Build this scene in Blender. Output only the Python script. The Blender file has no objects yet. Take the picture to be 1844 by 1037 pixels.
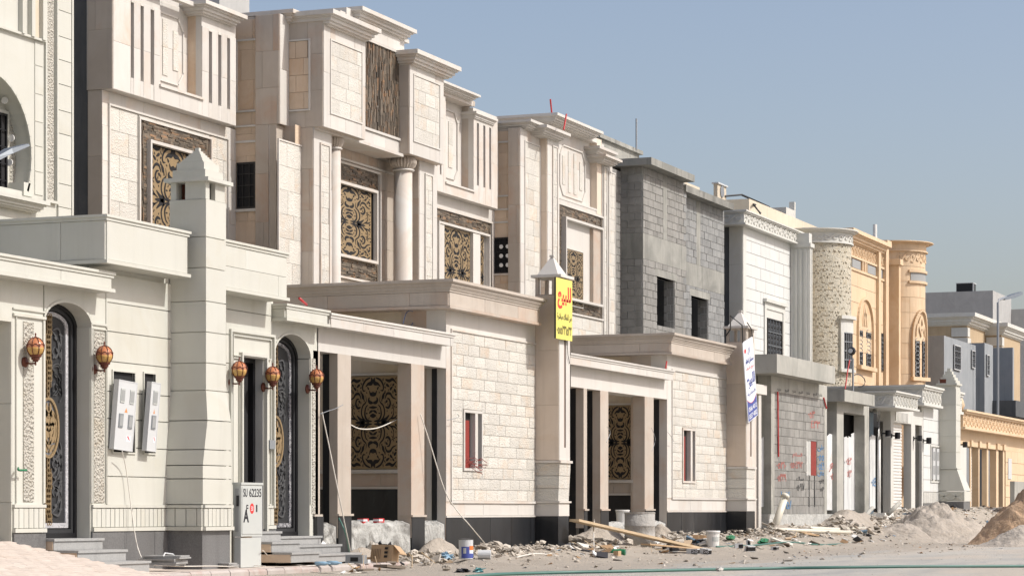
import bpy, bmesh, math, random
from mathutils import Vector, Matrix, noise

SC = bpy.context.scene
COL = SC.collection
random.seed(7)

# ------------------------------------------------------------------ survey of the street
# World: X runs along the street away from the camera, Y across it towards the houses, Z up.
# The camera stands at x=y=0.  The three functions turn a bearing measured in the photograph
# into metres on a given wall plane, so every piece has its own real distance and size.
F_ = 4394.0; VX = 2690.0; HZ = 918.0; CX_ = 922.0
TH = math.atan((VX - CX_) / F_); SN, CS = math.sin(TH), math.cos(TH)
def X(px, y):
    t = (px - CX_) / F_
    return y * (CS + SN * t) / (SN - CS * t)
def Y(px, x):
    t = (px - CX_) / F_
    return x * (SN - CS * t) / (CS + SN * t)
def dep(x, y): return CS * x + SN * y
EYE = 100 / F_ * dep(X(415, 16), 16)
def Z(px, py, y): return EYE + (HZ - py) / F_ * dep(X(px, y), y)
def ZX(px, py, x): return EYE + (HZ - py) / F_ * dep(x, Y(px, x))
def G(px, py, z=0.0):
    """point of level z seen in direction px,py (below the horizon)"""
    d = (EYE - z) * F_ / (py - HZ); r = (px - CX_) / F_ * d
    return (SN * r + CS * d, -CS * r + SN * d)

# ------------------------------------------------------------------ camera, sky, sun
cam = bpy.data.cameras.new('camera'); camo = bpy.data.objects.new('camera', cam); COL.objects.link(camo)
camo.location = (0, 0, EYE)
camo.rotation_euler = (math.radians(90), 0, -(math.pi / 2 - TH))
cam.sensor_width = 36; cam.lens = 36 * F_ / 1844
cam.shift_y = (HZ - 518.5) / 1844
cam.clip_start = .5; cam.clip_end = 6000
SC.camera = camo

SUN = Vector((.15, -1, 1.02)).normalized()
elev = math.asin(SUN.z)
sun = bpy.data.lights.new('sun', 'SUN'); suno = bpy.data.objects.new('sun', sun); COL.objects.link(suno)
sun.energy = 3.4; sun.angle = math.radians(.5); sun.color = (1, .985, .94)
suno.rotation_euler = SUN.to_track_quat('Z', 'Y').to_euler()
world = bpy.data.worlds.new('World'); SC.world = world; world.use_nodes = True
wn = world.node_tree; bg = wn.nodes['Background']
sky = wn.nodes.new('ShaderNodeTexSky'); sky.sky_type = 'NISHITA'; sky.sun_disc = False
sky.sun_elevation = elev; sky.sun_rotation = math.atan2(SUN.x, SUN.y)
sky.altitude = 300; sky.air_density = 1.0; sky.dust_density = 4.0; sky.ozone_density = .8
smx = wn.nodes.new('ShaderNodeMix'); smx.data_type = 'RGBA'; smx.blend_type = 'MULTIPLY'; smx.inputs[0].default_value = 1; smx.inputs[7].default_value = (1.08, 1.0, .97, 1)   # dust in the air: a slightly greyer sky all round
wn.links.new(sky.outputs[0], smx.inputs[6]); wn.links.new(smx.outputs[2], bg.inputs[0]); bg.inputs[1].default_value = .142
SC.view_settings.view_transform = 'Standard'; SC.view_settings.look = 'None'
SC.view_settings.exposure = 0.15; SC.view_settings.gamma = 1

# ------------------------------------------------------------------ materials
MATS = {}
class NB:
    """little node builder"""
    def __init__(s, name):
        m = bpy.data.materials.new(name); m.use_nodes = True; s.m = m; s.t = m.node_tree
        s.b = s.t.nodes['Principled BSDF']; MATS[name] = m
    def n(s, typ, **kw):
        nd = s.t.nodes.new('ShaderNode' + typ)
        for k, v in kw.items():
            if k.startswith('i_'): nd.inputs[k[2:].replace('_', ' ')].default_value = v
            else: setattr(nd, k, v)
        return nd
    def l(s, a, b): s.t.links.new(a, b)
    def math(s, op, a, b=None, clamp=False):
        nd = s.n('Math', operation=op, use_clamp=clamp)
        for i, v in enumerate((a, b)):
            if v is None: continue
            if isinstance(v, (int, float)): nd.inputs[i].default_value = v
            else: s.l(v, nd.inputs[i])
        return nd.outputs[0]
    def mix(s, f, a, b, bt='MIX'):
        nd = s.n('Mix', data_type='RGBA', blend_type=bt)
        for i, v in ((0, f), (6, a), (7, b)):
            if isinstance(v, (int, float)): nd.inputs[i].default_value = v
            elif isinstance(v, tuple): nd.inputs[i].default_value = (*v, 1)
            else: s.l(v, nd.inputs[i])
        return nd.outputs[2]
    def noise(s, vec, scale, detail=4, rough=.55, dist=0):
        nd = s.n('TexNoise', i_Scale=scale, i_Detail=detail, i_Roughness=rough, i_Distortion=dist)
        s.l(vec, nd.inputs['Vector']); return nd.outputs[0]
    def pos(s, rand=0.0, stretch=None):
        g = s.n('NewGeometry').outputs['Position']
        if stretch:
            mp = s.n('Mapping'); mp.inputs['Scale'].default_value = stretch; s.l(g, mp.inputs['Vector']); g = mp.outputs[0]
        if rand:
            oi = s.n('ObjectInfo'); r = s.math('MULTIPLY', oi.outputs['Random'], rand)
            va = s.n('VectorMath', operation='ADD'); s.l(g, va.inputs[0]); s.l(r, va.inputs[1]); g = va.outputs[0]
        return g
    def ramp(s, f, stops):
        nd = s.n('ValToRGB'); e = nd.color_ramp.elements
        while len(e) < len(stops): e.new(.5)
        for q, (p, c) in zip(e, stops):
            q.position = p; q.color = (*c, 1) if isinstance(c, tuple) else (c, c, c, 1)
        s.l(f, nd.inputs[0]); return nd.outputs[0]
    def bump(s, h, strength=.3, dist=.02):
        nd = s.n('Bump', i_Strength=strength, i_Distance=dist); s.l(h, nd.inputs['Height']); s.l(nd.outputs[0], s.b.inputs['Normal'])
    def col(s, c):
        if isinstance(c, tuple): s.b.inputs['Base Color'].default_value = (*c, 1)
        else: s.l(c, s.b.inputs['Base Color'])
        return s
    def rough(s, v): s.b.inputs['Roughness'].default_value = v; return s

def stone(name, c1, c2, c3, vs=1.6, acc=.0, accw=3., bump=.15, bs=45, var=.1, rough=.7, stretch=None, rnd=37., dirt=.08, bdist=.01, vor=0, island=False):
    if min(c1) > .4: c1, c2, c3 = (tuple(v * q for v, q in zip(c, (.735, .75, .755))) for c in (c1, c2, c3))
    k = NB(name); p = k.pos(rnd, stretch)
    n1 = k.noise(p, vs, 6, .6, .6)
    c = k.mix(k.ramp(n1, [(.32, 0.), (.68, 1.)]), c1, c2)
    n2 = k.noise(p, vs * .55, 5, .65, 1.5)
    rv = k.n('NewGeometry').outputs['Random Per Island'] if island else k.n('ObjectInfo').outputs['Random']
    f = k.math('ADD', n2, k.math('MULTIPLY', k.math('SUBTRACT', rv, .5), .36))
    f = k.math('MULTIPLY', k.math('SUBTRACT', f, .62 - acc), accw, True)
    c = k.mix(f, c, c3)
    wn_ = k.n('TexWhiteNoise', noise_dimensions='1D'); k.l(rv, wn_.inputs['W'])
    v = k.math('ADD', k.math('MULTIPLY', wn_.outputs['Value'], var), 1 - var * .55)
    n3 = k.noise(k.pos(), .45, 5, .6)
    v = k.math('MULTIPLY', v, k.math('ADD', k.math('MULTIPLY', n3, dirt * 2), 1 - dirt))
    st = k.ramp(k.noise(k.pos(0, (5, 5, .35)), 1.0, 5, .65), [(.52, 0.), (.72, 1.)])
    v = k.math('MULTIPLY', v, k.math('SUBTRACT', 1.0, k.math('MULTIPLY', st, dirt * 1.3)))
    hs = k.n('HueSaturation'); k.l(c, hs.inputs['Color']); k.l(v, hs.inputs['Value'])
    k.col(hs.outputs[0]).rough(rough)
    h = k.noise(p, bs, 5, .6)
    if vor:
        vo = k.n('TexVoronoi', i_Scale=vor); k.l(p, vo.inputs['Vector'])
        h = k.math('ADD', h, k.math('MULTIPLY', vo.outputs['Distance'], 1.4))
    k.bump(h, bump, bdist)
    return k.m

CREAM = stone('cream_limestone', (.685, .665, .585), (.715, .70, .63), (.65, .615, .515), acc=0, bump=.12, var=.05, dirt=.05)
CREAMR = stone('rough_cream_stone', (.60, .56, .48), (.65, .61, .53), (.54, .47, .36), vs=5, bump=.8, bs=30, var=.07, bdist=.035, vor=30)
PINK = stone('shaded_pink_limestone', (.57, .485, .405), (.64, .56, .48), (.60, .40, .28), acc=.10, accw=2.6, bump=.12, bs=30, var=.10, dirt=.09, rough=.6)  # same pink stone, deepened: paints the shade of left-facing walls; also bodies and piers
PINKW = stone('sunlit_pink_limestone', (.72, .67, .61), (.755, .715, .665), (.68, .52, .40), acc=.07, accw=2.4, bump=.1, var=.11, dirt=.08)  # paler copy for street fronts and mouldings, sunlight put into the colour
TAN = stone('shaded_tan_limestone', (.56, .43, .31), (.62, .50, .38), (.52, .34, .20), acc=.03, bump=.3, bs=18, var=.14, dirt=.1, bdist=.03)  # browner still: shade painted into recessed and left-facing stone; also tan step sides
ROCKY = stone('rock_faced_limestone', (.72, .675, .60), (.77, .735, .67), (.72, .54, .38), vs=3, acc=.04, accw=2.4, bump=.45, bs=50, var=.14, bdist=.02, vor=34, dirt=.04)
GRAN = stone('grey_granite', (.11, .11, .11), (.18, .18, .178), (.07, .07, .07), vs=60, acc=0, bump=.03, var=.08, rough=.42, dirt=.15)
GRAN2 = stone('light_grey_granite', (.27, .275, .27), (.36, .36, .35), (.2, .2, .2), vs=50, bump=.05, var=.08, rough=.55, dirt=.12)
BLK = stone('black_marble', (.010, .011, .013), (.022, .024, .028), (.13, .13, .13), vs=3, acc=-.05, accw=1.6, bump=.05, var=.2, rough=.32, stretch=(1, 1, .35), dirt=.3)
CMU = stone('grey_concrete_block', (.215, .21, .195), (.275, .268, .25), (.165, .16, .148), vs=4, acc=0, bump=.35, bs=50, var=.24, rough=.95, dirt=.2)
CMUS = stone('grey_block_course', (.205, .21, .208), (.27, .272, .265), (.16, .16, .155), vs=4, bump=.35, bs=50, var=.22, rough=.95, island=True)
CONC = stone('bare_concrete', (.30, .30, .27), (.42, .41, .37), (.20, .195, .17), vs=1.2, acc=.03, accw=3, bump=.4, bs=22, var=.08, rough=.95, dirt=.2)
CONCD = stone('weathered_beam_concrete', (.22, .22, .20), (.32, .315, .285), (.15, .148, .135), vs=1.4, acc=.04, accw=3, bump=.5, bs=22, var=.1, rough=.95, dirt=.3)
MORT = stone('mortar', (.42, .42, .40), (.5, .5, .47), (.35, .35, .33), vs=3, bump=.4, bs=30, rough=.95)
WHITE = stone('white_limestone', (.72, .70, .64), (.77, .75, .70), (.70, .66, .57), bump=.1, var=.05, dirt=.05)
WTILE = stone('white_wall_tile', (.76, .755, .72), (.80, .795, .77), (.74, .72, .67), bump=.1, var=.05, dirt=.04)
ORANGE = stone('sand_yellow_stone', (.60, .445, .285), (.65, .50, .34), (.55, .37, .21), acc=0, bump=.1, var=.07, dirt=.06)
STRIP = stone('split_face_stone', (.66, .59, .46), (.72, .66, .54), (.60, .47, .28), vs=5, bump=.7, bs=22, var=.10, bdist=.04, island=True)
SPLASH = stone('white_splashed_footing', (.50, .49, .46), (.66, .65, .61), (.24, .23, .21), vs=4, acc=.10, accw=5, bump=.7, bs=12, rough=.95, bdist=.05)
SLATE = stone('ledge_slate', (.085, .07, .052), (.15, .12, .088), (.27, .14, .06), vs=9, acc=.06, accw=3, bump=.5, bs=60, var=.95, rough=.6, island=True, bdist=.02)
GREYST = stone('grey_plaster', (.36, .36, .35), (.41, .41, .40), (.32, .31, .30), bump=.15, rough=.9)
BLUEST = stone('blue_grey_plaster', (.25, .27, .285), (.29, .31, .325), (.22, .235, .25), bump=.15, rough=.9, dirt=.12)
TANST = stone('ochre_plaster', (.40, .30, .19), (.44, .34, .22), (.37, .27, .165), bump=.12, rough=.9)
BEIGEST = stone('beige_plaster', (.56, .49, .38), (.61, .54, .43), (.52, .44, .33), bump=.12, rough=.9)
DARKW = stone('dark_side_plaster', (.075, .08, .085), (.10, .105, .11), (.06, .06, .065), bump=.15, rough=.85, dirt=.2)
CARD = stone('cardboard', (.42, .29, .17), (.48, .34, .21), (.36, .24, .13), bump=.1, rough=.9)
WOODM = stone('plank_wood', (.50, .38, .24), (.58, .46, .31), (.38, .27, .15), vs=6, stretch=(.3, 3, 3), bump=.2, rough=.8)
SAND = stone('grey_sand', (.34, .30, .25), (.42, .375, .32), (.27, .23, .18), vs=1.5, acc=.03, bump=.9, bs=9, rough=1, bdist=.06, rnd=0)
RSAND = stone('orange_sand', (.50, .33, .20), (.56, .40, .26), (.42, .26, .14), vs=1.5, bump=.9, bs=9, rough=1, bdist=.06, rnd=0)
RUB = stone('rubble', (.36, .32, .265), (.52, .48, .42), (.24, .185, .13), vs=3, acc=.04, bump=.5, bs=25, var=.6, rough=1, island=True)
PAVE = stone('block_paving', (.50, .43, .37), (.56, .49, .43), (.46, .37, .30), vs=3, bump=.4, bs=40, var=.12, rough=.9)
KERB = stone('kerb_paint', (.52, .45, .41), (.58, .52, .48), (.46, .30, .25), vs=3, acc=.04, bump=.3, rough=.9)

def plain(name, c, rough=.5, metal=0, bump=0, bs=30, var=0):
    k = NB(name)
    if var:
        n = k.noise(k.pos(11), 6, 5); c2 = tuple(x * (1 - var) for x in c); k.col(k.mix(n, c2, c))
    else: k.col(c)
    k.rough(rough); k.b.inputs['Metallic'].default_value = metal
    if bump: k.bump(k.noise(k.pos(3), bs, 4), bump, .01)
    return k.m
GOLD = plain('gold_plate', (.30, .215, .115), .42, .15, var=.15)
BLACKM = plain('black_metal', (.014, .014, .016), .35, .3)
INK = plain('black_cutout', (.006, .006, .007), .8)
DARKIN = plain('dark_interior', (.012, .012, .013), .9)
GLASSD = plain('dark_glass', (.01, .012, .015), .08)
SILVER = stone('silver_mosaic', (.25, .25, .26), (.6, .6, .62), (.05, .05, .06), vs=45, acc=.04, accw=6, bump=.6, bs=60, rough=.4)
DOORP = plain('charcoal_door', (.022, .023, .025), .55, .0, bump=.2, bs=14)
DOORF = plain('door_filigree', (.075, .077, .08), .45, .1)
COPPER = plain('rust_red_metal', (.14, .04, .022), .5, .3, var=.3)
STEEL = plain('light_grey_paint', (.56, .575, .58), .4, .0, var=.06)
CABG = plain('cabinet_grey', (.47, .49, .47), .5, .0, var=.08)
CABS = plain('cabinet_vent_grey', (.30, .31, .31), .5)  # darker grey for vents, panes and insets
GALV = plain('galvanised_steel', (.30, .32, .34), .45, .5)
BLUEP = plain('blue_steel_post', (.10, .15, .20), .45, .2, var=.2)
CORR = stone('white_corrugated', (.80, .80, .78), (.84, .84, .83), (.62, .58, .52), vs=3, acc=.03, accw=4, bump=.1, var=.1, rough=.6, dirt=.25)
RED = plain('red_board', (.26, .028, .018), .6, var=.3)
REDP = plain('red_plastic', (.45, .03, .03), .4)
YEL = plain('yellow_print', (.72, .64, .15), .5, var=.1, bump=.3, bs=3)
SIGNW = plain('white_print', (.70, .72, .76), .5, var=.08, bump=.3, bs=3)
SREDM = plain('red_lettering', (.58, .035, .03), .5)
SBLUE = plain('blue_lettering', (.055, .08, .30), .5)
SBLK = plain('black_lettering', (.015, .015, .02), .5)
GRAFR = plain('red_spray', (.42, .12, .10), .8)
GRAFB = plain('blue_spray', (.05, .19, .40), .8)
WIREW = plain('white_cable', (.66, .63, .57), .5)
WIREB = plain('black_cable', (.02, .02, .02), .5)
HOSE = plain('green_hose', (.06, .16, .13), .45, var=.2)
GPLAST = plain('green_bottle_plastic', (.02, .17, .07), .25)
BPLAST = plain('pale_blue_plastic', (.24, .38, .50), .3, bump=.8, bs=12)
BLKPL = plain('black_plastic_bag', (.02, .02, .022), .3, bump=.8, bs=14)
TEAL = plain('teal_plastic', (.09, .26, .27), .4, bump=.6, bs=12)
WPL = plain('white_plastic', (.72, .71, .68), .35, var=.08)
PVC = plain('cream_pvc', (.66, .63, .53), .4, var=.08)
SACK = plain('cement_sack', (.50, .46, .40), .9, bump=.6, bs=14, var=.2)
BROWNR = plain('slot_shade_brown', (.16, .105, .08), .8, var=.3)  # brown stands in for the shade inside the wall slots

def amber():
    k = NB('amber_glass'); k.col((.62, .24, .11)).rough(.12)
    k.b.inputs['Transmission Weight'].default_value = .25; k.b.inputs['Coat Weight'].default_value = .4
    return k.m
AMBER = amber()
def amber2():
    k = NB('yellow_glass'); k.col((.62, .38, .12)).rough(.15); k.b.inputs['Transmission Weight'].default_value = .2; return k.m
AMBERY = amber2()

def road_mat():
    k = NB('dusty_asphalt'); p = k.pos(0, (.35, 1, 1)); q = k.pos()
    n = k.noise(p, .9, 8, .6, .5); n2 = k.noise(q, 30, 4, .7); n3 = k.noise(p, .25, 5, .6)
    c = k.mix(k.ramp(n, [(.38, 0.), (.62, 1.)]), (.30, .29, .275), (.46, .415, .345))
    c = k.mix(k.ramp(n3, [(.45, 0.), (.6, 1.)]), c, (.49, .44, .365))
    c = k.mix(k.math('MULTIPLY', k.ramp(n2, [(.3, 1.), (.42, 0.)]), .5), c, (.18, .175, .165))
    k.col(c).rough(.95); k.bump(k.noise(q, 22, 8, .7), .6, .02); return k.m
ROAD = road_mat()

# ------------------------------------------------------------------ geometry helpers
class MB:
    def __init__(s): s.v = []; s.f = []
    def add(s, vs, fs):
        b = len(s.v); s.v += [tuple(v) for v in vs]; s.f += [tuple(b + i for i in f) for f in fs]; return s
    def box(s, x0, x1, y0, y1, z0, z1):
        if x1 < x0: x0, x1 = x1, x0
        if y1 < y0: y0, y1 = y1, y0
        vs = [(x, y, z) for z in (z0, z1) for y in (y0, y1) for x in (x0, x1)]
        return s.add(vs, [(0, 2, 3, 1), (4, 5, 7, 6), (0, 1, 5, 4), (2, 6, 7, 3), (0, 4, 6, 2), (1, 3, 7, 5)])
    def pbox(s, P, u0, u1, z0, z1, o0, o1):
        a = P.w(u0, o0, z0); b = P.w(u1, o1, z1)
        return s.box(a[0], b[0], a[1], b[1], min(z0, z1), max(z0, z1))
    def prism(s, pts, d):
        """closed polygon pts (3d) extruded by vector d"""
        n = len(pts); q = [tuple(Vector(p) + Vector(d)) for p in pts]
        return s.add(list(pts) + q, [tuple(range(n - 1, -1, -1)), tuple(range(n, 2 * n))] + [(i, (i + 1) % n, n + (i + 1) % n, n + i) for i in range(n)])
    def pprism(s, P, uz, o0, o1):
        pts = [P.w(u, o0, z) for u, z in uz]; e = Vector(P.w(0, o1, 0)) - Vector(P.w(0, o0, 0))
        return s.prism(pts, e)
    def lathe(s, c, prof, n=16, ang0=0, ang1=2 * math.pi, axis='z', flute=0):
        full = abs(ang1 - ang0 - 2 * math.pi) < 1e-6; m = n if full else n + 1; vs = []
        for r, z in prof:
            for i in range(m):
                a = ang0 + (ang1 - ang0) * i / n; rr = r * (1 - (flute if i % 2 else 0))
                d = (rr * math.cos(a), rr * math.sin(a), z)
                if axis == 'y': d = (d[0], -d[2], d[1])
                elif axis == 'x': d = (d[2], d[0], d[1])
                vs.append((c[0] + d[0], c[1] + d[1], c[2] + d[2]))
        fs = []
        for j in range(len(prof) - 1):
            for i in range(n):
                k2 = (i + 1) % m
                fs.append((j * m + i, j * m + k2, (j + 1) * m + k2, (j + 1) * m + i))
        if full: fs += [tuple(range(m - 1, -1, -1)), tuple(range((len(prof) - 1) * m, len(prof) * m))]
        return s.add(vs, fs)
    def tube(s, pts, r, n=6, taper=None):
        pts = [Vector(p) for p in pts]; vs = []; 
        for i, p in enumerate(pts):
            t = (pts[min(i + 1, len(pts) - 1)] - pts[max(i - 1, 0)]).normalized()
            a = Vector((0, 0, 1)) if abs(t.z) < .9 else Vector((1, 0, 0))
            u = t.cross(a).normalized(); w = t.cross(u)
            rr = r if taper is None else r * taper[i]
            for k in range(n):
                an = 2 * math.pi * k / n; vs.append(p + (u * math.cos(an) + w * math.sin(an)) * rr)
        fs = [(i * n + k, i * n + (k + 1) % n, (i + 1) * n + (k + 1) % n, (i + 1) * n + k) for i in range(len(pts) - 1) for k in range(n)]
        fs += [tuple(range(n)), tuple(range(len(vs) - 1, len(vs) - n - 1, -1))]
        return s.add(vs, fs)
    def loft(s, rings):
        n = len(rings[0]); vs = [p for r in rings for p in r]
        fs = [(j * n + i, j * n + (i + 1) % n, (j + 1) * n + (i + 1) % n, (j + 1) * n + i) for j in range(len(rings) - 1) for i in range(n)]
        fs += [tuple(range(n - 1, -1, -1)), tuple(range((len(rings) - 1) * n, len(rings) * n))]
        return s.add(vs, fs)
    def mesh(s, name, base=(0, 0, 0), smooth=False, normals=True):
        bx, by, bz = base
        me = bpy.data.meshes.new(name); me.from_pydata([(x - bx, y - by, z - bz) for x, y, z in s.v], [], s.f); me.update()
        if normals:
            bm = bmesh.new(); bm.from_mesh(me); bmesh.ops.recalc_face_normals(bm, faces=bm.faces); bm.to_mesh(me); bm.free()
        if smooth:
            for p in me.polygons: p.use_smooth = True
        return me

class Pl:
    """a wall plane: kind F faces the street (-Y) at y=pos, kind L faces left (-X) at x=pos; u grows to the right"""
    def __init__(s, kind, pos): s.k, s.p = kind, pos
    def u(s, px): return X(px, s.p) if s.k == 'F' else -Y(px, s.p)
    def z(s, px, py): return Z(px, py, s.p) if s.k == 'F' else ZX(px, py, s.p)
    def w(s, u, o, z): return (u, s.p - o, z) if s.k == 'F' else (s.p - o, -u, z)
    def at(s, d): return Pl(s.k, s.p + d)

def link(o): COL.objects.link(o); return o
class T:
    """a thing: an Empty at its base that parents its parts"""
    def __init__(s, name, label, cat, base, group=None, kind=None):
        s.base = base; o = bpy.data.objects.new(name, None); o.location = base; o.empty_display_size = .2; link(o); s.o = o
        if kind: o['kind'] = kind
        if label: o['label'] = label
        if cat: o['category'] = cat
        if group: o['group'] = group
        s.cnt = {}; s.over = {}
    def part(s, name, mb, mat, parent=None, smooth=False, label=None, stuff=False):
        me = mb.mesh(name, s.base, smooth); me.materials.append(mat)
        o = bpy.data.objects.new(name, me); link(o); o.parent = parent or s.o
        if label: o['label'] = label
        if stuff: o['kind'] = 'stuff'
        return o
    def inst(s, name, me, mw, parent=None):
        o = bpy.data.objects.new(name, me); link(o); o.parent = parent or s.o
        o.matrix_local = Matrix.Translation(-Vector(s.base)) @ mw
        return o
def solo(name, mb, mat, label, cat, base, group=None, smooth=False, kind=None):
    me = mb.mesh(name, base, smooth); me.materials.append(mat)
    o = bpy.data.objects.new(name, me); o.location = base; link(o)
    if label: o['label'] = label
    if cat: o['category'] = cat
    if group: o['group'] = group
    if kind: o['kind'] = kind
    return o

def rect_sub(r, holes):
    out = [r]
    for h in holes:
        nx = []
        for (a, b, c, d) in out:
            if h[0] >= b or h[1] <= a or h[2] >= d or h[3] <= c: nx.append((a, b, c, d)); continue
            if h[0] > a: nx.append((a, h[0], c, d))
            if h[1] < b: nx.append((h[1], b, c, d))
            a2, b2 = max(a, h[0]), min(b, h[1])
            if h[2] > c: nx.append((a2, b2, c, h[2]))
            if h[3] < d: nx.append((a2, b2, h[3], d))
        out = nx
    return [q for q in out if q[1] - q[0] > .025 and q[3] - q[2] > .02]

_tm = {}
def tile_mesh(kind, mat, var):
    key = (kind, mat.name, var)
    if key in _tm: return _tm[key]
    mb = MB(); rg = random.Random(var * 7 + 1)
    if kind == 'flat':
        c = .012
        fr = [(-.5 + c, -1, -.5 + c), (.5 - c, -1, -.5 + c), (.5 - c, -1, .5 - c), (-.5 + c, -1, .5 - c)]
        md = [(-.5, -.8, -.5), (.5, -.8, -.5), (.5, -.8, .5), (-.5, -.8, .5)]
        bk = [(x, 0, z) for x, _, z in md]
        mb.loft([bk, md, fr])
    else:
        nx, nz = 5, 3; g = {}
        for j in range(nz + 1):
            for i in range(nx + 1):
                e = i in (0, nx) or j in (0, nz)
                g[i, j] = len(mb.v); mb.v.append((-.5 + i / nx + (0 if e else rg.uniform(-.05, .05)), -1.0 if e else -1 - rg.uniform(.03, .26), -.5 + j / nz + (0 if e else rg.uniform(-.07, .07))))
        for j in range(nz):
            for i in range(nx): mb.f.append((g[i, j], g[i + 1, j], g[i + 1, j + 1], g[i, j + 1]))
        b = len(mb.v); mb.v += [(-.5, 0, -.5), (.5, 0, -.5), (.5, 0, .5), (-.5, 0, .5)]
        mb.f.append((b, b + 1) + tuple(g[i, 0] for i in range(nx, -1, -1)))
        mb.f.append((b + 2, b + 3) + tuple(g[i, nz] for i in range(0, nx + 1)))
        mb.f.append((b + 3, b) + tuple(g[0, j] for j in range(0, nz + 1)))
        mb.f.append((b + 1, b + 2) + tuple(g[nx, j] for j in range(nz, -1, -1)))
    me = mb.mesh('tile_' + kind); me.materials.append(mat); _tm[key] = me
    return me

ROTL = Matrix.Rotation(-math.pi / 2, 4, 'Z')
def tiles(th, name, P, u0, u1, z0, z1, tw, thh, mat, t=.03, gap=.006, holes=(), kind='flat', bond=.5, o=0, jit=.002, cap=300, parent=None, wv=0, mats=None, stuffmat=None, rg=None):
    """lays separate tiles on a plane, running bond"""
    rg = rg or random.Random(hash((round(u0, 2), round(z0, 2))) & 0xffff)
    nz = max(1, round((z1 - z0) / thh)); hh = (z1 - z0) / nz; todo = []
    for j in range(nz):
        u = u0 - (bond * tw if j % 2 else 0)
        while u < u1:
            w = tw * (1 + rg.uniform(-wv, wv))
            a, b = max(u, u0), min(u + w, u1)
            if b - a > .03:
                for q in rect_sub((a, b, z0 + j * hh, z0 + (j + 1) * hh), holes): todo.append(q)
            u += w
    done = th.cnt.get(name, 0); room = max(0, cap - done); big = todo; rest = []
    if len(todo) > room:
        srt = sorted(todo, key=lambda q: dep(*P.w(q[0], 0, 0)[:2])); big = srt[:room]; rest = srt[room:]
    th.cnt[name] = done + len(big)
    for (a, b, c, d) in big:
        m = mat if not mats else rg.choice(mats)
        me = tile_mesh(kind, m, rg.randrange(5) if kind != 'flat' else 0)
        tt = t + rg.uniform(-jit, jit)
        M = Matrix.Translation(P.w((a + b) / 2, o, (c + d) / 2))
        if P.k == 'L': M = M @ ROTL
        M = M @ Matrix.Diagonal((max(.01, b - a - gap), tt, max(.01, d - c - gap), 1))
        th.inst(name, me, M, parent)
    if rest:
        mb = MB(); g = gap / 2
        for (a, b, c, d) in rest: mb.pbox(P, a + g, b - g, c + g, d - g, o, o + t + rg.uniform(-jit, jit))
        th.part(name + '_courses', mb, stuffmat or mat, parent, stuff=True)

def wall(mb, P, u0, u1, z0, z1, o0, o1, holes=()):
    for (a, b, c, d) in rect_sub((u0, u1, z0, z1), holes): mb.pbox(P, a, b, c, d, o0, o1)
    return mb
def frame(mb, P, u0, u1, z0, z1, w, o0, o1, sides='lrtb'):
    wz = w
    if 't' in sides: mb.pbox(P, u0, u1, z1 - wz, z1, o0, o1)
    if 'b' in sides: mb.pbox(P, u0, u1, z0, z0 + wz, o0, o1)
    za, zb = (z0 + wz if 'b' in sides else z0), (z1 - wz if 't' in sides else z1)
    if 'l' in sides: mb.pbox(P, u0, u0 + w, za, zb, o0, o1 - .001)
    if 'r' in sides: mb.pbox(P, u1 - w, u1, za, zb, o0, o1 - .001)
    return mb
def cornice(th, x0, x1, y0, y1, z0, z1, mat, ins=.16, prof=((0, .12, 1), (.12, .3, .72), (.3, .55, .5), (.55, .68, .28), (.68, 1, 0)), name='cornice', parent=None, right=True, left=True):
    mb = MB(); h = z1 - z0
    for a, b, i in prof:
        d = ins * i
        mb.box(x0 + (d if left else 0), x1 - (d if right else 0), y0 + d, y1, z0 + a * h, z0 + b * h)
    return th.part(name, mb, mat, parent)
def canopy(th, x0, x1, y0, y1, z0, z1, mat, lip=True, joint=True, capf=.09, tw=1.1):
    """parapet slab clad with stone: body tiles, stepped top trim and bottom lip"""
    h = z1 - z0; e = .05
    zt = z1 - max(.07, h * capf); zb = z0 + (.045 if lip else 0)
    core = MB().box(x0 + e, x1 - e, y0 + e, y1, z0 + .01, z1 - .02); th.part('parapet_core', core, mat)
    F = Pl('F', y0 + e); L = Pl('L', x0 + e)
    rows = 2 if joint and h > .6 else 1
    tiles(th, 'parapet_slab', F, x0 + e, x1 - e, zb, zt, tw, (zt - zb) / rows, mat, t=.02, gap=.004)
    tiles(th, 'parapet_slab', L, -y1, -y0 - e, zb, zt, tw, (zt - zb) / rows, mat, t=.02, gap=.004)
    c = MB(); c.box(x0, x1, y0, y1, z1 - (z1 - zt) * .45, z1); c.box(x0 + .018, x1 - .018, y0 + .018, y1, zt, z1 - (z1 - zt) * .45)
    th.part('coping', c, mat)
    if lip:
        c = MB().box(x0 + .005, x1 - .005, y0 + .005, y1, z0, zb - .002); th.part('bottom_lip', c, mat)

def ledge(th, P, u0, u1, z0, z1, holes=(), vertical=False, o=0, seed=1, parent=None, name='slate_strips'):
    rg = random.Random(seed); mb = MB(); H = .032
    if not vertical:
        z = z0
        while z < z1 - .005:
            h = min(H * rg.uniform(.7, 1.3), z1 - z); u = u0
            while u < u1:
                w = rg.uniform(.08, .3); b = min(u + w, u1)
                for q in rect_sub((u, b, z, z + h), holes): mb.pbox(P, q[0], q[1], q[2], q[3], o, o + rg.uniform(.012, .035))
                u = b + .001
            z += h
    else:
        u = u0
        while u < u1 - .005:
            w = min(H * rg.uniform(.7, 1.3), u1 - u); z = z0
            while z < z1:
                h = rg.uniform(.08, .35); b = min(z + h, z1)
                for q in rect_sub((u, u + w, z, b), holes): mb.pbox(P, q[0], q[1], q[2], q[3], o, o + rg.uniform(.012, .04))
                z = b + .001
            u += w
    return th.part(name, mb, SLATE, parent, stuff=True)

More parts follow.
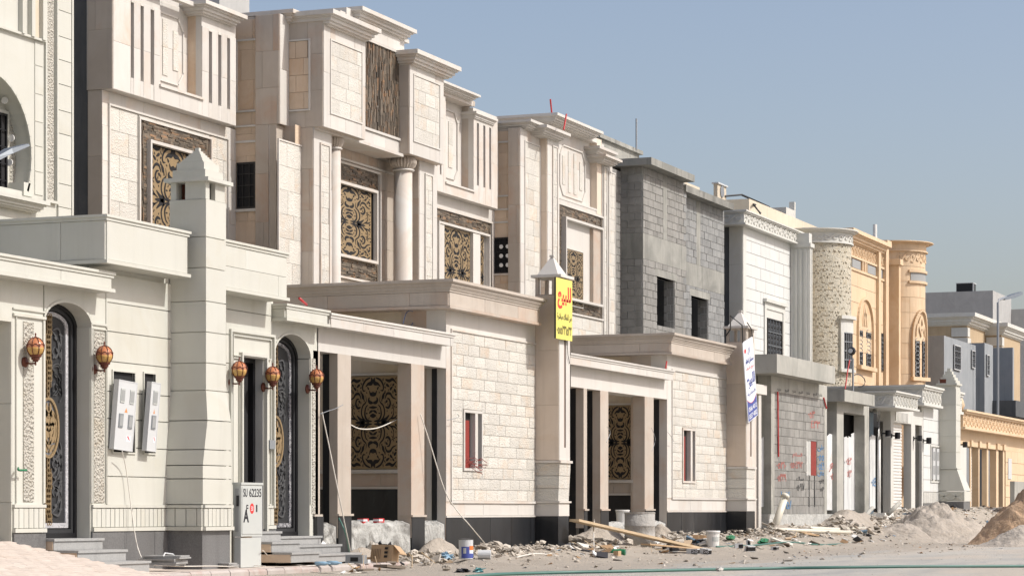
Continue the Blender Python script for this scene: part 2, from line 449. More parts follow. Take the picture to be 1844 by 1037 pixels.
# ------------------------------------------------------------------ laser-cut ornament
def catmull(pts, n=6):
    P = [Vector(p) for p in pts]; out = []
    for i in range(len(P) - 1):
        a = P[max(i - 1, 0)]; b = P[i]; c = P[i + 1]; d = P[min(i + 2, len(P) - 1)]
        for k in range(n):
            t = k / n; out.append(.5 * ((2 * b) + (c - a) * t + (2 * a - 5 * b + 4 * c - d) * t * t + (3 * b - a - 3 * c + d) * t ** 3))
    out.append(P[-1]); return out
def orn_ribbon(pts, w, both=True):
    w = w * 1.6
    c = catmull(pts, 5); n = len(c); L = []; R = []
    for i, p in enumerate(c):
        t = c[min(i + 1, n - 1)] - c[max(i - 1, 0)]
        if t.length < 1e-6: t = Vector((1, 0))
        t.normalize(); s = i / (n - 1)
        ww = w * (math.sin(math.pi * min(.98, max(.02, s ** .8))) ** .6 if both else (1 - s * .85))
        q = Vector((-t.y, t.x)) * ww / 2; L.append(p + q); R.append(p - q)
    return [[L[i], L[i + 1], R[i + 1], R[i]] for i in range(n - 1)], c
def orn_leaf(cx, cy, l, w, a, n=10):
    pts = []
    for i in range(n):
        t = 2 * math.pi * i / n; x = math.cos(t) * l / 2; y = math.sin(t) * w / 2 * (1 - .35 * math.cos(t))
        pts.append(Vector((cx + x * math.cos(a) - y * math.sin(a), cy + x * math.sin(a) + y * math.cos(a))))
    return pts
def ornament_quarter():
    polys = []; occ = []
    def rib(p, w, b=True):
        q, c = orn_ribbon(p, w, b); polys.extend(q); occ.extend([(v, w) for v in c])
    def leaf(cx, cy, l, w, a=0):
        polys.append(orn_leaf(cx, cy, l, w, a)); occ.append((Vector((cx, cy)), max(l, w) * .45))
    leaf(0, .15, .26, .1); leaf(0, .33, .36, .06)
    rib([(0, .26), (.1, .235), (.16, .2)], .035)
    rib([(0, .43), (.12, .44), (.18, .49), (.14, .55)], .05)
    rib([(0, .62), (.1, .62), (.15, .70)], .07, False)
    rib([(.04, .03), (.22, .05), (.33, .16), (.3, .32), (.2, .39)], .035)
    rib([(.15, .0), (.36, .06), (.47, .2), (.42, .36), (.28, .46), (.3, .6)], .03)
    leaf(.42, 0, .2, .08, 0); rib([(.36, .02), (.5, .06), (.66, .16)], .09, False); leaf(.58, .0, .3, .07, 0)
    rib([(.6, .04), (.75, .1), (.84, .2), (.82, .3)], .022)
    for k in range(5):
        a = k * math.pi / 2.5; leaf(.82 + .05 * math.cos(a), .34 + .05 * math.sin(a), .08, .025, a)
    rib([(.7, .08), (.88, .1), (.97, .16)], .025); leaf(.93, .06, .09, .05, .6)
    rib([(.5, .34), (.62, .32), (.7, .4), (.66, .5), (.56, .52)], .04); leaf(.56, .46, .09, .06, .4)
    rib([(.48, .5), (.56, .62), (.7, .62), (.8, .54), (.95, .5)], .035); leaf(.42, .58, .17, .09, 1.0)
    rib([(0, .97), (.07, .86), (.2, .84), (.3, .78)], .09, False)
    rib([(.1, .98), (.3, .92), (.42, .8), (.4, .7), (.3, .7)], .035)
    leaf(.6, .8, .16, .06, -.4); leaf(.74, .74, .14, .06, .5)
    rib([(.5, .93), (.66, .9), (.8, .93), (.96, .84)], .045)
    leaf(.9, .68, .13, .07, -.6); leaf(.2, .75, .1, .05, .7)
    rg = random.Random(5)
    for _ in range(900):
        x, y = rg.uniform(.04, .96), rg.uniform(.04, .96); l = rg.uniform(.055, .12)
        if all((Vector((x, y)) - p).length > l * .5 + r * .6 + .01 for p, r in occ):
            leaf(x, y, l, l * rg.uniform(.4, .6), rg.uniform(0, 3.1))
    return [[(min(max(v[0], 0), .985), min(max(v[1], 0), .985)) for v in q] for q in polys]
ORN = ornament_quarter()
def gold_panel(th, P, u0, u1, z0, z1, o, clip=None, parent=None, flip=False, name='gold_screen'):
    """gold plate with the mirrored cut-out pattern laid over its full size u0..u1"""
    a, b = clip or (u0, u1)
    g = th.part(name, MB().pbox(P, a, b, z0, z1, o, o + .012), GOLD, parent)
    uc, zc = (u0 + u1) / 2, (z0 + z1) / 2; hu, hz = (u1 - u0) / 2, (z1 - z0) / 2; mb = MB()
    for sx in (-1, 1):
        for sy in (-1, 1):
            for q in ORN:
                pts = []
                for x, y in q:
                    if flip: x, y = y, x
                    pts.append((uc + sx * x * hu, zc + sy * y * hz))
                if min(p[0] for p in pts) < a or max(p[0] for p in pts) > b: continue
                n = len(pts); mb.add([P.w(u, o + .016, z) for u, z in pts] , [tuple(range(n))])
    th.part('cut_out_pattern', mb, INK, g if parent is None else parent, stuff=True)
    return g

# ------------------------------------------------------------------ text
ARF = {'ا': (0xFE8D, 2), 'ب': (0xFE8F, 4), 'ة': (0xFE93, 2), 'ت': (0xFE95, 4), 'خ': (0xFEA5, 4), 'د': (0xFEA9, 2), 'ر': (0xFEAD, 2), 'س': (0xFEB1, 4), 'ش': (0xFEB5, 4),
       'ع': (0xFEC9, 4), 'ق': (0xFED5, 4), 'ك': (0xFED9, 4), 'ل': (0xFEDD, 4), 'م': (0xFEE1, 4), 'ن': (0xFEE5, 4), 'و': (0xFEED, 2), 'ي': (0xFEF1, 4), 'ف': (0xFED1, 4)}
def arabic(t):
    out = ''
    for w in t.split(' ')[::-1]:
        g = ''
        for i, ch in enumerate(w):
            if ch not in ARF: g = g + ch; continue
            base, n = ARF[ch]
            pj = i > 0 and w[i - 1] in ARF and ARF[w[i - 1]][1] == 4
            nj = i < len(w) - 1 and w[i + 1] in ARF and n == 4
            g += chr(base + (3 if pj and nj else 2 if nj else 1 if pj else 0))
        out += (' ' if out else '') + (g[::-1] if any(c in ARF for c in w) else g)
    return out
def text(th, P, s, u0, u1, z0, z1, o, mat, parent=None, ext=.001, shear=None, name='lettering', bold=0):
    cu = bpy.data.curves.new(name, 'FONT'); cu.body = s; cu.extrude = ext; cu.offset = bold
    ob = bpy.data.objects.new(name, cu); link(ob); bpy.context.view_layer.update()
    me = bpy.data.meshes.new_from_object(ob); bpy.data.objects.remove(ob); me.materials.clear(); me.materials.append(mat)
    xs = [v.co.x for v in me.vertices]; ys = [v.co.y for v in me.vertices]
    if not xs: return
    ax, bx, ay, by = min(xs), max(xs), min(ys), max(ys)
    for v in me.vertices:
        u = u0 + (v.co.x - ax) / (bx - ax) * (u1 - u0); z = z0 + (v.co.y - ay) / (by - ay) * (z1 - z0)
        if shear: u, z = shear(u, z)
        w = P.w(u, o + v.co.z, z); v.co = Vector(w) - Vector(th.base)
    ob = bpy.data.objects.new(name, me); link(ob); ob.parent = parent or th.o
    return ob
# ------------------------------------------------------------------ the ground
def lerp_tab(t, x):
    if x <= t[0][0]: return t[0][1]
    for (a, b), (c, d) in zip(t, t[1:]):
        if x <= c: return b + (d - b) * (x - a) / (c - a)
    return t[-1][1]
BASE_T = [(30, -.08), (35, -.03), (42, .06), (50, .14), (57, .2), (62, .3), (67, .5), (70, .72), (74, .78), (90, .80)]
def pave_z(x, y): return max(0, min(.3, (29.5 - x) * .05)) * (y - 14.95) / 1.05
def gz2(x, y): return pave_z(x, y) if (y > 14.85 and x < 32.7) else gz(x, y)
def sstep(a, b, x):
    t = max(0, min(1, (x - a) / (b - a))); return t * t * (3 - 2 * t)
def gz(x, y):
    b = lerp_tab(BASE_T, x)
    z = -.08 + (b + .08) * sstep(13.2, 15.6, y)
    band = sstep(12.6, 14.6, y) * (1 - sstep(17.5, 19, y)) * sstep(31.5, 34.5, x) * (1 - sstep(84, 90, x))
    if band > 0:
        n = noise.noise(Vector((x * .9, y * 1.3, 0))) * .09 + noise.noise(Vector((x * 3.1, y * 3.1, 4))) * .05 + noise.noise(Vector((x * 8, y * 8, 7))) * .02
        z += band * (n + .03)
    if y < 14 and -10 < y: z += noise.noise(Vector((x * .25, y * .6, 2))) * .02 * sstep(3, 6, y)
    for (mx, my, rx, ry, h, sd) in MOUNDS_T:
        d = math.hypot((x - mx) / rx, (y - my) / ry)
        if d < 1.3: z += .0
    return z
MOUNDS_T = []
def axis(lo, hi, a, b, fine, far):
    xs = [a]; 
    while xs[-1] < b: xs.append(xs[-1] + fine)
    st = fine
    while xs[-1] < hi: st *= 1.5; xs.append(min(hi, xs[-1] + st))
    st = fine; left = [a]
    while left[-1] > lo: st *= 1.5; left.append(max(lo, left[-1] - st))
    return left[:0:-1] + xs
gx = axis(-1500, 3000, 20, 92, .17, 0); gy = axis(-1500, 2500, 4, 17, .17, 0)
g = MB(); g.v = [(x, y, gz(x, y)) for y in gy for x in gx]; nx = len(gx)
g.f = [(j * nx + i, j * nx + i + 1, (j + 1) * nx + i + 1, (j + 1) * nx + i) for j in range(len(gy) - 1) for i in range(nx - 1)]
gm = g.mesh('dusty_street', smooth=True, normals=False)

def ground_mat():
    k = NB('street_ground'); p = k.pos(0, (.3, 1.3, 1)); q = k.pos()
    sx = k.n('SeparateXYZ'); k.l(q, sx.inputs[0])
    n = k.noise(p, .8, 8, .62, .6); n2 = k.noise(q, 24, 5, .75); n3 = k.noise(p, .22, 5, .6); n4 = k.noise(q, 2.2, 6, .65)
    asph = k.mix(k.ramp(n, [(.36, 0.), (.6, 1.)]), (.33, .328, .31), (.44, .42, .375))
    dust = k.mix(n4, (.42, .365, .30), (.53, .475, .40))
    e = k.math('ADD', sx.outputs[1], k.math('MULTIPLY', k.math('SUBTRACT', n, .5), 5.0))
    f = k.ramp(k.math('MULTIPLY', e, .05), [(.53, 0.), (.585, 1.)])       # loose dirt takes over towards the houses
    streak = k.ramp(n3, [(.47, 0.), (.56, 1.)])
    c = k.mix(k.math('MULTIPLY', streak, .85), asph, dust)
    c = k.mix(f, c, k.mix(n4, (.27, .235, .19), (.44, .395, .335)))
    c = k.mix(k.math('MULTIPLY', k.ramp(n2, [(.32, 1.), (.42, 0.)]), .55), c, (.2, .19, .17))
    k.col(c).rough(.97); k.bump(k.math('ADD', k.noise(q, 18, 9, .75), k.math('MULTIPLY', n4, .6)), .8, .035); return k.m
gm.materials.append(ground_mat())
go = link(bpy.data.objects.new('dusty_street', gm)); go['kind'] = 'structure'

# painted kerb and pavement before the cream house
KX = 33.2
pv = MB().loft([[(29.5, 14.95, -.3), (29.5, 16.4, -.3), (29.5, 16.4, -.006), (29.5, 14.95, -.006)], [(23.5, 14.95, -.3), (23.5, 16.4, -.3), (23.5, 16.4, .294), (23.5, 14.95, -.006)], [(-30, 14.95, -.3), (-30, 16.4, -.3), (-30, 16.4, .294), (-30, 14.95, -.006)]]).box(29.501, KX - .5, 14.95, 16.4, -.3, -.006)
o = link(bpy.data.objects.new('pavement', pv.mesh('pavement'))); o.data.materials.append(PAVE); o['kind'] = 'structure'
class ST(T):
    def __init__(s, name, base):
        super().__init__(name, None, None, base, kind='structure')
kb = ST('kerb', (28, 14.85, 0)); x = 20.0; rk = random.Random(3)
km = {}
while x < KX - .6:
    L = .5; mb = MB(); mb.v = []
    me = tile_mesh('flat', KERB, 0)
    if 'm' not in km:
        b = MB().loft([[(-.245, -.075, -.2), (.245, -.075, -.2), (.245, .075, -.2), (-.245, .075, -.2)],
                       [(-.245, -.075, -.03), (.245, -.075, -.03), (.245, .075, 0), (-.245, .075, 0)],
                       [(-.245, -.05, 0), (.245, -.05, 0), (.245, .075, .001), (-.245, .075, .001)]])
        km['m'] = b.mesh('kerb_stone'); km['m'].materials.append(KERB)
    kb.inst('kerb_stone', km['m'], Matrix.Translation((x, 14.87, rk.uniform(-.006, .004))) @ Matrix.Rotation(rk.uniform(-.01, .01), 4, 'Z'))
    x += L
# sloping block-paved driveway ramp at the left
rx = X(22, 16) - .02; rp = ST('paved_ramp', (22, 14.6, 0))
rz = Z(22, 972, 16); ry0 = 13.55
zf = lambda y: rz + (-.06 - rz) * (16.1 - y) / (16.1 - ry0)
rp.part('ramp_bed', MB().prism([(14, 16.1, -.4), (14, 16.1, rz - .012), (14, ry0, -.075), (14, ry0, -.4)], (rx - 14.004, 0, 0)), KERB)
sl = math.atan2(rz + .06, 16.1 - ry0); bk = MB().loft([[(-.098, -.048, -.03), (.098, -.048, -.03), (.098, .048, -.03), (-.098, .048, -.03)], [(-.098, -.048, 0), (.098, -.048, 0), (.098, .048, 0), (-.098, .048, 0)], [(-.092, -.042, .004), (.092, -.042, .004), (.092, .042, .004), (-.092, .042, .004)]])
bme = bk.mesh('paving_block'); bme.materials.append(PAVE); nblk = 0; rest = MB(); rr = random.Random(4)
for j in range(int((16.08 - ry0) / math.cos(sl) / .1)):
    yy = ry0 + (j * .1 + .06) * math.cos(sl); xx = rx - .1 - (.1 if j % 2 else 0)
    while xx > 18.5:
        vis = (CX_ + F_ * (SN * xx - CS * yy) / dep(xx, yy)) > -8
        if vis and nblk < 290:
            nblk += 1; rp.inst('paving_block', bme, Matrix.Translation((xx, yy, zf(yy) + rr.uniform(-.002, .002))) @ Matrix.Rotation(sl, 4, 'X'))
        else:
            M = Matrix.Translation((xx, yy, zf(yy))) @ Matrix.Rotation(sl, 4, 'X')
            rest.add([M @ Vector(v) for v in bk.v], bk.f)
        xx -= .2
rp.part('paving_blocks', rest, PAVE, stuff=True)
# ------------------------------------------------------------------ cream street wall with two arched doors
W = 16.0; F16 = Pl('F', W)
z16 = lambda px, py: Z(px, py, W)
def arch_fill(mb, P, u0, u1, zs, rise, ztop, o0, o1, n=18, pw=1.0):
    """solid above a curved opening: from the arch line up to ztop"""
    pts = []
    for i in range(n + 1):
        t = math.pi * (1 - i / n); u = (u0 + u1) / 2 + (u1 - u0) / 2 * math.cos(t); pts.append((u, zs + rise * math.sin(t) ** pw))
    for a, b in zip(pts, pts[1:]):
        mb.pprism(P, [a, b, (b[0], ztop), (a[0], ztop)], o0, o1)
    return pts
def ring_on(mb, P, pts, w, o0, o1):
    """moulding following an open line of (u,z) points"""
    for (a, b) in zip(pts, pts[1:]):
        d = Vector((b[0] - a[0], b[1] - a[1])); 
        if d.length < 1e-6: continue
        q = Vector((-d.y, d.x)).normalized() * w
        mb.pprism(P, [a, b, (b[0] + q.x, b[1] + q.y), (a[0] + q.x, a[1] + q.y)], o0, o1)
    return mb

def arched_door(th, u0, u1, zb, zs, rise, y, label):
    """ornate leaf filling the opening; parts: frame, leaf, silver border, lattice, medallion, filigree"""
    P = Pl('F', y); w = u1 - u0; uc = (u0 + u1) / 2 - .06
    fr = MB()
    def outline(a, b, zb_, zs_, rs, n=20):
        p = [(a, zb_)]
        for i in range(n + 1):
            t = math.pi * (1 - i / n); p.append(((a + b) / 2 + (b - a) / 2 * math.cos(t), zs_ + rs * math.sin(t)))
        return p + [(b, zb_)]
    def band(mb, w0, w1, o0, o1):
        A = outline(u0 + w0, u1 - w0, zb + w0, zs, rise - w0 * .8); B = outline(u0 + w1, u1 - w1, zb + w1, zs, rise - w1 * .8)
        for i in range(len(A) - 1): mb.pprism(P, [A[i], A[i + 1], B[i + 1], B[i]], o0, o1)
        mb.pprism(P, [A[-1], A[0], B[0], B[-1]], o0, o1)
    d = th.part('door', MB().pprism(P, outline(u0 + .02, u1 - .02, zb + .02, zs, rise - .02), -.05, -.02), DOORP, label=label)
    band(fr, 0, .06, -.05, .05); th.part('door_frame', fr, BLACKM, d)
    fr = MB(); band(fr, .06, .11, -.03, .03); th.part('inner_frame', fr, DOORP, d)
    sb = MB(); band(sb, .125, .185, -.02, .0); th.part('silver_border', sb, SILVER, d)
    # lattice strip
    lt = MB(); zc = zb + (zs + rise - zb) * .47; mh = .37; mw = .235
    z = zb + .2; top = zs + rise - .14
    while z < top:
        if abs(z - zc) > mh:
            k = 2 if (abs(z - zc) > mh + .2) else 1
            for i in range(k):
                uu = uc + (i - (k - 1) / 2) * .052 + (.026 if k > 1 and int(z * 100) % 2 else 0)
                pts = [(uu + .023 * math.cos(a * math.pi / 4), z + .037 * math.sin(a * math.pi / 4)) for a in range(9)]
                ring_on(lt, P, pts, -.009, -.02, .006)
        z += .062
    for s in (-1, 1): lt.pbox(P, uc + s * .06 - .004, uc + s * .06 + .004, zb + .2, zc - mh - .12, -.02, .004); lt.pbox(P, uc + s * .06 - .004, uc + s * .06 + .004, zc + mh + .12, top, -.02, .004)
    th.part('gold_lattice', lt, GOLD, d)
    md = MB()
    el = lambda a, b, n=40: [(uc + a * math.cos(2 * math.pi * i / n), zc + b * math.sin(2 * math.pi * i / n)) for i in range(n + 1)]
    md.pprism(P, el(mw - .02, mh - .02)[:-1], -.02, -.012); th.part('medallion_glass', md, plain('pale_door_glass_' + str(round(y, 2)), (.16, .18, .21), .15), d)
    md = MB(); ring_on(md, P, el(mw, mh), .035, -.02, .014); th.part('medallion_ring', md, GOLD, d)
    md = MB(); rg = random.Random(2)
    for s in (-1, 1):
        for pts, ww in (([(.0, -.26), (.05, -.12), (.02, .0), (.06, .12), (.02, .26)], .03), ([(.0, -.2), (.1, -.14), (.14, -.02), (.09, .05), (.04, .02)], .035),
                        ([(.0, -.05), (.09, .04), (.12, .14), (.06, .2), (.02, .14)], .035), ([(.0, .12), (.05, .2), (.03, .3)], .03), ([(.13, -.18), (.17, -.06), (.16, .08), (.11, .18)], .02),
                        ([(.02, -.3), (.08, -.24), (.12, -.2)], .025), ([(.0, .02), (.06, .08), (.05, .16), (0, .2)], .03)):
            for q in orn_ribbon([(s * a, b) for a, b in pts], ww)[0]: md.pprism(P, [(uc + v[0], zc + v[1]) for v in q], -.012, .01)
        for (a, b, l, w2, an) in ((.07, -.05, .12, .04, .9), (.06, .1, .1, .04, 1.2), (.1, -.12, .08, .035, .3), (.04, .24, .09, .03, 1.3)):
            md.pprism(P, [(uc + s * v[0], zc + v[1]) for v in orn_leaf(a, b, l, w2, an)], -.012, .012)
    md.pprism(P, [(uc + v[0], zc + v[1]) for v in orn_leaf(0, .03, .3, .16, 1.57)], -.012, .004)
    th.part('gold_flower', md, GOLD, d)
    fg = MB(); 
    for s in (-1, 1):
        for k, (za, sg) in enumerate([(zb + .3, 1), (zb + .75, 1), (zs - .05, -1), (zs - .5, -1), (zc - .7, 1), (zc + .75, -1)]):
            for pts in ([(.08, 0), (.2, .1), (.24, .25), (.16, .33), (.1, .26), (.15, .2)], [(.1, .0), (.24, -.02), (.29, .12), (.27, .3)], [(.2, .1), (.27, .18), (.3, .33), (.26, .42)]):
                for q in orn_ribbon([(s * a, sg * b) for a, b in pts], .018)[0]: fg.pprism(P, [(uc + v[0], za + v[1]) for v in q], -.02, .0)
            for (a, b, an) in ((.17, .1, .6), (.26, .3, 1.4), (.12, .32, 2.2), (.28, .05, .3), (.2, .24, 1.0)):
                fg.pprism(P, [(uc + s * v[0], za + sg * v[1]) for v in orn_leaf(a, b, .07, .03, an)], -.02, .003)
    # keep only pieces inside the leaf
    th.part('filigree', fg, DOORF, d)
    hb = MB(); hb.tube([P.w(u0 + .22, .03, zb + 1.0), P.w(u0 + .22, .07, zb + 1.02), P.w(u0 + .22, .07, zb + 1.28), P.w(u0 + .22, .03, zb + 1.3)], .012); th.part('handle', hb, GOLD, d)
    return d

def steps(base_lab, u0, u1, yback, ztop, n, rise, tread, gname='granite steps'):
    th = T('door_steps', base_lab, 'steps', (u0, yback, ztop - n * rise), group=gname)
    for i in range(n):
        z1 = ztop - i * rise; yf = yback - (i + 1) * tread; ul = u0; ur = u1 + i * .0
        st = th.part('step', MB().box(ul, ur, yf + .02, yback, z1 - rise, z1 - .03), GRAN2)
        th.part('tread', MB().box(ul - .015, ur + .015, yf, yback - i * tread + (.0), z1 - .03, z1), GRAN2, st)
        th.part('side_panel', MB().box(ul - .008, ul, yf + .03, yback - .01, z1 - rise, z1 - .031), TAN, st)
    return th

w1 = T('street_wall', 'cream stone street wall with two arched ornate doors and a stepped tower', 'wall', (28, 16.2, 0))
zTrim, zRib, zG = z16(240, 912), z16(240, 951), z16(240, 955)
lines = [z16(193, p) for p in (492, 544, 596, 650, 704, 753, 804, 857)]
# door 1
d1a, d1b = X(80, W), X(163, W); d1b_z = z16(163, 968); sp1 = z16(80, 577); rise1 = z16(121, 545) - sp1
# door 2
d2a, d2b = X(494, W), X(558, W); sp2 = z16(494, 637); rise2 = z16(524, 602) - sp2; d2z = z16(558, 964)
# pedestrian door
pda, pdb, pdt = X(433, W), X(474, W), z16(433, 641); pdz = z16(470, 956)
xr = X(573, W)
ztopwall = z16(200, 500)
M_ = MB(); P = F16
wall(M_, P, X(22, W), d1a, -.3, ztopwall, -.25, -.02)
wall(M_, P, d1b, pda, -.3, ztopwall + .3, -.25, -.02, )
wall(M_, P, pda, pdb, pdt, ztopwall + .3, -.25, -.02)
wall(M_, P, pdb, d2a, -.3, ztopwall + .1, -.25, -.02)
wall(M_, P, d2b, xr, -.3, ztopwall, -.25, -.02)
w1.part('wall_core', M_, CREAM)
# spandrels of both arches
for (a, b, zs, rs, lab) in ((d1a, d1b, sp1, rise1, 1), (d2a, d2b, sp2, rise2, 2)):
    mb = MB(); pts = arch_fill(mb, P, a, b, zs, rs, ztopwall, -.3, 0); w1.part('arch_spandrel', mb, CREAM)
    mb = MB(); ring_on(mb, P, [(a, Z(80, 905, W))] + pts + [(b, Z(80, 905, W))], .03, 0, .015); w1.part('arch_moulding', mb, CREAM)
# gate pier left of door 1
uL, uA = X(22, W), d1a
mb = MB(); mb.box(uL, uA, W, W + .3, zG, sp1 + .05)
w1.part('pier', MB().box(uL, uA - .03, W, W + .3, zG, ztopwall), CREAM)
tiles(w1, 'garage_jamb_slab', Pl('L', uL), -(W + 2.2), -W, -.3, z16(22, 572) + .15, 2.2, 1.3, CREAM, t=.02, gap=.004)
w1.part('garage_jamb', MB().box(uL + .001, uL + .3, W + .01, W + 2.2, -.3, ztopwall), CREAM)
# wall over the garage mouth at the far left
w1.part('garage_lintel', MB().box(14, uL - .001, W - .0, W + .3, z16(10, 578), ztopwall), CREAM)
w1.part('garage_back', MB().box(14, uL - .02, W + 2.2, W + 2.3, -.3, ztopwall), CREAM)
tiles(w1, 'rough_strip', P, X(41, W), X(60, W), Z(50, 903, W), z16(41, 578), .4, .9, CREAMR, t=.012, gap=.004, kind='flat', bond=0)
mb = MB(); frame(mb, P, X(27, W), X(77, W), Z(50, 906, W), z16(41, 569), .012, 0, .022, 'lrt'); w1.part('pier_moulding', mb, CREAM)
mb = MB(); mb.pbox(P, X(22, W), X(80, W), z16(50, 560), z16(50, 557), 0, .02); mb.pbox(P, X(22, W), X(80, W), z16(50, 572), z16(50, 567), 0, .03); w1.part('string_course', mb, CREAM)
# right jamb of door 1
tiles(w1, 'rough_strip', P, X(168, W), X(187, W), Z(180, 905, W), z16(175, 598), .4, 1.0, CREAMR, t=.012, gap=.004, bond=0)
mb = MB(); frame(mb, P, X(165, W), X(190, W), Z(180, 906, W), z16(178, 592), .012, 0, .024, 'lrt'); mb.pbox(P, X(163, W), X(192, W), z16(178, 586), z16(178, 582), 0, .02)
mb.pbox(P, X(190, W), X(192, W), z16(190, 590), ztopwall, 0, .012); w1.part('jamb_moulding', mb, CREAM)
w1.part('jamb_facing', MB().pbox(P, X(163, W), X(191, W), sp1 + .02, ztopwall, -.02, .0), CREAM)
w1.part('jamb_facing', MB().pbox(P, X(163.2, W), X(191, W), zG, sp1 + .019, -.02, 0), CREAM)
# plain wall with wide courses
niches = [(X(201, W), X(240, W), z16(201, 813), z16(201, 668)), (X(257, W), X(277, W), z16(257, 815), z16(257, 672))]
ed = [zTrim + .02] + sorted(lines) + [ztopwall]
for a, b in zip(ed, ed[1:]):
    for q in rect_sub((X(192, W), X(306, W), a + .006, b - .006), niches): w1.part('stone_course', MB().pbox(P, *q, -.02, .012), CREAM)
mb = MB()
for n_ in niches: frame(mb, P, n_[0] - .02, n_[1] + .02, n_[2] - .02, n_[3] + .02, .02, 0, .03)
w1.part('niche_frame', mb, CREAM)
for n_ in niches: w1.part('niche_back', MB().pbox(P, *n_, -.02, -.012), DARKIN)
# wall between tower and gate 2
ed2 = [z16(430, p) for p in (912, 860, 810, 760, 708, 656, 605, 560, 520)]
ed2 = sorted(ed2)
for a, b in zip(ed2, ed2[1:]):
    w1.part('stone_course', MB().pbox(P, X(406, W), X(411, W) if b < z16(430, 590) else X(487, W), a + .006, b - .006, -.02, .012), CREAM)
# surround of the pedestrian door
mb = MB(); frame(mb, P, X(411, W), X(491, W), z16(450, 912), z16(411, 592), .035, 0, .05, 'lrt'); frame(mb, P, X(417, W), X(486, W), z16(417, 640), z16(417, 602), .015, 0, .035)
frame(mb, P, pda - .05, pdb + .05, z16(450, 956), pdt + .05, .04, 0, .06, 'lrt'); w1.part('door_surround', mb, CREAM)
mb = MB(); frame(mb, P, X(417, W), pda - .06, z16(420, 908), z16(417, 643), .012, 0, .03); frame(mb, P, pdb + .06, X(486, W), z16(420, 908), z16(417, 653), .012, 0, .03); w1.part('surround_panel', mb, CREAM)
w1.part('surround_facing', wall(MB(), P, X(411, W), X(491, W), zG, z16(411, 592), -.02, .004, [(pda, pdb, -1, pdt)]), CREAM)
pd = w1.part('service_door', MB().pbox(P, pda + .001, pdb - .01, pdz, pdt - .002, -.24, -.2), DARKIN)
mb = MB(); frame(mb, P, pda + .01, pdb - .01, pdz, pdt - .003, .06, -.199, -.12, 'lrt'); w1.part('door_frame', mb, BLACKM, pd)
mb = MB(); mb.pbox(P, pda + .2, pda + .25, pdz, pdt - .08, -.199, -.15); w1.part('silver_border', mb, SILVER, pd)
mb = MB(); mb.box(pdb - .008, pdb + .01, W + .004, W + .12, pdz, pdt - .001); w1.part('jamb_panel', mb, GREYST, pd)
# bottom ribbed band, trims, granite
def bandparts(th, u0, u1, P2, e=0):
    mb = MB(); mb.pbox(P2, u0 - e, u1 + e, zTrim - .012, zTrim + .025, 0, .035); mb.pbox(P2, u0 - e, u1 + e, zG - .002, zG + .045, 0, .045); th.part('band_trim', mb, CREAM)
    tiles(th, 'rib_panel', P2, u0, u1, zG + .045, zTrim - .014, .105 if P2.k == 'F' else .16, 2, CREAM, t=.022, gap=.011, bond=0)
bandparts(w1, X(22, W), d1a - .01, F16); bandparts(w1, d1b + .01, X(300, W), F16); bandparts(w1, X(420, W), pda - .03, F16); bandparts(w1, pdb + .08, d2a - .02, F16)
for a, b in ((X(22, W), d1a), (d1b, X(300, W)), (X(419, W), pda), (pdb, d2a)):
    tiles(w1, 'granite_slab', F16, a + .002, b - .002, -.3, zG - .004, .75, 1.0, GRAN, t=.03, gap=.004, bond=0)
# tower: square pier that swells outwards at the foot
tx0, tx1 = X(371, W), X(407, W); tdep = Y(306, tx0) - W; yT = W * Y(371, 1) / Y(306, 1)
tx0 = X(371, yT); tx1 = X(407, yT); ty1 = W + .004
zT = lambda px, py: Z(px, py, yT)
secs = [(zT(390, 362), 0, 0), (zT(390, 704), 0, 0), (zT(390, 758), .05, .05), (zT(390, 838), .12, .02), (zTrim + .03, .12, .02)]
joints = sorted([zT(390, p) for p in (430, 485, 545, 600, 655, 704, 758, 810, 838, 862)])
def tower_ring(z):
    pr = sorted(secs); 
    for (a, e1, f1), (b, e2, f2) in zip(pr, pr[1:]):
        if a <= z <= b: t = (z - a) / (b - a); e = e1 + (e2 - e1) * t; f = f1 + (f2 - f1) * t; break
    else: e, f = (pr[-1][1:] if z > pr[-1][0] else pr[0][1:])
    return [(tx0 - e, yT - f, z), (tx1 + e * .9, yT - f, z), (tx1 + e * .9, ty1, z), (tx0 - e, ty1, z)]
zs_ = sorted([zTrim + .03] + joints + [zT(390, 362)])
tw = w1.part('tower', MB().box(tx0 + .02, tx1 - .02, yT + .02, ty1, -.3, zs_[-1]), CREAM)
for a, b in zip(zs_, zs_[1:]): w1.part('tower_block', MB().loft([tower_ring(a + .006), tower_ring(b - .006)]), CREAM, tw)
L_ = Pl('L', tx0 - .12); bandparts(w1, -(ty1), -(yT - .02), L_); bandparts(w1, tx0 - .12, tx1 + .11, Pl('F', yT - .02), .0)
w1.part('tower_base', MB().box(tx0 - .105, tx1 + .1, yT - .005, ty1, -.3, zG), GRAN, tw)
w1.part('tower_base_core', MB().box(tx0 - .119, tx1 + .109, yT - .019, ty1, zG, zTrim), CREAM, tw)
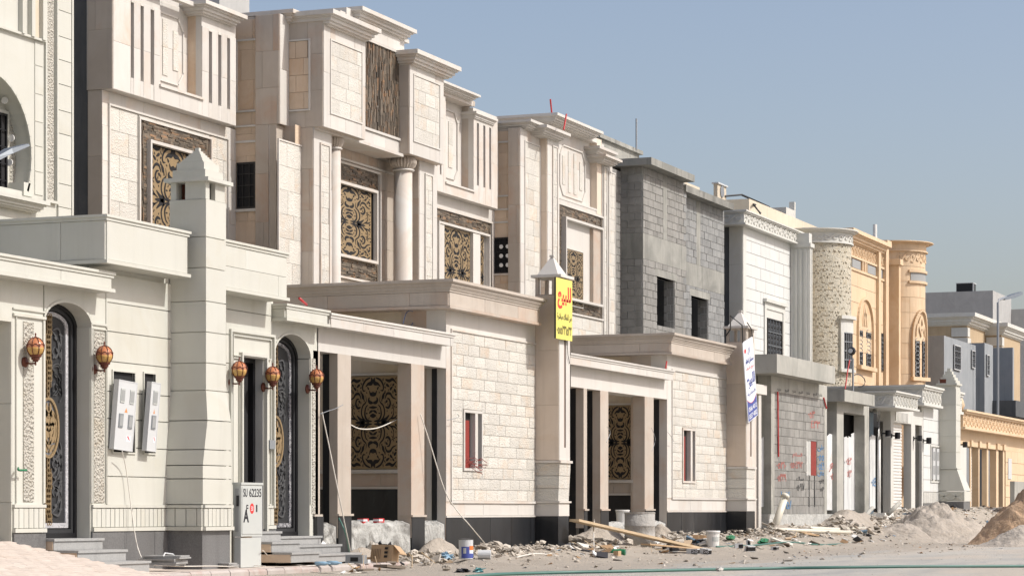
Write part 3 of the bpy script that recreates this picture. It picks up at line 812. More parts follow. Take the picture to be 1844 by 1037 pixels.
# lantern room, ledge and stepped cap
zl0, zl1 = zT(390, 362), zT(390, 331)
ft = [(0, .30), (.52, 1)]
mb = MB(); wx = tx1 - tx0; wy = ty1 - yT; lw = .012
for (a, b) in ((0, .2), (.5, 1)): mb.box(tx0 + lw + (wx - 2 * lw) * a, tx0 + lw + (wx - 2 * lw) * b, yT + lw, yT + .08, zl0, zl1)
for (a, b) in ((0, .52), (.82, 1)): mb.box(tx0 + lw, tx0 + .08, yT + .081 + (wy - .09) * a, yT + .081 + (wy - .09) * b, zl0, zl1)
mb.box(tx1 - .09, tx1 - lw, yT + .081, ty1, zl0, zl1); mb.box(tx0 + .081, tx1 - .091, ty1 - .06, ty1, zl0, zl1)
w1.part('lantern_room', mb, CREAM, tw); w1.part('lantern_lining', MB().box(tx0 + .2, tx0 + .22, yT + .1, ty1 - .07, zl0, zl1), COPPER, tw)
w1.part('tower_ledge', MB().box(tx0 - .07, tx1 + .07, yT - .07, ty1 + .05, zl1, zl1 + .05), CREAM, tw)
mb = MB(); z = zl1 + .05; 
cx_, cy_ = (tx0 + tx1) / 2, (yT + ty1) / 2
for (s_, h_) in ((.43, .115), (.36, .10), (.30, .024), (.265, .024), (.23, .024), (.195, .024), (.16, .024), (.125, .024), (.09, .024), (.05, .045)):
    w1.part('cap_step', MB().box(cx_ - s_ * wx / .96, cx_ + s_ * wx / .96, cy_ - s_ * wy / .96 * 1.0, cy_ + s_ * wy / .96, z, z + h_ - .002), CREAM, tw); z += h_
# canopies
yc1 = W - .27
canopy(w1, 12, X(209, yc1), yc1, W + 1.4, Z(209, 527, yc1), Z(209, 491, yc1), CREAM, joint=False, tw=1.6, capf=.14)
yg = W - .38
zg1, zg0 = Z(193, 385, yg), Z(193, 473, yg)
canopy(w1, X(193, yg), X(345, yg), yg, W + 3.5, zg0, zg1, CREAM, tw=3.2, capf=.1)
w1.part('guard_room', MB().box(X(193, yg) + .33, X(345, yg), W + .27, W + 3.4, 0, zg0 + .05), CREAM)
w1.part('guard_room', MB().box(tx1 - .05, X(522, yg) - .25, W + .27, W + 2.4, 0, zg0 + .05), CREAM)
canopy(w1, tx1 - .1, X(523, yg), yg, W + 2.5, Z(522, 542, yg), Z(522, 455, yg), CREAM, tw=1.9, capf=.1)
yc2 = W - .25
zc21, zc20 = Z(640, 567, yc2), Z(640, 596, yc2)
canopy(w1, X(517, yc2), X(596, yc2), yc2, W + 1.5, zc20, zc21, CREAM, joint=False, tw=1.3, capf=.16)
# jamb right of door 2
tiles(w1, 'rough_strip', P, X(561, W), X(567, W), z16(560, 925), z16(561, 645), .4, .8, CREAMR, t=.012, gap=.004, bond=0)
w1.part('jamb_facing', MB().pbox(P, d2b, xr, -.3, zc20, -.2, 0), CREAM)
w1.part('wall_above_gate', MB().pbox(P, X(487, W), d2a, sp2, zc20, -.2, 0), CREAM)
w1.part('reveal_lining', MB().box(d1b - .008, d1b + .01, W + .004, W + .2, -.1, sp1 - .01), CREAM)
w1.part('reveal_lining', MB().box(d2b - .008, d2b + .01, W + .004, W + .2, -.1, sp2 - .01), CREAM)
arched_door(w1, d1a - .0, d1b, d1b_z, sp1 - .02, rise1 + .02, W + .24, 'arched charcoal door with gold medallion, left of the meter boxes')
arched_door(w1, d2a - .0, d2b, d2z, sp2 - .02, rise2 + .02, W + .24, 'arched charcoal door with gold medallion, right of the cabinet')
w1.part('intercom', MB().pbox(P, X(478, W), X(488, W), z16(480, 808), z16(480, 792), .005, .07), GALV)
steps('three grey granite steps below the left arched door', d1a + .03, d1b + .1, W + .2, d1b_z + .0, 3, .137, .33)
steps('three grey granite steps below the arched door beside the cabinet', d2a - .25, d2b + .16, W + .2, d2z, 3, .12, .32)
steps('narrow granite steps behind the grey cabinet', pda - .0, pdb + .18, W + .1, pdz, 3, .14, .3)

# ------------------------------------------------------------------ amber wall lamps
def wall_lamp(px, py, label, y=W, s=1.0):
    x = X(px, y - .0); z = Z(px, py, y)
    th = T('wall_lamp', label, 'lamp', (x, y, z - .12), group='amber globe wall lamps on the cream wall')
    oy = y - .15; gx_ = X(px, oy); c = (gx_, oy, z)
    th.part('wall_plate', MB().lathe((gx_ , y - .0, z - .17), [(.0, 0), (.07, 0), (.06, .018), (.03, .03), (0, .032)], 14, axis='y'), COPPER, smooth=True)
    mb = MB().tube([(gx_, y - .02, z - .18), (gx_, y - .09, z - .19), (gx_, oy, z - .185), (gx_, oy, z - .15)], .012); mb.lathe((gx_, oy, z - .215), [(.0, 0), (.012, .01), (.01, .04)], 8); th.part('arm', mb, COPPER)
    th.part('cup', MB().lathe(c, [(.03, -.17), (.034, -.15), (.05, -.145), (.05, -.12), (.068, -.112), (.072, -.09), (.06, -.085)], 12), COPPER)
    r = .105
    th.part('globe', MB().lathe(c, [(r * math.cos(a), r * math.sin(a) * 1.08) for a in [math.radians(d) for d in range(-52, 91, 11)]] + [(.0001, r * 1.08)], 20), AMBER, smooth=True)
    th.part('petal_glass', MB().lathe(c, [(r * 1.012 * math.cos(a), r * math.sin(a) * 1.09) for a in [math.radians(d) for d in range(-50, 3, 8)]], 20), AMBERY, smooth=True)
    mb = MB()
    for k in range(8):
        a = k * math.pi / 4 + .2
        mb.tube([(c[0] + 1.03 * r * math.cos(b) * math.cos(a), c[1] + 1.03 * r * math.cos(b) * math.sin(a), c[2] + 1.11 * r * math.sin(b)) for b in [math.radians(d) for d in range(-55, 95, 14)]], .0058, 5)
        pts = []
        for i in range(7):
            t = i / 6; an = a + t * math.pi / 4; b = math.radians(2 + 16 * math.sin(math.pi * t))
            pts.append((c[0] + 1.03 * r * math.cos(b) * math.cos(an), c[1] + 1.03 * r * math.cos(b) * math.sin(an), c[2] + 1.11 * r * math.sin(b)))
        mb.tube(pts, .0048, 5)
    th.part('cage', mb, COPPER)
    th.part('finial', MB().lathe((c[0], c[1], c[2] + r * 1.1), [(.022, -.004), (.014, .01), (.006, .02), (.011, .032), (.011, .042), (.0, .058)], 10), COPPER, smooth=True)
wall_lamp(64, 628, 'amber globe wall lamp on the pier left of the first arched door')
wall_lamp(188, 642, 'amber globe wall lamp between the first arched door and the meter boxes')
wall_lamp(431, 668, 'amber globe wall lamp left of the dark service door')
wall_lamp(491, 677, 'amber globe wall lamp between the service door and the second arched door')
wall_lamp(570, 681, 'amber globe wall lamp right of the second arched door, nearest the garage')

# ------------------------------------------------------------------ meter boxes half out of their niches
def meter_box(px0, px1, pt, pb, label, cols, oo=.08, thk=.055):
    y = W - oo; P = Pl('F', y); u0, u1 = X(px0, y), X(px1, y); z1, z0 = Z(px0, pt, y), Z(px0, pb, y)
    th = T('meter_box', label, 'meter box', ((u0 + u1) / 2, W, z0), group='electric meter boxes leaning out of the wall niches')
    R = Matrix.Translation((u0, y, z0)) @ Matrix.Rotation(.06, 4, 'X') @ Matrix.Rotation(.05, 4, 'Y')
    Q = lambda mb: setattr(mb, 'v', [tuple(R @ (Vector(v) - Vector((u0, y, z0)))) for v in mb.v]) or mb
    w, h = u1 - u0, z1 - z0
    th.part('housing', Q(MB().pbox(P, u0, u1, z0, z1, -thk, 0)), STEEL)
    th.part('cover', Q(frame(MB().pbox(P, u0 + .01, u1 - .01, z0 + .01, z1 - .01, 0, .012), P, u0, u1, z0, z1, .012, 0, .016)), STEEL)
    for i in range(cols):
        for (a, b) in ((.12, .32), (.48, .68)):
            uu = u0 + w * (i + .28) / cols; ub = u0 + w * (i + .72) / cols
            f = th.part('window', Q(MB().pbox(P, uu, ub, z1 - h * b, z1 - h * a, .012, .022)), GALV if a > .3 else CABG)
            th.part('pane', Q(MB().pbox(P, uu + .012, ub - .012, z1 - h * b + .02, z1 - h * a - .02, .022, .025)), CABS, f)
    th.part('warning_sticker', Q(MB().pprism(P, [(u0 + w * .42, z1 - h * .455), (u0 + w * .58, z1 - h * .455), (u0 + w * .5, z1 - h * .39)], .012, .0135)), plain('sticker_orange' + str(px0), (.6, .25, .08)))
    th.part('paper_sticker', Q(MB().pbox(P, u0 + w * .6, u0 + w * .85, z0 + h * .13, z0 + h * .22, .012, .0135)), SIGNW)
    th.part('red_mark', Q(MB().pprism(P, [(u0 + w * .66, z0 + h * .2), (u0 + w * .78, z0 + h * .15), (u0 + w * .8, z0 + h * .16), (u0 + w * .7, z0 + h * .22)], .0136, .014)), SREDM)
meter_box(203, 237, 682, 808, 'wide light grey meter box with two columns of windows leaning out of its niche', 2)
meter_box(262, 279, 686, 811, 'narrow light grey meter box hanging tilted from the right niche', 1, .12)
# ------------------------------------------------------------------ pink limestone street walls with open garages (two alike)
def foot_z(px, py): return z16(px, py)
def niche_window(th, pxa, pxb, pt, pb, redw, wires=True):
    P = F16; u0, u1 = X(pxa, W), X(pxb, W); z1, z0 = z16(pxa, pt), z16(pxa, pb)
    mb = frame(MB(), P, u0, u1, z0, z1, .045, -.07, .03); um = u0 + (u1 - u0) * .60; mb.pbox(P, um, um + (u1 - u0) * .14, z0 + .045, z1 - .045, -.07, .025)
    f = th.part('meter_niche', mb, PINKW)
    mb = MB().pbox(P, u0 + .045, u1 - .045, z0 + .045, z1 - .045, -.1, -.071); th.part('niche_back', mb, DARKIN, f)
    mb = MB().pbox(P, u0 + .10 + redw, u0 + .10 + redw + .3, z0 + .05, z1 - .17, -.07, -.055); th.part('red_board', mb, RED, f)
    if wires:
        rg = random.Random(9); mb = MB()
        for k in range(12):
            a = Vector((u0 + rg.uniform(.1, u1 - u0 - .1), W + .06, z0 + rg.uniform(.08, .2))); pts = [a]
            for i in range(5): a = a + Vector((rg.uniform(-.05, .08), -.035 - rg.uniform(0, .02), rg.uniform(-.05, .04))); pts.append(a)
            mb.tube(pts, .005, 4)
        th.part('loose_wires', mb, RED, f)
    return (u0 + .01, u1 - .01, z0 + .01, z1 - .01)

def mk_wall(lab, piers, openz, garage_panel, canopyG, canopyU, wallpx, rows, tower, footz, nichep, xl, plab, band=None, marble=()):
    """piers: list of (front px L, front px R, back px of stone side, back px of marble side or None, base px top)"""
    x_l = xl; base = (X(wallpx[0], W), W, 0)
    th = T('street_wall', lab, 'wall', base)
    P = F16
    zb_ = lambda px, py: z16(px, py)
    # piers
    zl = openz                                            # underside of the lintel (level)
    for (a, b, sb, mbk, capy) in piers:
        x0, x1 = X(a, W), X(b, W); yb = Y(sb, x0); zc = z16(a, capy); g0 = gz(x0, W) - .3
        nm = 'pier'
        pr = th.part(nm, MB().box(x0, x1, W, yb, zc - .35, zl), PINK)
        th.part('pier_cap', MB().box(x0 - .02, x1 + .03, W - .035, yb - .05, zc - .02, zc + .012), PINK, pr)
        th.part('marble_base', MB().box(x0 + .006, x1 - .004, W - .012, yb - .1, g0, zc - .02), BLK, pr)
        if mbk: th.part('marble_jamb', MB().box(x0 + .015, x1 - .02, yb, Y(mbk, x0 + .015), g0, zl), BLK, pr)
    # lintel and gate canopy
    x_r = X(wallpx[0], W)
    zt = z16(*canopyG[4]); 
    yc = W - canopyG[2]
    th.part('lintel', MB().box(x_l + .002, x_r - .0, W, W + .42, zl, Z(canopyG[1], canopyG[3][1], yc) + .02), PINKW)
    zt_, zb2 = Z(canopyG[1], canopyG[3][0], yc), Z(canopyG[1], canopyG[3][1], yc)
    if canopyG[5]: zt_, zb2 = canopyG[5]
    canopy(th, X(canopyG[0], yc), X(canopyG[1], yc), yc, W + 1.2, zb2, zt_, PINKW, lip=False, joint=False, tw=1.1, capf=.12)
    # guard-house parapet
    (pl, pr_, prot, t_, b_) = canopyU; yu = W - prot
    z1, z0 = Z(pl, t_, yu), Z(pl, b_, yu); xa, xb = X(pl, yu), X(pr_, yu)
    canopy(th, xa + .0, xb, yu + .06, W + 5.0, z0, z1 - .13, PINK, lip=True, joint=False, tw=1.5, capf=.02)
    cornice(th, xa - .07, xb + .07, yu - .02, W + 5.0, z1 - .15, z1, PINK, ins=.09, name='parapet_cornice')
    # stone wall with rock-faced tiles
    (wa, wb, ft, fb, bt, bb) = wallpx[0], wallpx[1], wallpx[2], wallpx[3], wallpx[4], wallpx[5]
    u0, u1 = X(wa, W), X(wb, W)
    ng = niche_window(th, *nichep)
    th.part('wall_core', wall(MB(), P, u0, u1 + .3, -.2, z0 + .05, -.35, -.012, [ng]), PINKW)
    zb0 = z16(wa, bb); zb1 = z16(wa, bt)
    uf0 = X(wallpx[6], W)
    ztile = z16(wa, ft)
    fr = frame(MB(), P, uf0, u1 + .0, zb1, ztile, .03, -.012, .028, 'lt'); fr.pbox(P, uf0, u1, zb1 - .03, zb1 + .012, -.012, .03); th.part('wall_moulding', fr, PINKW)
    tiles(th, 'rock_faced_tile', P, uf0 + .03, u1, zb1 + .012, ztile - .03, .47, (ztile - zb1) / rows, ROCKY, t=.018, gap=.008, holes=[(ng[0] - .02, ng[1] + .02, ng[2] - .02, ng[3] + .02)], kind='rough', o=-.012, bond=.5, wv=.12)
    tiles(th, 'plain_slab', P, u0, u1, zb0, zb1 - .032, .8, .5, PINKW, t=.014, gap=.004, o=-.012, bond=0)
    th.part('edge_slab', MB().pbox(P, u0, uf0 - .002, zb1, z0 + .02, -.012, .004), PINKW)
    th.part('top_slab', MB().pbox(P, uf0, u1, ztile + .001, z0 + .02, -.012, .004), PINKW)
    th.part('base_ledge', MB().pbox(P, u0 - .01, u1, zb0 - .03, zb0 - .001, -.012, .02), PINKW)
    tiles(th, 'marble_slab', P, u0, u1, -.25, zb0 - .031, .95, 2, BLK, t=.02, gap=.003, o=-.012, bond=0)
    # left return of the stone wall = far side wall of the garage
    L = Pl('L', u0)
    (sb, mbk) = wallpx[7], wallpx[8]
    th.part('end_pier', MB().box(u0 + .001, u0 + .3, W + .001, W + .8, -.25, z0), PINK)
    ysb, ymb = Y(sb, u0), Y(mbk, u0)
    th.part('marble_jamb', MB().box(u0 - .012, u0 + .01, ysb, ymb, -.2, zl), BLK)
    u0s = u0 + .06; L = Pl('L', u0s)
    th.part('garage_side_wall', MB().box(u0s, u0s + .2, W + .5, W + 5, -.2, z0 + .02), BEIGEST)
    (ga, gb, gt, gbm) = garage_panel[:4]
    A, B = L.u(ga), L.u(gb); zA, zB = L.z(ga, gt), L.z(gb, gbm)
    gp = gold_panel(th, L, A - (B - A) * garage_panel[4], B + (B - A) * garage_panel[5], zB, zA, .02, clip=(A - (B - A) * garage_panel[4], B + (B - A) * garage_panel[5]))
    mb = MB(); mb.pbox(L, -(W + 3.5), -(W + .5), zA + .02, zA + .055, .0, .05); mb.pbox(L, -(W + 3.5), -(W + .5), zB - .08, zB - .02, .0, .06); mb.pbox(L, -(W + 3.5), -(W + .5), zB - .34, zB - .30, 0, .04)
    th.part('side_moulding', mb, PINKW)
    tiles(th, 'side_slab', L, -(W + 3.4), -(W + .5), zB - .30, zB - .082, .55, .3, PINK, t=.015, gap=.004)
    th.part('marble_dado', MB().pbox(L, -(W + 5), -(W + .5), -.2, zB - .345, 0, .02), BLK)
    th.part('garage_back_wall', MB().box(x_l - .4, u0s, W + 5, W + 5.2, -.2, z0), DARKIN if band else BEIGEST)
    th.part('garage_roof', MB().box(x_l - .2, u0s - .002, W + 2.8, W + 5, zl + .3, zl + .45), BEIGEST)
    # tower
    (tl, tf, tr, capt, ledge_y, b1, b2, b3, apx, apy, fw, base_r) = tower
    ytf = W * Y(tf, 1) / Y(tl, 1); tx0, tx1 = X(tf, ytf), X(tr, ytf); PT = Pl('F', ytf); zz = lambda py: Z(tf, py, ytf)
    zcap = zz(capt); zled = zz(ledge_y); dx = X(fw, ytf - .1) - tx1
    tw = th.part('tower', MB().box(tx0, tx1, ytf, W + .002, zled, zcap - .32), PINK)
    rg = random.Random(5)
    LT = Pl('L', tx0)
    tiles(th, 'tower_slab', LT, -W, -ytf, zled + .02, zcap - .34, .7, .85, TANP, t=.012, gap=.004, bond=0, parent=tw)
    sl0, sl1 = tx0 + (tx1 - tx0) * .45, tx0 + (tx1 - tx0) * .62
    wall(mbx := MB(), PT, tx0, tx1, zled + .02, zcap - .32, 0, .014, [(sl0, sl1, zled + .25, zcap - .75)]); th.part('tower_facing', mbx, PINKW, tw)
    th.part('slot_lining', MB().pbox(PT, sl0, sl1, zled + .25, zcap - .75, -.004, .002), BROWNR, tw)  # brown plate, the slot's shade put into its colour
    # lantern with openings
    zl0 = zcap - .32; mb = MB(); yb = W + .0
    for (a, b) in ((0, .3), (.72, 1)): mb.box(tx0 + (tx1 - tx0) * a, tx0 + (tx1 - tx0) * b, ytf, ytf + .07, zl0, zcap - .02)
    for (a, b) in ((0, .16), (.84, 1)): mb.box(tx0, tx0 + .06, ytf + .071 + (yb - ytf - .07) * a, ytf + .071 + (yb - ytf - .07) * b, zl0, zcap - .02); mb.box(tx1 - .06, tx1, ytf + .071 + (yb - ytf - .07) * a, ytf + .071 + (yb - ytf - .07) * b, zl0, zcap - .02)
    th.part('lantern_room', mb, PINK, tw)
    th.part('tower_ledge', MB().box(tx0 - .07, tx1 + .07, ytf - .07, yb + .06, zcap - .02, zcap + .03), PINKW, tw)
    cx, cy = (tx0 + tx1) / 2, (ytf + yb) / 2; hw, hd = (tx1 - tx0) / 2 - .02, (yb - ytf) / 2 - .02; za = zcap + .03; zp = Z(apx, apy, cy)
    th.part('pyramid_cap', MB().loft([[(cx - hw, cy - hd, za), (cx + hw, cy - hd, za), (cx + hw, cy + hd, za), (cx - hw, cy + hd, za)],
                                       [(cx - .02, cy - .02, zp - .04), (cx + .02, cy - .02, zp - .04), (cx + .02, cy + .02, zp - .04), (cx - .02, cy + .02, zp - .04)]]), PINKW, tw)
    th.part('cap_tip', MB().box(cx - .04, cx + .04, cy - .04, cy + .04, zp - .04, zp - .005), PINKW, tw)
    # flared rock-faced foot
    z1_, z2_, z3_ = zz(b1), zz(b2), zz(b3); e = dx
    R = lambda ex, z: [(tx0 - ex * .1, ytf - ex, z), (tx1 + ex * 1.0, ytf - ex, z), (tx1 + ex * 1.0, W + .2, z), (tx0 - ex * .1, W + .2, z)]
    th.part('tower_ledge', MB().box(tx0 - .03, tx1 + .05, ytf - .05, W - .002, zled - .03, zled + .015), PINKW, tw)
    h = (zled - .03 - z1_) / 3
    for k in range(3):
        q = lambda t: .02 + (e - .02) * (1 - t) ** 1.0 * 1.0
        za_, zb_2 = z1_ + k * h + .004, z1_ + (k + 1) * h - .004
        th.part('rough_block', MB().loft([R(q(k / 3), za_), R(q((k + 1) / 3), zb_2)]), ROCKY, tw)
    th.part('plain_block', MB().loft([R(e + .01, z2_ + .004), R(e + .01, z1_ - .03)]), PINKW, tw)
    th.part('foot_ledge', MB().box(tx0 - .04, tx1 + e + .04, ytf - e - .04, W - .002, z1_ - .028, z1_ + .002), PINKW, tw)
    th.part('marble_base', MB().loft([R(e, -.2), R(e, z2_)]), BLK, tw)
    return th, (tx0, tx1, ytf, zcap)

TANP = stone('shaded_tan_pink_limestone', (.60, .50, .40), (.66, .565, .47), (.56, .40, .27), acc=.03, accw=2.6, bump=.25, bs=24, var=.14, dirt=.08)  # darker stone for tower and pier left faces, their shade painted in
zl2 = (z16(631, 639) + z16(573, 630) + z16(764, 660)) / 3
w2, tw2 = mk_wall('pink limestone street wall with open garage, its tower bearing the yellow sign',
    [(564, 576, 560, None, 927), (608, 632, 593, 581, 926), (740.5, 764, 716, None, 928)], zl2,
    (631, 716, 679, 843, .02, .02), (597, 822, .25, (601, 624), (640, 600), None), (817, 981, .30, 502, 584 - 30),
    (803, 963.5, 590, 900, 902, 928, 811, 787, 778), 15,
    (964, 1006, 1025, 497, 830, 902, 929, 978, 990, 458, 1034, 1034), 0, (833, 867, 737, 847, .02), X(571, W), 'x')
zl3 = (z16(1037, 696) + z16(1095, 705) + z16(1176, 716)) / 3
w3, tw3 = mk_wall('pink limestone street wall with open garage, its tower bearing the white banner',
    [(1051, 1057, 1037, 1026, 917), (1081, 1095.5, 1067, 1057, 917), (1161, 1177, 1140, None, 917)], zl3,
    (1096, 1140, 731, 862, .3, .3), (1028, 1216, .22, (667, 685), (1100, 640), None), (1215, 1323, .28, 599, 637),
    (1201, 1308, 663, 880, 896, 919, 1209, 1187, 1176), 14,
    (1308, 1343, 1358, 589, 841, 897, 920, 963, 1324, 556, 1366, 1366), 0, (1228, 1251, 770, 869, .0, False), X(1028, W), 'x')

# low broken plaster kerbs left in the garage mouths
def plinth(x0, x1, z1, lab, seed):
    rg = random.Random(seed); mb = MB(); n = 14; m = 5; g = {}
    for j in range(m + 1):
        for i in range(n + 1):
            x = x0 + (x1 - x0) * i / n; y = W + .02 + .5 * j / m; e = rg.uniform(-.035, .02) if 0 < i < n else 0
            g[i, j] = len(mb.v); mb.v.append((x, y + (rg.uniform(-.02, .02) if j else 0), z1 + e - (.05 if j == 0 else 0)))
    for j in range(m):
        for i in range(n): mb.f.append((g[i, j], g[i + 1, j], g[i + 1, j + 1], g[i, j + 1]))
    for i in range(n):
        a = len(mb.v); 
        p, q = mb.v[g[i, 0]], mb.v[g[i + 1, 0]]
        o1 = rg.uniform(0, .03)
        mb.add([p, q, (q[0], q[1] - .02, -.2), (p[0], p[1] - .02, -.2)], [(0, 1, 2, 3)])
    mb.box(x0 + .001, x1 - .001, W + .06, W + .5, -.2, z1 - .08)
    return solo('garage_plinth', mb, SPLASH, lab, 'plinth', ((x0 + x1) / 2, W + .2, 0), group='broken plaster plinths in the garage mouths')
plinth(X(633, W), X(740, W), z16(680, 938), 'long splashed white plinth between the two garage piers under the gold screen', 1)
plinth(X(577, W), X(607, W), z16(590, 942), 'short splashed plinth beside the steps at the left garage pier', 2)
plinth(X(765, W), X(802, W), z16(780, 938), 'short splashed plinth against the pier left of the rock-faced wall', 3)
plinth(X(1096, W), X(1160, W), z16(1120, 940), 'broken plinth behind the concrete-crusted drum', 4)
plinth(X(1178, W), X(1200, W), z16(1188, 938), 'short broken plinth right of the drum', 5)
# ------------------------------------------------------------------ helpers for villa fronts
def clad(th, P, u0, u1, z0, z1, mat, tw=.62, thh=.6, name='stone_slab', holes=(), t=.014, kind='flat', bond=.5, gap=.003, wv=.25, o=0, parent=None):
    tiles(th, name, P, u0, u1, z0, z1, tw, thh, mat, t=t, gap=gap, holes=holes, kind=kind, bond=bond, wv=wv, o=o, parent=parent)
def panel(th, P, u0, u1, z0, z1, mat=None, tw=.45, thh=.26, w=.03, o=.014, kind='rough', t=.02, sides='lrtb', fm=None):
    """raised moulding round a field of rough tiles"""
    th.part('panel_moulding', frame(MB(), P, u0, u1, z0, z1, w, o, o + .035, sides), fm or PINKW)
    tiles(th, 'rough_tile', P, u0 + w + .004, u1 - w - .004, z0 + w + .004, z1 - w - .004, tw, thh, mat or ROCKY, t=t, gap=.006, kind=kind, o=o, wv=.2)
def octo(th, P, u0, u1, z0, z1, c, o, strips=3):
    """carved field with clipped corners"""
    cz = c * 1.2
    pts = [(u0, z0 + cz), (u0, z1 - cz), (u0 + c, z1), (u1 - c, z1), (u1, z1 - cz), (u1, z0 + cz), (u1 - c, z0), (u0 + c, z0), (u0, z0 + cz)]
    th.part('clipped_moulding', ring_on(MB(), P, pts, -.035, o, o + .03), PINKW)
    w = (u1 - u0) / (strips * 2 + 1)
    for k in range(strips):
        a = u0 + w * (k * 2 + 1); tiles(th, 'carved_strip', P, a, a + w, z0 + .12 + (cz if k in (0, strips - 1) else 0) * .6, z1 - .12 - (cz if k in (0, strips - 1) else 0) * .6, w, .5, ROCKY, t=.016, gap=.004, kind='rough', o=o, bond=0)
def grille_window(th, P, u0, u1, z0, z1, o=0, dots=False, nm='window', bars=4, rows=4, fr=BLACKM, scroll=False):
    w = th.part(nm, MB().pbox(P, u0, u1, z0, z1, o - .03, o - .01), DARKIN)
    th.part('window_frame', frame(MB(), P, u0, u1, z0, z1, .035, o - .01, o + .02), fr, w)
    mb = MB()
    for i in range(1, bars): u = u0 + (u1 - u0) * i / bars; mb.pbox(P, u - .008, u + .008, z0 + .03, z1 - .03, o, o + .016)
    for i in range(1, rows): z = z0 + (z1 - z0) * i / rows; mb.pbox(P, u0 + .03, u1 - .03, z - .008, z + .008, o + .0165, o + .03)
    if scroll:
        rg = random.Random(int(abs(u0) * 10))
        for i in range(bars):
            for k in range(int((z1 - z0) / .16)):
                uc = u0 + (u1 - u0) * (i + .5) / bars; zc = z0 + .1 + k * .16; r = min(.05, (u1 - u0) / bars * .4)
                ring_on(mb, P, [(uc + r * math.cos(a * 1.05), zc + r * math.sin(a * 1.05)) for a in range(6)], .012, o, o + .016)
    th.part('grille', mb, fr if not scroll else GALV, w)
    if dots:
        for i in range(2):
            for j in range(3):
                a = P.w(u0 + (u1 - u0) * (.45 + .4 * i), o + .03, z0 + (z1 - z0) * (.22 + .26 * j)); mb = MB()
                mb.lathe((a[0], a[1], a[2]), [(.0, -.01), (.05, -.01), (.05, .0), (0, .0)], 12, axis='x' if P.k == 'L' else 'y'); th.part('white_rosette', mb, WPL, w)
    return w
def slate_window(th, P, pa, pb, zt, zb, fa, fb, ft, fbm, ga, gb, gt, gbm, full=None, cap=None, vl=True, seed=1, mull=None):
    """slate surround (px pa..pb), pale inner frame fa..fb and gold screen ga..gb; z given in metres"""
    hole = [(P.u(fa), P.u(fb), fbm, ft)]
    vw = .13
    if vl: ledge(th, P, P.u(pa), P.u(pa) + vw, zb, zt, vertical=True, seed=seed, o=.014)
    ledge(th, P, P.u(pa) + (vw + .001 if vl else 0), P.u(pb) - .14, zb, zt, holes=hole, seed=seed + 1, o=.014)
    ledge(th, P, P.u(pb) - .139, P.u(pb), zb, zt, vertical=True, seed=seed + 2, o=.014)
    th.part('slate_moulding', frame(MB(), P, P.u(pa) - .04, P.u(pb) + .04, zb - .04, zt + .04, .04, 0, .07), PINKW)
    w = th.part('window', frame(MB(), P, P.u(fa), P.u(fb), fbm, ft, .055, 0, .12), PINKW)
    gold_panel(th, P, *(full or (P.u(ga), P.u(gb))), gbm, gt, .018, clip=(P.u(ga), P.u(gb)), parent=w)
    th.part('window_recess', frame(MB(), P, P.u(fa) + .056, P.u(fb) - .056, fbm + .056, ft - .056, .02, 0, .03), BLACKM, w)
    return w

# ------------------------------------------------------------------ pink villa in the middle (left half of the pair)
yL = 22.0; x0 = X(183, yL); yU = Y(203, x0); yRet = Y(158, x0)
x1 = X(424, yL); yC = Y(506, x1); yD = Y(487, x1); x2 = X(520, yC); yE = Y(582, x2)
xE1 = X(657, yE); x3 = X(737, yE); xG1 = X(798, yE); yS = Y(717, x3); yR = yU; x4 = X(890, yL); yV3 = Y(938, x4)
v2 = T('villa', 'tall pink limestone villa with slatted wings and slate panel over its columned porch', 'villa', (44, 26, 0))
zUb = Z(203, 160, yU); zUt = Z(375, 12, yU)
FU, FL, FC, FD, FE = Pl('F', yU), Pl('F', yL), Pl('F', yC), Pl('F', yD), Pl('F', yE)
# body
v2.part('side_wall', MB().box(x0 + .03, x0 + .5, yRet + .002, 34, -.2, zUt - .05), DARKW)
v2.part('body', MB().box(x0 + .5, x4, yRet + .2, 34, -.2, zUt - .05), BEIGEST)
v2.part('roof', MB().box(x0 + .03, x4, yRet, 34, zUt - .05, zUt), CONC)
# lower wall, left
v2.part('lower_wall', MB().box(x0 + .014, x1, yL + .001, yRet, -.2, zUb), PINKW)
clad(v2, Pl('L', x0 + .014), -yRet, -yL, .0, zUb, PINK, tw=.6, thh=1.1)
zs1t, zs1b = Z(250, 216, yL), Z(250, 413, yL) - 1.2
pu0, pu1 = FL.u(195), FL.u(246); zpt = Z(195, 190, yL)
sa, sb_ = FL.u(248), FL.u(375)
hole_all = [(FL.u(195), FL.u(407), zs1b - .6, zpt)]
clad(v2, FL, x0, x1, 2.5, zUb - .0, PINKW, holes=hole_all)
v2.part('wall_moulding', frame(MB(), FL, FL.u(193), FL.u(409), zs1b, zpt + .03, .035, .0, .05, 'lrt'), PINKW)
tiles(v2, 'rough_tile', FL, FL.u(196), FL.u(246), zs1b, zpt - .01, .62, .42, ROCKY, t=.022, gap=.008, kind='rough', bond=.5)
tiles(v2, 'rough_tile', FL, FL.u(377), FL.u(407), zs1b, zpt - .01, .5, .42, ROCKY, t=.022, gap=.008, kind='rough', bond=.5)
tiles(v2, 'rough_tile', FL, FL.u(248), FL.u(375), zs1t + .045, zpt - .01, .6, .42, ROCKY, t=.022, gap=.008, kind='rough', bond=.5)
zgt = Z(262, 252, yL)
slate_window(v2, FL, 248, 375, zs1t, zs1b, 261, 355, zgt, zs1b + .3, 263, 353, zgt - .02, zgt - 2.0, seed=11)
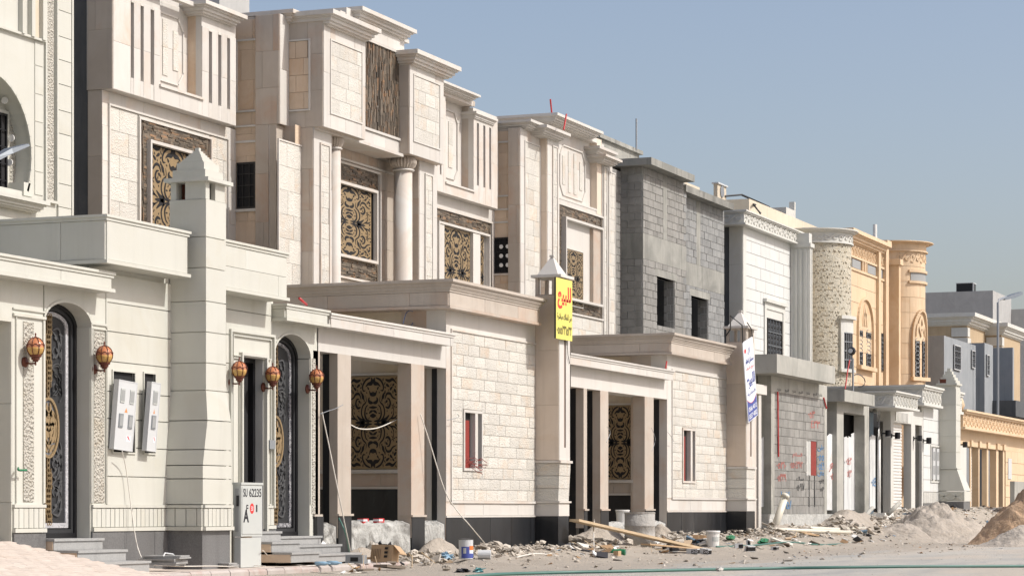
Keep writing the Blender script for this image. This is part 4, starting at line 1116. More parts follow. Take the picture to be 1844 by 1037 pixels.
# overhanging slatted wing
def slots(P, lst): return [(P.u(a), P.u(b), P.z(a, zb_), P.z(a, zt_)) for a, b, zt_, zb_ in lst]
sl = [(FU.u(a), FU.u(b), FU.z(a, q), zUt - .45) for a, b, q in ((234.5, 240, 140), (252, 257.5, 146), (270, 276.5, 152), (375, 381, 185), (392, 397.5, 190), (408, 413.5, 196))]
bayu0, bayu1 = FU.u(288), FU.u(363); zsill = FU.z(288, 154)
hs = sl + [(bayu0, bayu1, zsill, zUt - .1)]
xe = X(424, yU)
v2.part('wing_core', wall(MB(), FU, x0, xe, zUb, zUt - .02, -.12, -.0, hs), PINKW)
v2.part('wing_back', MB().box(x0 + .01, xe - .01, yU + .3, yL + .3, zUb + .01, zUt - .02), PINKW)
v2.part('wing_soffit', MB().box(x0 + .002, xe - .002, yU + .121, yU + .299, zUb + .002, zsill - .02), PINKW)
for k_, (a, b, c, d) in enumerate(sl): v2.part('slot_back', MB().pbox(FU, a - .03, b + .03, c - .02, d + .02, -.16, -.125), BROWNR)
clad(v2, FU, x0, xe, zUb, zUt - .4, PINKW, holes=hs, tw=.8, thh=.9)
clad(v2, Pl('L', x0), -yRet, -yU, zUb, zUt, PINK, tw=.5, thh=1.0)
v2.part('bay_jamb', MB().box(bayu1, bayu1 + .1, yU + .121, yU + .3, zsill, zUt - .05), TAN)
PB = Pl('F', yU + .3)
clad(v2, PB, bayu0 - .3, bayu1, zsill, zUt - .1, PINKW, tw=.7, thh=.9)
octo(v2, PB, FU.u(288) + .02, PB.u(328), PB.z(300, 150) + .0, zUt - .3, .2, .014, 3)
v2.part('bay_sill', MB().pbox(FU, bayu0 - .05, bayu1 + .03, zsill - .03, zsill + .012, -.12, .05), PINKW)
cornice(v2, X(361, yU - .25) + .2, X(446, yU - .25), yU - .25, yL + .4, Z(383, 26, yU - .25), Z(383, 4, yU - .25) , PINKW, ins=.2)
cornice(v2, x0 - .25, bayu0 + .2, yU - .25, yL + .4, Z(383, 26, yU - .25), Z(383, 4, yU - .25), PINKW, ins=.2)
# stepped projection beside the porch: deep left-facing wall, pilaster, narrow front
zCt = Z(528, 17, yC - .2); zCb = FC.z(506, 224)
L1 = Pl('L', x1)
v2.part('projection', MB().box(x1 + .014, x2 + 1.2, yC + .55, yL + .3, 0, zCt - .1), PINK)
v2.part('projection_upper', MB().box(x1 + .014, x2 + .3, yC + .014, yC + .56, zCb, zCt - .1), PINK)
u463 = L1.u(463); pilast = .06
clad(v2, Pl('L', x1 - pilast), u463, -yC + .0, zCb, zCt - .1, PINK, tw=.45, thh=.8)
v2.part('pilaster', MB().box(x1 - pilast + .001, x1 + .1, -(-yC) + .001, -u463 - .001, zCb, zCt - .1), PINK)
v2.part('pilaster_lower', MB().box(x1 - pilast + .001, x1 + .3, yD + .001, -u463 - .001, 0, zCb - .001), PINK)
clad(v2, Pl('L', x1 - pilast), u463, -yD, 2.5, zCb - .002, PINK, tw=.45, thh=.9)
# recessed left-facing wall with framed panel, bands and window
zp1, zp0 = L1.z(440, 72), L1.z(440, 203); zb1, zb0 = L1.z(440, 206), L1.z(440, 228)
zw1, zw0 = L1.z(440, 293), L1.z(440, 376)
wl = [(L1.u(427), u463 + .4, zw0, zw1)]
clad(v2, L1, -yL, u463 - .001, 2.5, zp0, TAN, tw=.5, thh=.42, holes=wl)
v2.part('panel_moulding', frame(MB(), L1, L1.u(426), u463, zp0, zp1, .035, .0, .05, 'ltb'), PINKW)
clad(v2, L1, -yL, u463 - .001, zp0 + .04, zCt - .15, TAN, tw=.4, thh=.5)
mb = MB(); mb.pbox(L1, -yL, u463, zb0 - .02, zb0 + .015, .014, .05); mb.pbox(L1, -yL, u463, L1.z(440, 258), L1.z(440, 254), .014, .04); v2.part('string_course', mb, PINKW)
grille_window(v2, L1, wl[0][0], wl[0][1] - .42, zw0, zw1, o=.01, bars=3, rows=4)
v2.part('window_sill', MB().pbox(L1, wl[0][0] - .03, u463, zw0 - .06, zw0 - .01, .0, .06), PINKW)
# narrow front of the projection (upper)
clad(v2, FC, x1 - pilast, x2 + .1, zCb, zCt - .1, PINKW, tw=.5, thh=.9)
L2 = Pl('L', x2)
zEb = FE.z(582, 228); zEt = Z(600, 16, yE - .25)
v2.part('box_left', MB().box(x2 + .014, xE1 - .002, yE + .014, yC + 1.2, zEb, zEt - .1), PINK)
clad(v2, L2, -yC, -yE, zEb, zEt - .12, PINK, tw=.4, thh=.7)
panel(v2, L2, L2.u(519) + .0, L2.u(560), L2.z(540, 201), L2.z(540, 72), TAN, tw=.3, thh=.35, kind='flat', o=.016)
clad(v2, FE, x2, xE1, zEb, zEt - .12, PINKW, tw=.8, thh=.9, holes=[(FE.u(594), FE.u(650), FE.z(593, 203), FE.z(593, 71))])
panel(v2, FE, FE.u(593), FE.u(651), FE.z(593, 205), FE.z(593, 70), tw=.42, thh=.26, o=.0)
cornice(v2, X(600, yE - .28), X(687, yE - .28), yE - .28, yC + 1.0, Z(600, 41, yE - .28), Z(600, 16, yE - .28), PINKW, ins=.2)
cornice(v2, X(528, yC - .22), X(542, yC - .22), yC - .22, yL, Z(528, 38, yC - .22), Z(528, 16, yC - .22), PINKW, ins=.16)
# right box
zGb = FE.z(737, 277); zGt = Z(752, 88, yE - .28)
v2.part('box_right', MB().box(x3 + .014, xG1, yE + .014, yL + .3, zGb, zGt - .15), PINK)
clad(v2, FE, x3, xG1, zGb, zGt - .16, PINKW, tw=.8, thh=.9, holes=[(FE.u(744), FE.u(790), FE.z(743, 254), FE.z(743, 134))])
panel(v2, FE, FE.u(743), FE.u(791), FE.z(743, 255), FE.z(743, 133), tw=.42, thh=.26, o=0)
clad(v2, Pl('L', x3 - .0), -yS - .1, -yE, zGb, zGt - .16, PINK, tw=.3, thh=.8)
cornice(v2, X(752, yE - .28), X(831, yE - .28), yE - .28, yL + .3, Z(752, 112, yE - .28), Z(752, 88, yE - .28), PINKW, ins=.2)
# slate field between the boxes
FS = Pl('F', yS); zst, zsb = FS.z(660, 75), FS.z(660, 231)
v2.part('slate_backing', MB().box(xE1 - .3, x3 + .3, yS + .002, yS + .5, zGb - .0, zst + .5), PINKW)
ledge(v2, FS, FS.u(655), FS.u(719), zsb, zst, vertical=True, seed=21)
mb = MB(); mb.pbox(FS, xE1 - .2, x3 + .02, zsb - .05, zsb - .002, 0, .07); mb.pbox(FS, xE1 - .2, x3 + .02, zst + .002, zst + .04, 0, .06); v2.part('slate_moulding', mb, PINKW)
clad(v2, FS.at(-.02), xE1 - .01, x3 + .02, zGb + .02, zsb - .06, PINKW, tw=.7, thh=.6)
clad(v2, FS.at(-.02), xE1 - .01, x3 + .02, zst + .05, zst + .5, PINKW, tw=.9, thh=.6)
yH = yS - .25
zHt = Z(653, 11, yH); zHb = Z(653, 33, yH)
v2.part('upper_parapet', MB().box(X(655, yS) - 1.0, X(735, yS) + .1, yS + .02, yS + 1.3, zst + .4, zHb + .02), PINKW)
cornice(v2, X(653, yH), X(751, yH), yH, yS + 1.4, zHb, zHt, PINKW, ins=.2)
# soffit over the porch
v2.part('porch_soffit', MB().box(x2 + .016, x3 + .0, yE + .12, yL + .2, zGb - .06, zGb - .002), PINKW)
v2.part('porch_beam', MB().box(xE1 + .001, x3 - .001, yS - .02, yS + .3, zGb - .0, zsb - .04), PINKW)
# porch: lower pilasters, back wall, window, columns
yP = Y(564, x2); FP = Pl('F', yP); yN = Y(540, x2); FN = Pl('F', yN); yb = yP + .55; FB = Pl('F', yb)
v2.part('lower_front', MB().box(x1 - pilast + .3, x2 + .3, yN + .014, yL, 0, zCb), PINK)
clad(v2, FN, x1 + .1, x2, 2.8, zCb - .002, TAN, tw=.5, thh=.6)
panel(v2, FN, FN.u(498), FN.u(560), 2.2, FN.z(500, 250), tw=.6, thh=.45, o=.014)
clad(v2, FD, x1 - pilast, FD.u(499), 2.5, zCb - .002, PINKW, tw=.3, thh=.9)
v2.part('lower_strip', MB().box(x1 - pilast + .002, FD.u(499), yD + .001, yN + .3, 0, zCb), PINK)
xp1 = FP.u(597)
v2.part('lower_pilaster', MB().box(x2 + .014, xp1, yP + .014, yL, 0, zEb - .001), PINK)
clad(v2, L2, -yN, -yP, 2.5, zEb - .002, PINK, tw=.4, thh=.8)
clad(v2, FP, x2, xp1, 2.5, zEb - .002, PINKW, tw=.8, thh=1)
panel(v2, FP, FP.u(574), FP.u(591), 2.6, FP.z(574, 257), tw=.3, thh=.3, o=.014)
v2.part('porch_back_wall', MB().box(xp1 - .1, FB.u(710) + .5, yb + .016, yb + .4, 0, zGb), PINKW)
zs2t, zs2b = FB.z(613, 295), FB.z(613, 497)
clad(v2, FB, xp1 - .1, FB.u(712), 2.5, zGb - .06, PINK, tw=.5, thh=.6, holes=[(FB.u(575), FB.u(681), zs2b - .05, zs2t + .05)])
slate_window(v2, FB, 575, 680, zs2t, zs2b, 583, 672, FB.z(611, 327), FB.z(611, 463), 585, 666, FB.z(611, 331), FB.z(611, 461), seed=31)
v2.part('porch_moulding', MB().pbox(FB, xp1 - .1, FB.u(709), FB.z(613, 288), FB.z(613, 284), .014, .05), PINKW)
xpr = FP.u(754)
v2.part('lower_pilaster', MB().box(xpr, xG1 - .1, yP + .014, yL, 0, zGb - .001), PINK)
clad(v2, Pl('L', xpr), -yb, -yP, 2.5, zGb - .002, PINK, tw=.5, thh=.8)
clad(v2, FP, xpr, FP.u(786), 2.5, zGb - .002, PINKW, tw=.8, thh=1)
panel(v2, FP, FP.u(763), FP.u(777), 2.6, FP.z(763, 312), tw=.3, thh=.3, o=.014)
def column(cx, cy, ztop, capz, r):
    c = v2.part('column', MB().lathe((cx, cy, 0), [(r * 1.03, 0), (r, capz)], 28), PINKW, smooth=True)
    v2.part('column_ring', MB().lathe((cx, cy, capz), [(r * 1.0, -.03), (r * 1.22, -.02), (r * 1.25, .0), (r * 1.05, .02)], 24), PINKW, c, smooth=True)
    h = ztop - capz
    v2.part('fluted_capital', MB().lathe((cx, cy, capz), [(r * 1.08, .02), (r * 1.3, .06), (r * 1.5, h * .5), (r * 1.5, h * .72), (r * 1.35, h * .9), (r * 1.3, h)], 48, flute=.13), PINK, c)
yc_ = yP + .12; cxx = X(726, yc_); rr_ = (X(742, yc_) - X(710, yc_)) * SN / 2 * .93
rr_ = 16.5 / F_ * dep(cxx, yc_)
column(cxx, yc_, zGb - .01, Z(726, 307, yc_), rr_)
cx2 = X(601, yc_); column(cx2, yc_, zEb - .01, Z(601, 268, yc_), rr_ * .72)
# right wing
zWb = Z(797, 347, yR); zWt = Z(860, 205, yR)
xw1 = X(895, yR)
sl = [(FU.u(a), FU.u(b), FU.z(859, 334), FU.z(859, 222)) for a, b in ((858, 861.5), (869.5, 873), (880, 883.5))] + [(FU.u(783), FU.u(786), FU.z(784, 312), FU.z(784, 200)), (FU.u(791), FU.u(794), FU.z(784, 312), FU.z(784, 200))]
zsl2 = FU.z(803, 329); hs = sl + [(FU.u(802), FU.u(852), zsl2, zWt + .5)]
v2.part('wing_core', wall(MB(), FU, xG1 - .8, xw1, zWb, zWt + .1, -.12, 0, hs), PINKW)
v2.part('wing_back', MB().box(xG1 - 1, xw1 - .01, yR + .3, yL + .3, zWb + .01, zWt + .1), PINKW)
v2.part('wing_soffit', MB().box(xG1 - 1, xw1 - .002, yR + .121, yR + .299, zWb + .002, zsl2 - .02), PINKW)
for (a, b, c, d) in sl: v2.part('slot_back', MB().pbox(FU, a - .03, b + .03, c - .02, d + .02, -.16, -.125), BROWNR)
clad(v2, FU, xG1 - .8, xw1, zWb, zWt, PINKW, holes=hs, tw=.8, thh=.9)
bu0, bu1 = FU.u(802), FU.u(852)
v2.part('bay_jamb', MB().box(bu1, bu1 + .1, yU + .121, yU + .3, zsl2, zWt + .13), PINK)
clad(v2, PB, bu0 - .6, bu1, zsl2, zWt + .5, PINKW, tw=.7, thh=.9)
octo(v2, PB, bu0 - .5, PB.u(822), PB.z(806, 322), PB.z(806, 198), .2, .014, 3)
v2.part('bay_sill', MB().pbox(FU, bu0 - .05, bu1 + .03, zsl2 - .03, zsl2 + .012, -.12, .05), PINKW)
zHi = Z(798, 145, yR - .2)
v2.part('bay_head', MB().box(xG1 - .5, bu1 - .002, yR + .004, yL + .3, Z(798, 170, yR), zHi - .05), PINKW)
v2.part('bay_side', MB().box(bu1, bu1 + .12, yR + .002, yR + .3, zWt + .14, zHi - .1), PINK)
cornice(v2, xG1 - .8, X(866, yR - .22), yR - .22, yL + .3, Z(798, 157, yR - .22), zHi, PINKW, ins=.18)
cornice(v2, X(858, yR - .12), X(897, yR - .12), yR - .12, yL + .3, Z(860, 214, yR - .12), Z(860, 203, yR - .12) + .03, PINKW, ins=.1)
v2.part('lower_wall', MB().box(xG1 - .6, x4, yL + .014, yL + .3, 0, zWb), PINKW)
slt, slb = Z(790, 377, yL), Z(790, 520, yL)
clad(v2, FL, xG1 - .6, x4, 2.5, zWb - .002, PINKW, holes=[(FL.u(775), FL.u(882), slb, slt + .04)])
hf0, hf1, hft, hfb = FL.u(784), FL.u(875), Z(794, 401, yL), slb + .15
ledge(v2, FL, FL.u(780) - .3, FL.u(882) - .13, slb, slt, holes=[(hf0 - .5, hf1, hfb, hft)], seed=41, o=.01)
ledge(v2, FL, FL.u(882) - .129, FL.u(882), slb, slt, vertical=True, seed=43, o=.01)
v2.part('slate_moulding', frame(MB(), FL, FL.u(780) - .3, FL.u(882) + .04, slb - .04, slt + .04, .04, 0, .07, 'rt'), PINKW)
wf = v2.part('window', frame(MB(), FL, hf0 - .05, hf1, hfb, hft, .05, 0, .12), PINKW)
v2.part('window_mullion', MB().pbox(FL, FL.u(845), FL.u(858), hfb + .05, hft - .055, 0, .1), PINKW, wf)
v2.part('window_panel', MB().pbox(FL, hf0 - .0, FL.u(793), hfb + .05, hft - .055, 0, .1), PINKW, wf)
gold_panel(v2, FL, FL.u(794), FL.u(844), hft - 2.0, hft - .07, .02, parent=wf)
gold_panel(v2, FL, FL.u(859), FL.u(859) + (FL.u(868) - FL.u(859)) * 3, hft - 2.0, hft - .07, .02, clip=(FL.u(859), FL.u(869)), parent=wf)

# ------------------------------------------------------------------ its twin on the right
v3 = T('villa', 'narrower pink limestone villa of tall piers beside the grey block building', 'villa', (56, 26, 0))
F3 = Pl('F', yV3); L4 = Pl('L', x4)
z3t = Z(956, 218, yV3 - .25); x3e = F3.u(1109)
v3.part('body', MB().box(x4 + .03, x3e - .05, yV3 + .6, 34, -.2, z3t + .0), PINK)
v3.part('pier', MB().box(x4 + .014, F3.u(972), yV3 + .014, yL + .3, -.1, z3t - .15), PINK)
clad(v3, L4, L4.u(917), -yV3, 2.5, z3t - .15, PINK, tw=.45, thh=.9, o=.06); v3.part('pier_return', MB().box(x4 - .06 + .001, x4 + .014, yV3 + .001, -L4.u(917), 2, z3t - .15), PINK)
clad(v3, L4, L4.u(880), L4.u(917), 2.5, z3t - .2, TAN, tw=.5, thh=.5, holes=[(L4.u(891), L4.u(917) + .2, L4.z(905, 492), L4.z(905, 428))])
v3.part('panel_moulding', frame(MB(), L4, L4.u(895), L4.u(917), L4.z(905, 355), L4.z(905, 255), .04, .014, .05, 'ltb'), PINKW)
mb = MB(); mb.pbox(L4, L4.u(880), L4.u(917), L4.z(905, 379), L4.z(905, 376), .014, .05); mb.pbox(L4, L4.u(880), L4.u(917), L4.z(905, 402), L4.z(905, 399), .014, .04); v3.part('string_course', mb, PINKW)
grille_window(v3, L4, L4.u(891), L4.u(920), L4.z(905, 492), L4.z(905, 428), o=.02, dots=True, bars=3, rows=5)
v3.part('window_sill', MB().pbox(L4, L4.u(889), L4.u(917), L4.z(905, 496), L4.z(905, 492.5), .014, .06), PINKW)
clad(v3, F3, x4 - .06, F3.u(972), 2.5, z3t - .15, PINKW, tw=.7, thh=.9, holes=[(F3.u(944), F3.u(971), 2.5, F3.z(944, 254))])
panel(v3, F3, F3.u(943.5), F3.u(971.5), 2.2, F3.z(944, 253), tw=.5, thh=.36, o=0)
cornice(v3, X(956, yV3 - .3), X(986, yV3 - .3), yV3 - .3, yL + .2, Z(956, 229, yV3 - .3), Z(956, 214, yV3 - .3), PINKW, ins=.2)
# second step
x5 = F3.u(972); 
yQ = Y(985, x5); FQ = Pl('F', yQ); xq1 = FQ.u(1006)
zqt = Z(985, 222, yQ - .3)
v3.part('pier', MB().box(x5 + .014, xq1, yQ + .014, yV3 + 1.0, -.1, zqt - .2), PINK)
clad(v3, Pl('L', x5), -yV3, -yQ, 2.5, zqt - .2, TANP, tw=.4, thh=.9)
clad(v3, FQ, x5, xq1, 2.5, zqt - .2, PINKW, tw=.6, thh=.9)
panel(v3, FQ, FQ.u(993), FQ.u(1002), 2.6, FQ.z(993, 262), tw=.25, thh=.3, o=.014)
cornice(v3, X(985, yQ - .3), X(1028, yQ - .3), yQ - .3, yV3 + .5, Z(985, 240, yQ - .3), Z(985, 224, yQ - .3), PINKW, ins=.2)
# central bay
yK = yQ + .3; FK = Pl('F', yK); xk0, xk1 = FK.u(1001), FK.u(1084)
zkt = Z(1005, 203, yK - .3); zks = FK.z(1006, 355)
bayr = FK.u(1075) ; FKb = Pl('F', Y(1062, bayr))
v3.part('bay_back', MB().box(xk0 - .2, x3e - .02, FKb.p + .014, FKb.p + .5, 0, zkt - .1), PINKW)
clad(v3, FKb, xk0 - .2, bayr, zks, zkt - .1, PINKW, tw=.7, thh=.9)
octo(v3, FKb, FKb.u(1006), FKb.u(1052), FKb.z(1006, 350), FKb.z(1006, 258), .22, .014, 4)
v3.part('bay_jamb', MB().box(bayr, bayr + .35, yK, FKb.p, zks - .1, zkt - .1), TANP)
mb = MB(); mb.pbox(FKb, xk0 - .1, bayr, zks - .03, zks + .02, .014, .2); v3.part('bay_sill', mb, PINKW)
v3.part('bay_head', MB().box(xk0 - .2, bayr - .002, yK, yK + .6, Z(1005, 222, yK) - .1, zkt - .1), PINKW)
cornice(v3, X(1004, yK - .3) - .0, X(1087, yK - .3), yK - .3, yK + 1.6, Z(1005, 218, yK - .3), zkt, PINKW, ins=.2)
v3.part('parapet_return', MB().box(X(1004, yK - .3) + .3, bayr, yK + .3, yK + 3, z3t - .2, zkt - .05), PINK)
# lower surround with slate and deep frame
z5t, z5b = FK.z(1003, 367), FK.z(1003, 557)
mb = MB().box(xk0 - .1, bayr + .8, yK + .02, FKb.p, 0, zks - .03); v3.part('bay_lower', mb, PINKW)
FK2 = Pl('F', yK + .02); h5 = [(FK2.u(1009), FK2.u(1077), z5b + .28, FK2.z(1009, 390))]
vw = .12
ledge(v3, FK2, FK2.u(1003), FK2.u(1003) + vw, z5b, z5t, vertical=True, seed=51)
ledge(v3, FK2, FK2.u(1003) + vw + .001, FK2.u(1083) - .13, z5b, z5t, holes=h5, seed=52)
ledge(v3, FK2, FK2.u(1083) - .129, FK2.u(1083), z5b, z5t, vertical=True, seed=53)
v3.part('slate_moulding', frame(MB(), FK2, FK2.u(1003) - .03, FK2.u(1083) + .04, z5b - .05, z5t + .04, .04, 0, .06), PINKW)
wf = v3.part('window', frame(MB(), FK2, *h5[0], .06, 0, .16), PINKW)
v3.part('window_jamb', MB().pbox(FK2, FK2.u(1062), FK2.u(1075), h5[0][2] + .06, h5[0][3] - .065, 0, .1), PINK, wf)
gold_panel(v3, FK2, FK2.u(1012), FK2.u(1047), FK2.z(1012, 545), FK2.z(1012, 447), .03, parent=wf)
v3.part('window_trim', frame(MB(), FK2, FK2.u(1012) - .03, FK2.u(1047) + .03, FK2.z(1012, 548), FK2.z(1012, 444), .025, .01, .05), PINKW, wf)
tiles(v3, 'rough_tile', FK2, FK2.u(1003), FK2.u(1083), 2.5, z5b - .06, .5, .3, ROCKY, t=.02, gap=.006, kind='rough')
clad(v3, FK2, FK2.u(1006), FK2.u(1084), z5t + .045, zks - .035, PINKW, tw=.8, thh=.5)
# right piers
xr0, xr1 = FK.u(1084), FK.u(1094)
zr = Z(1073, 262, yK - .25)
v3.part('pier', MB().box(xr0, x3e, yK + .014, yK + 1.0, -.1, zr - .2), PINK)
clad(v3, FK, xr0, x3e, 2.5, zr - .2, PINKW, tw=.6, thh=.9)
panel(v3, FK, FK.u(1085), FK.u(1091), 2.6, FK.z(1085, 300), tw=.25, thh=.3, o=.014)
panel(v3, FK, FK.u(1094), FK.u(1106), 2.6, FK.z(1094, 308), tw=.3, thh=.3, o=.014)
cornice(v3, X(1080, yK - .25), X(1113, yK - .25), yK - .25, yK + 2.0, Z(1080, 277, yK - .25), Z(1080, 262, yK - .25), PINKW, ins=.2)
cornice(v3, X(1091, yK - .35), X(1121, yK - .35), yK - .35, yK + 2.0, Z(1091, 290, yK - .35), Z(1091, 277, yK - .35), PINKW, ins=.2)
# ------------------------------------------------------------------ cream villa at the left edge
yA = 21.0; FA = Pl('F', yA)
v1 = T('villa', 'cream villa with a big round arch and rusticated corner at the left edge', 'villa', (26, 25, 0))
xr1 = X(131, yA); zt1 = 11.5
# arch centre is outside the frame; circle seen by its right limb
zc1 = FA.z(58, 285); ra_u = None
uR = FA.u(57); rad = 1.2; uc1 = uR - rad
pts = []
for i in range(25):
    a = math.radians(-27 + i * 8.6); pts.append((uc1 + rad * math.cos(a), zc1 + rad * 1.0 * math.sin(a)))
v1.part('body', MB().box(8, xr1 - .02, yA + .47, 33, -.2, zt1), CREAM)
top = zt1; 
mb = MB()
for (a, b) in zip(pts, pts[1:]): mb.pprism(FA, [a, (FA.u(79), a[1]), (FA.u(79), b[1]), b] if a[0] > uc1 - .0 and b[1] > a[1] else [a, b, (b[0], top), (a[0], top)], -.3, 0)
mb.pbox(FA, 8, uc1 - rad, 2, top, -.3, 0)
zar = max(p[1] for p in pts)
mb.pbox(FA, 8, FA.u(79), zar + .0, top, -.3, 0)
v1.part('arch_wall', mb, CREAM)
mb = MB(); ring_on(mb, FA, pts, .05, 0, .03); v1.part('arch_moulding', mb, CREAM)
v1.part('recess_wall', MB().pbox(FA.at(.3), 8, FA.u(79), 2, top, -.1, 0), CREAM)
FAb = FA.at(.3)
tiles(v1, 'rough_tile', FAb, FAb.u(12), FAb.u(60), FAb.z(10, 350), FAb.z(10, 150), .5, .5, CREAMR, t=.02, gap=.006, kind='rough')
grille_window(v1, FAb, FAb.u(-60), FAb.u(6), FAb.z(0, 356), FAb.z(0, 205), o=.06, bars=6, rows=5)
v1.part('window_trim', frame(MB(), FAb, FAb.u(-63), FAb.u(12), FAb.z(0, 360), FAb.z(0, 198), .09, 0, .05), CREAM)
# bracket and sill cornice
mb = MB().pbox(FA, FA.u(40), FA.u(56.5), FA.z(40, 352), FA.z(40, 328), -.29, .03); v1.part('arch_bracket', mb, CREAM)
for (px, py) in ((29, 180), (41, 248), (38, 292)):
    a = FA.w(FA.u(px) , -.2, FA.z(px, py)); mb = MB().lathe(a, [(0, -.02), (.055, -.02), (.055, .0), (.03, .01), (0, .01)], 12, axis='x'); v1.part('spotlight', mb, WPL)
zsil = FA.z(60, 378)
cornice(v1, 8, FA.u(66), yA - .25, yA + .3, zsil - .06, zsil + .12, CREAM, ins=.15, name='sill_cornice')
v1.part('lower_wall', MB().pbox(FA, 8, FA.u(79), 2, pts[0][1], -.3, 0), CREAM)
# long courses at both sides of the carved strip
jl = [18, 65, 107, 151, 198, 240, 285, 330, 372, 415]
zj = sorted([FA.z(104, p) for p in jl] + [zt1])
for a, b in zip(zj, zj[1:]): v1.part('corner_stone', MB().pbox(FA, FA.u(104), FA.u(127), a + .006, b - .006, -.02, .014), CREAM)
v1.part('corner_core', MB().pbox(FA, FA.u(78), xr1, 2, zt1, -.6, -.021), CREAM)
v1.part('corner_bead', MB().pbox(FA, FA.u(128), xr1, 2, zt1, -.02, .02), CREAM)
zj2 = sorted([FA.z(60, p) for p in (72, 117, 168, 218, 262, 308, 350)])
for a, b in zip(zj2, zj2[1:]): 
    if (a + b) / 2 > pts[0][1]: v1.part('stone_course', MB().pbox(FA, FA.u(62), FA.u(77), a + .006, b - .006, 0, .012), CREAM)
tiles(v1, 'carved_strip', FA, FA.u(81), FA.u(97), FA.z(82, 360), zt1, .4, .7, CREAMR, t=.02, gap=.004, kind='rough', bond=0, o=-.02)
v1.part('strip_moulding', frame(MB(), FA, FA.u(79), FA.u(102), FA.z(82, 364), zt1, .04, -.02, .04, 'lrb'), CREAM)
mb = MB(); mb.pbox(FA, 8, FA.u(78), FA.z(70, 75), FA.z(70, 71), 0, .06); v1.part('string_course', mb, CREAM)
for a, b in ((33, 38), (50, 56), (70, 76)): v1.part('pilaster_strip', MB().pbox(FA, FA.u(a), FA.u(b), FA.z(50, 66), zt1, 0, .08), CREAM)
v1.part('slot_back', MB().pbox(FA, FA.u(57), FA.u(70), FA.z(60, 66), zt1, .0, .01), BEIGEST)
# ------------------------------------------------------------------ unfinished grey block building
y4 = 21.0; F4 = Pl('F', y4); xb = F4.u(1157); L4b = Pl('L', xb); yb4 = Y(1117, xb)
v4 = T('unfinished_building', 'unfinished grey concrete block building with two empty window openings', 'building', (66, 26, 0))
z4 = F4.z(1157, 300); xm = F4.u(1235); y4b = 21.25; F4b = Pl('F', y4b); xe4 = F4b.u(1303); z4b = F4b.z(1235, 354)
wn1 = (F4.u(1182), F4.u(1214), F4.z(1182, 585), F4.z(1182, 497)); wn2 = (F4b.u(1244), F4b.u(1274), F4b.z(1244, 608), F4b.z(1244, 532))
bd1 = (F4.z(1160, 466), F4.z(1160, 420)); bd2 = (F4b.z(1238, 513), F4b.z(1238, 472))
col1 = (F4.u(1193), F4.u(1200)); col2 = (F4b.u(1253), F4b.u(1260))
ln1 = (wn1[0] - .15, wn1[1] + .2, wn1[3], wn1[3] + .2); ln2 = (wn2[0] - .15, wn2[1] + .2, wn2[3], wn2[3] + .2)
h1 = [wn1, ln1, (xb - 1, xm + 1, bd1[0], bd1[1]), (col1[0], col1[1], bd1[1], z4)]
h2 = [wn2, ln2, (xm - 1, xe4 + 1, bd2[0], bd2[1]), (col2[0], col2[1], bd2[1], z4b)]
v4.part('wall_core', wall(MB(), F4, xb + .021, xm, 2.2, z4, -.22, -.001, [wn1]), MORT)
v4.part('wall_core', wall(MB(), F4b, xm + .001, xe4, 2.2, z4b, -.22, -.001, [wn2]), MORT)
v4.part('wall_core', MB().box(xb + .021, xb + .2, y4 + .22, yb4, 2.2, z4), MORT)
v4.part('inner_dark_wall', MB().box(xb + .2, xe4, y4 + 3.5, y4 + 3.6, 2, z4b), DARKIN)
v4.part('floor_slab', MB().box(xb + .2, xe4, y4 + .3, y4 + 3.5, 5.2, 5.4), CONCD)
v4.part('inner_ceiling', MB().box(xb + .2, xe4, y4 + .3, y4 + 3.5, z4b - .2, z4b), CONCD)
rg = random.Random(8)
tiles(v4, 'concrete_block', F4, xb, xm, 2.4, z4, .41, .205, CMU, t=.02, gap=.014, holes=h1, jit=.006, rg=rg, stuffmat=CMUS)
tiles(v4, 'concrete_block', F4b, xm, xe4, 2.4, z4b, .41, .205, CMU, t=.02, gap=.014, holes=h2, jit=.006, rg=rg, stuffmat=CMUS)
zbl = (L4b.z(1140, 466), L4b.z(1140, 420))
tiles(v4, 'concrete_block', Pl('L', xb + .021), -yb4, -y4 - .02, 2.4, z4, .41, .205, CMU, t=.02, gap=.014, holes=[(-30, 0, zbl[0], zbl[1])], jit=.006, rg=rg, stuffmat=CMUS, cap=420)
v4.part('concrete_beam', MB().pbox(F4, xb - .004, xm, bd1[0], bd1[1], 0, .018), CONCD)
v4.part('concrete_beam', MB().pbox(F4b, xm, xe4, bd2[0], bd2[1], 0, .018), CONCD)
v4.part('concrete_beam', MB().box(xb - .004, xb + .1, y4 + .001, yb4, zbl[0], zbl[1]), CONCD)
for c_, zz0, zz1, PP in ((col1, bd1[1], z4, F4), (col2, bd2[1], z4b, F4b)): v4.part('concrete_column', MB().pbox(PP, c_[0], c_[1], zz0 + .001, zz1, 0, .022), CONCD)
for l_, PP in ((ln1, F4), (ln2, F4b)): v4.part('lintel', MB().pbox(PP, l_[0], l_[1], l_[2], l_[3], -.2, .02), CONCD)
for wv_, PP in ((wn1, F4), (wn2, F4b)):
    Lw = Pl('L', wv_[1]); y_ = PP.p
    tiles(v4, 'jamb_block', Lw, -(y_ + .3), -y_, wv_[2], wv_[3], .2, .205, CMU, t=.01, gap=.014, bond=.5, rg=rg)
v4.part('roof_slab', MB().box(xb - .3, X(1248, y4 - .3), y4 - .35, yb4 + 1.5, z4, z4 + .19), CONCD)
v4.part('roof_slab', MB().box(X(1248, y4 - .3) + .002, X(1313, y4b - .2), y4b - .35, y4 + 3.7, z4b, z4b + .19), CONCD)
v4.part('return_wall', MB().box(xb - 1.2, xb + .2, yb4 + .002, yb4 + .2, 2, z4 - .1), MORT)
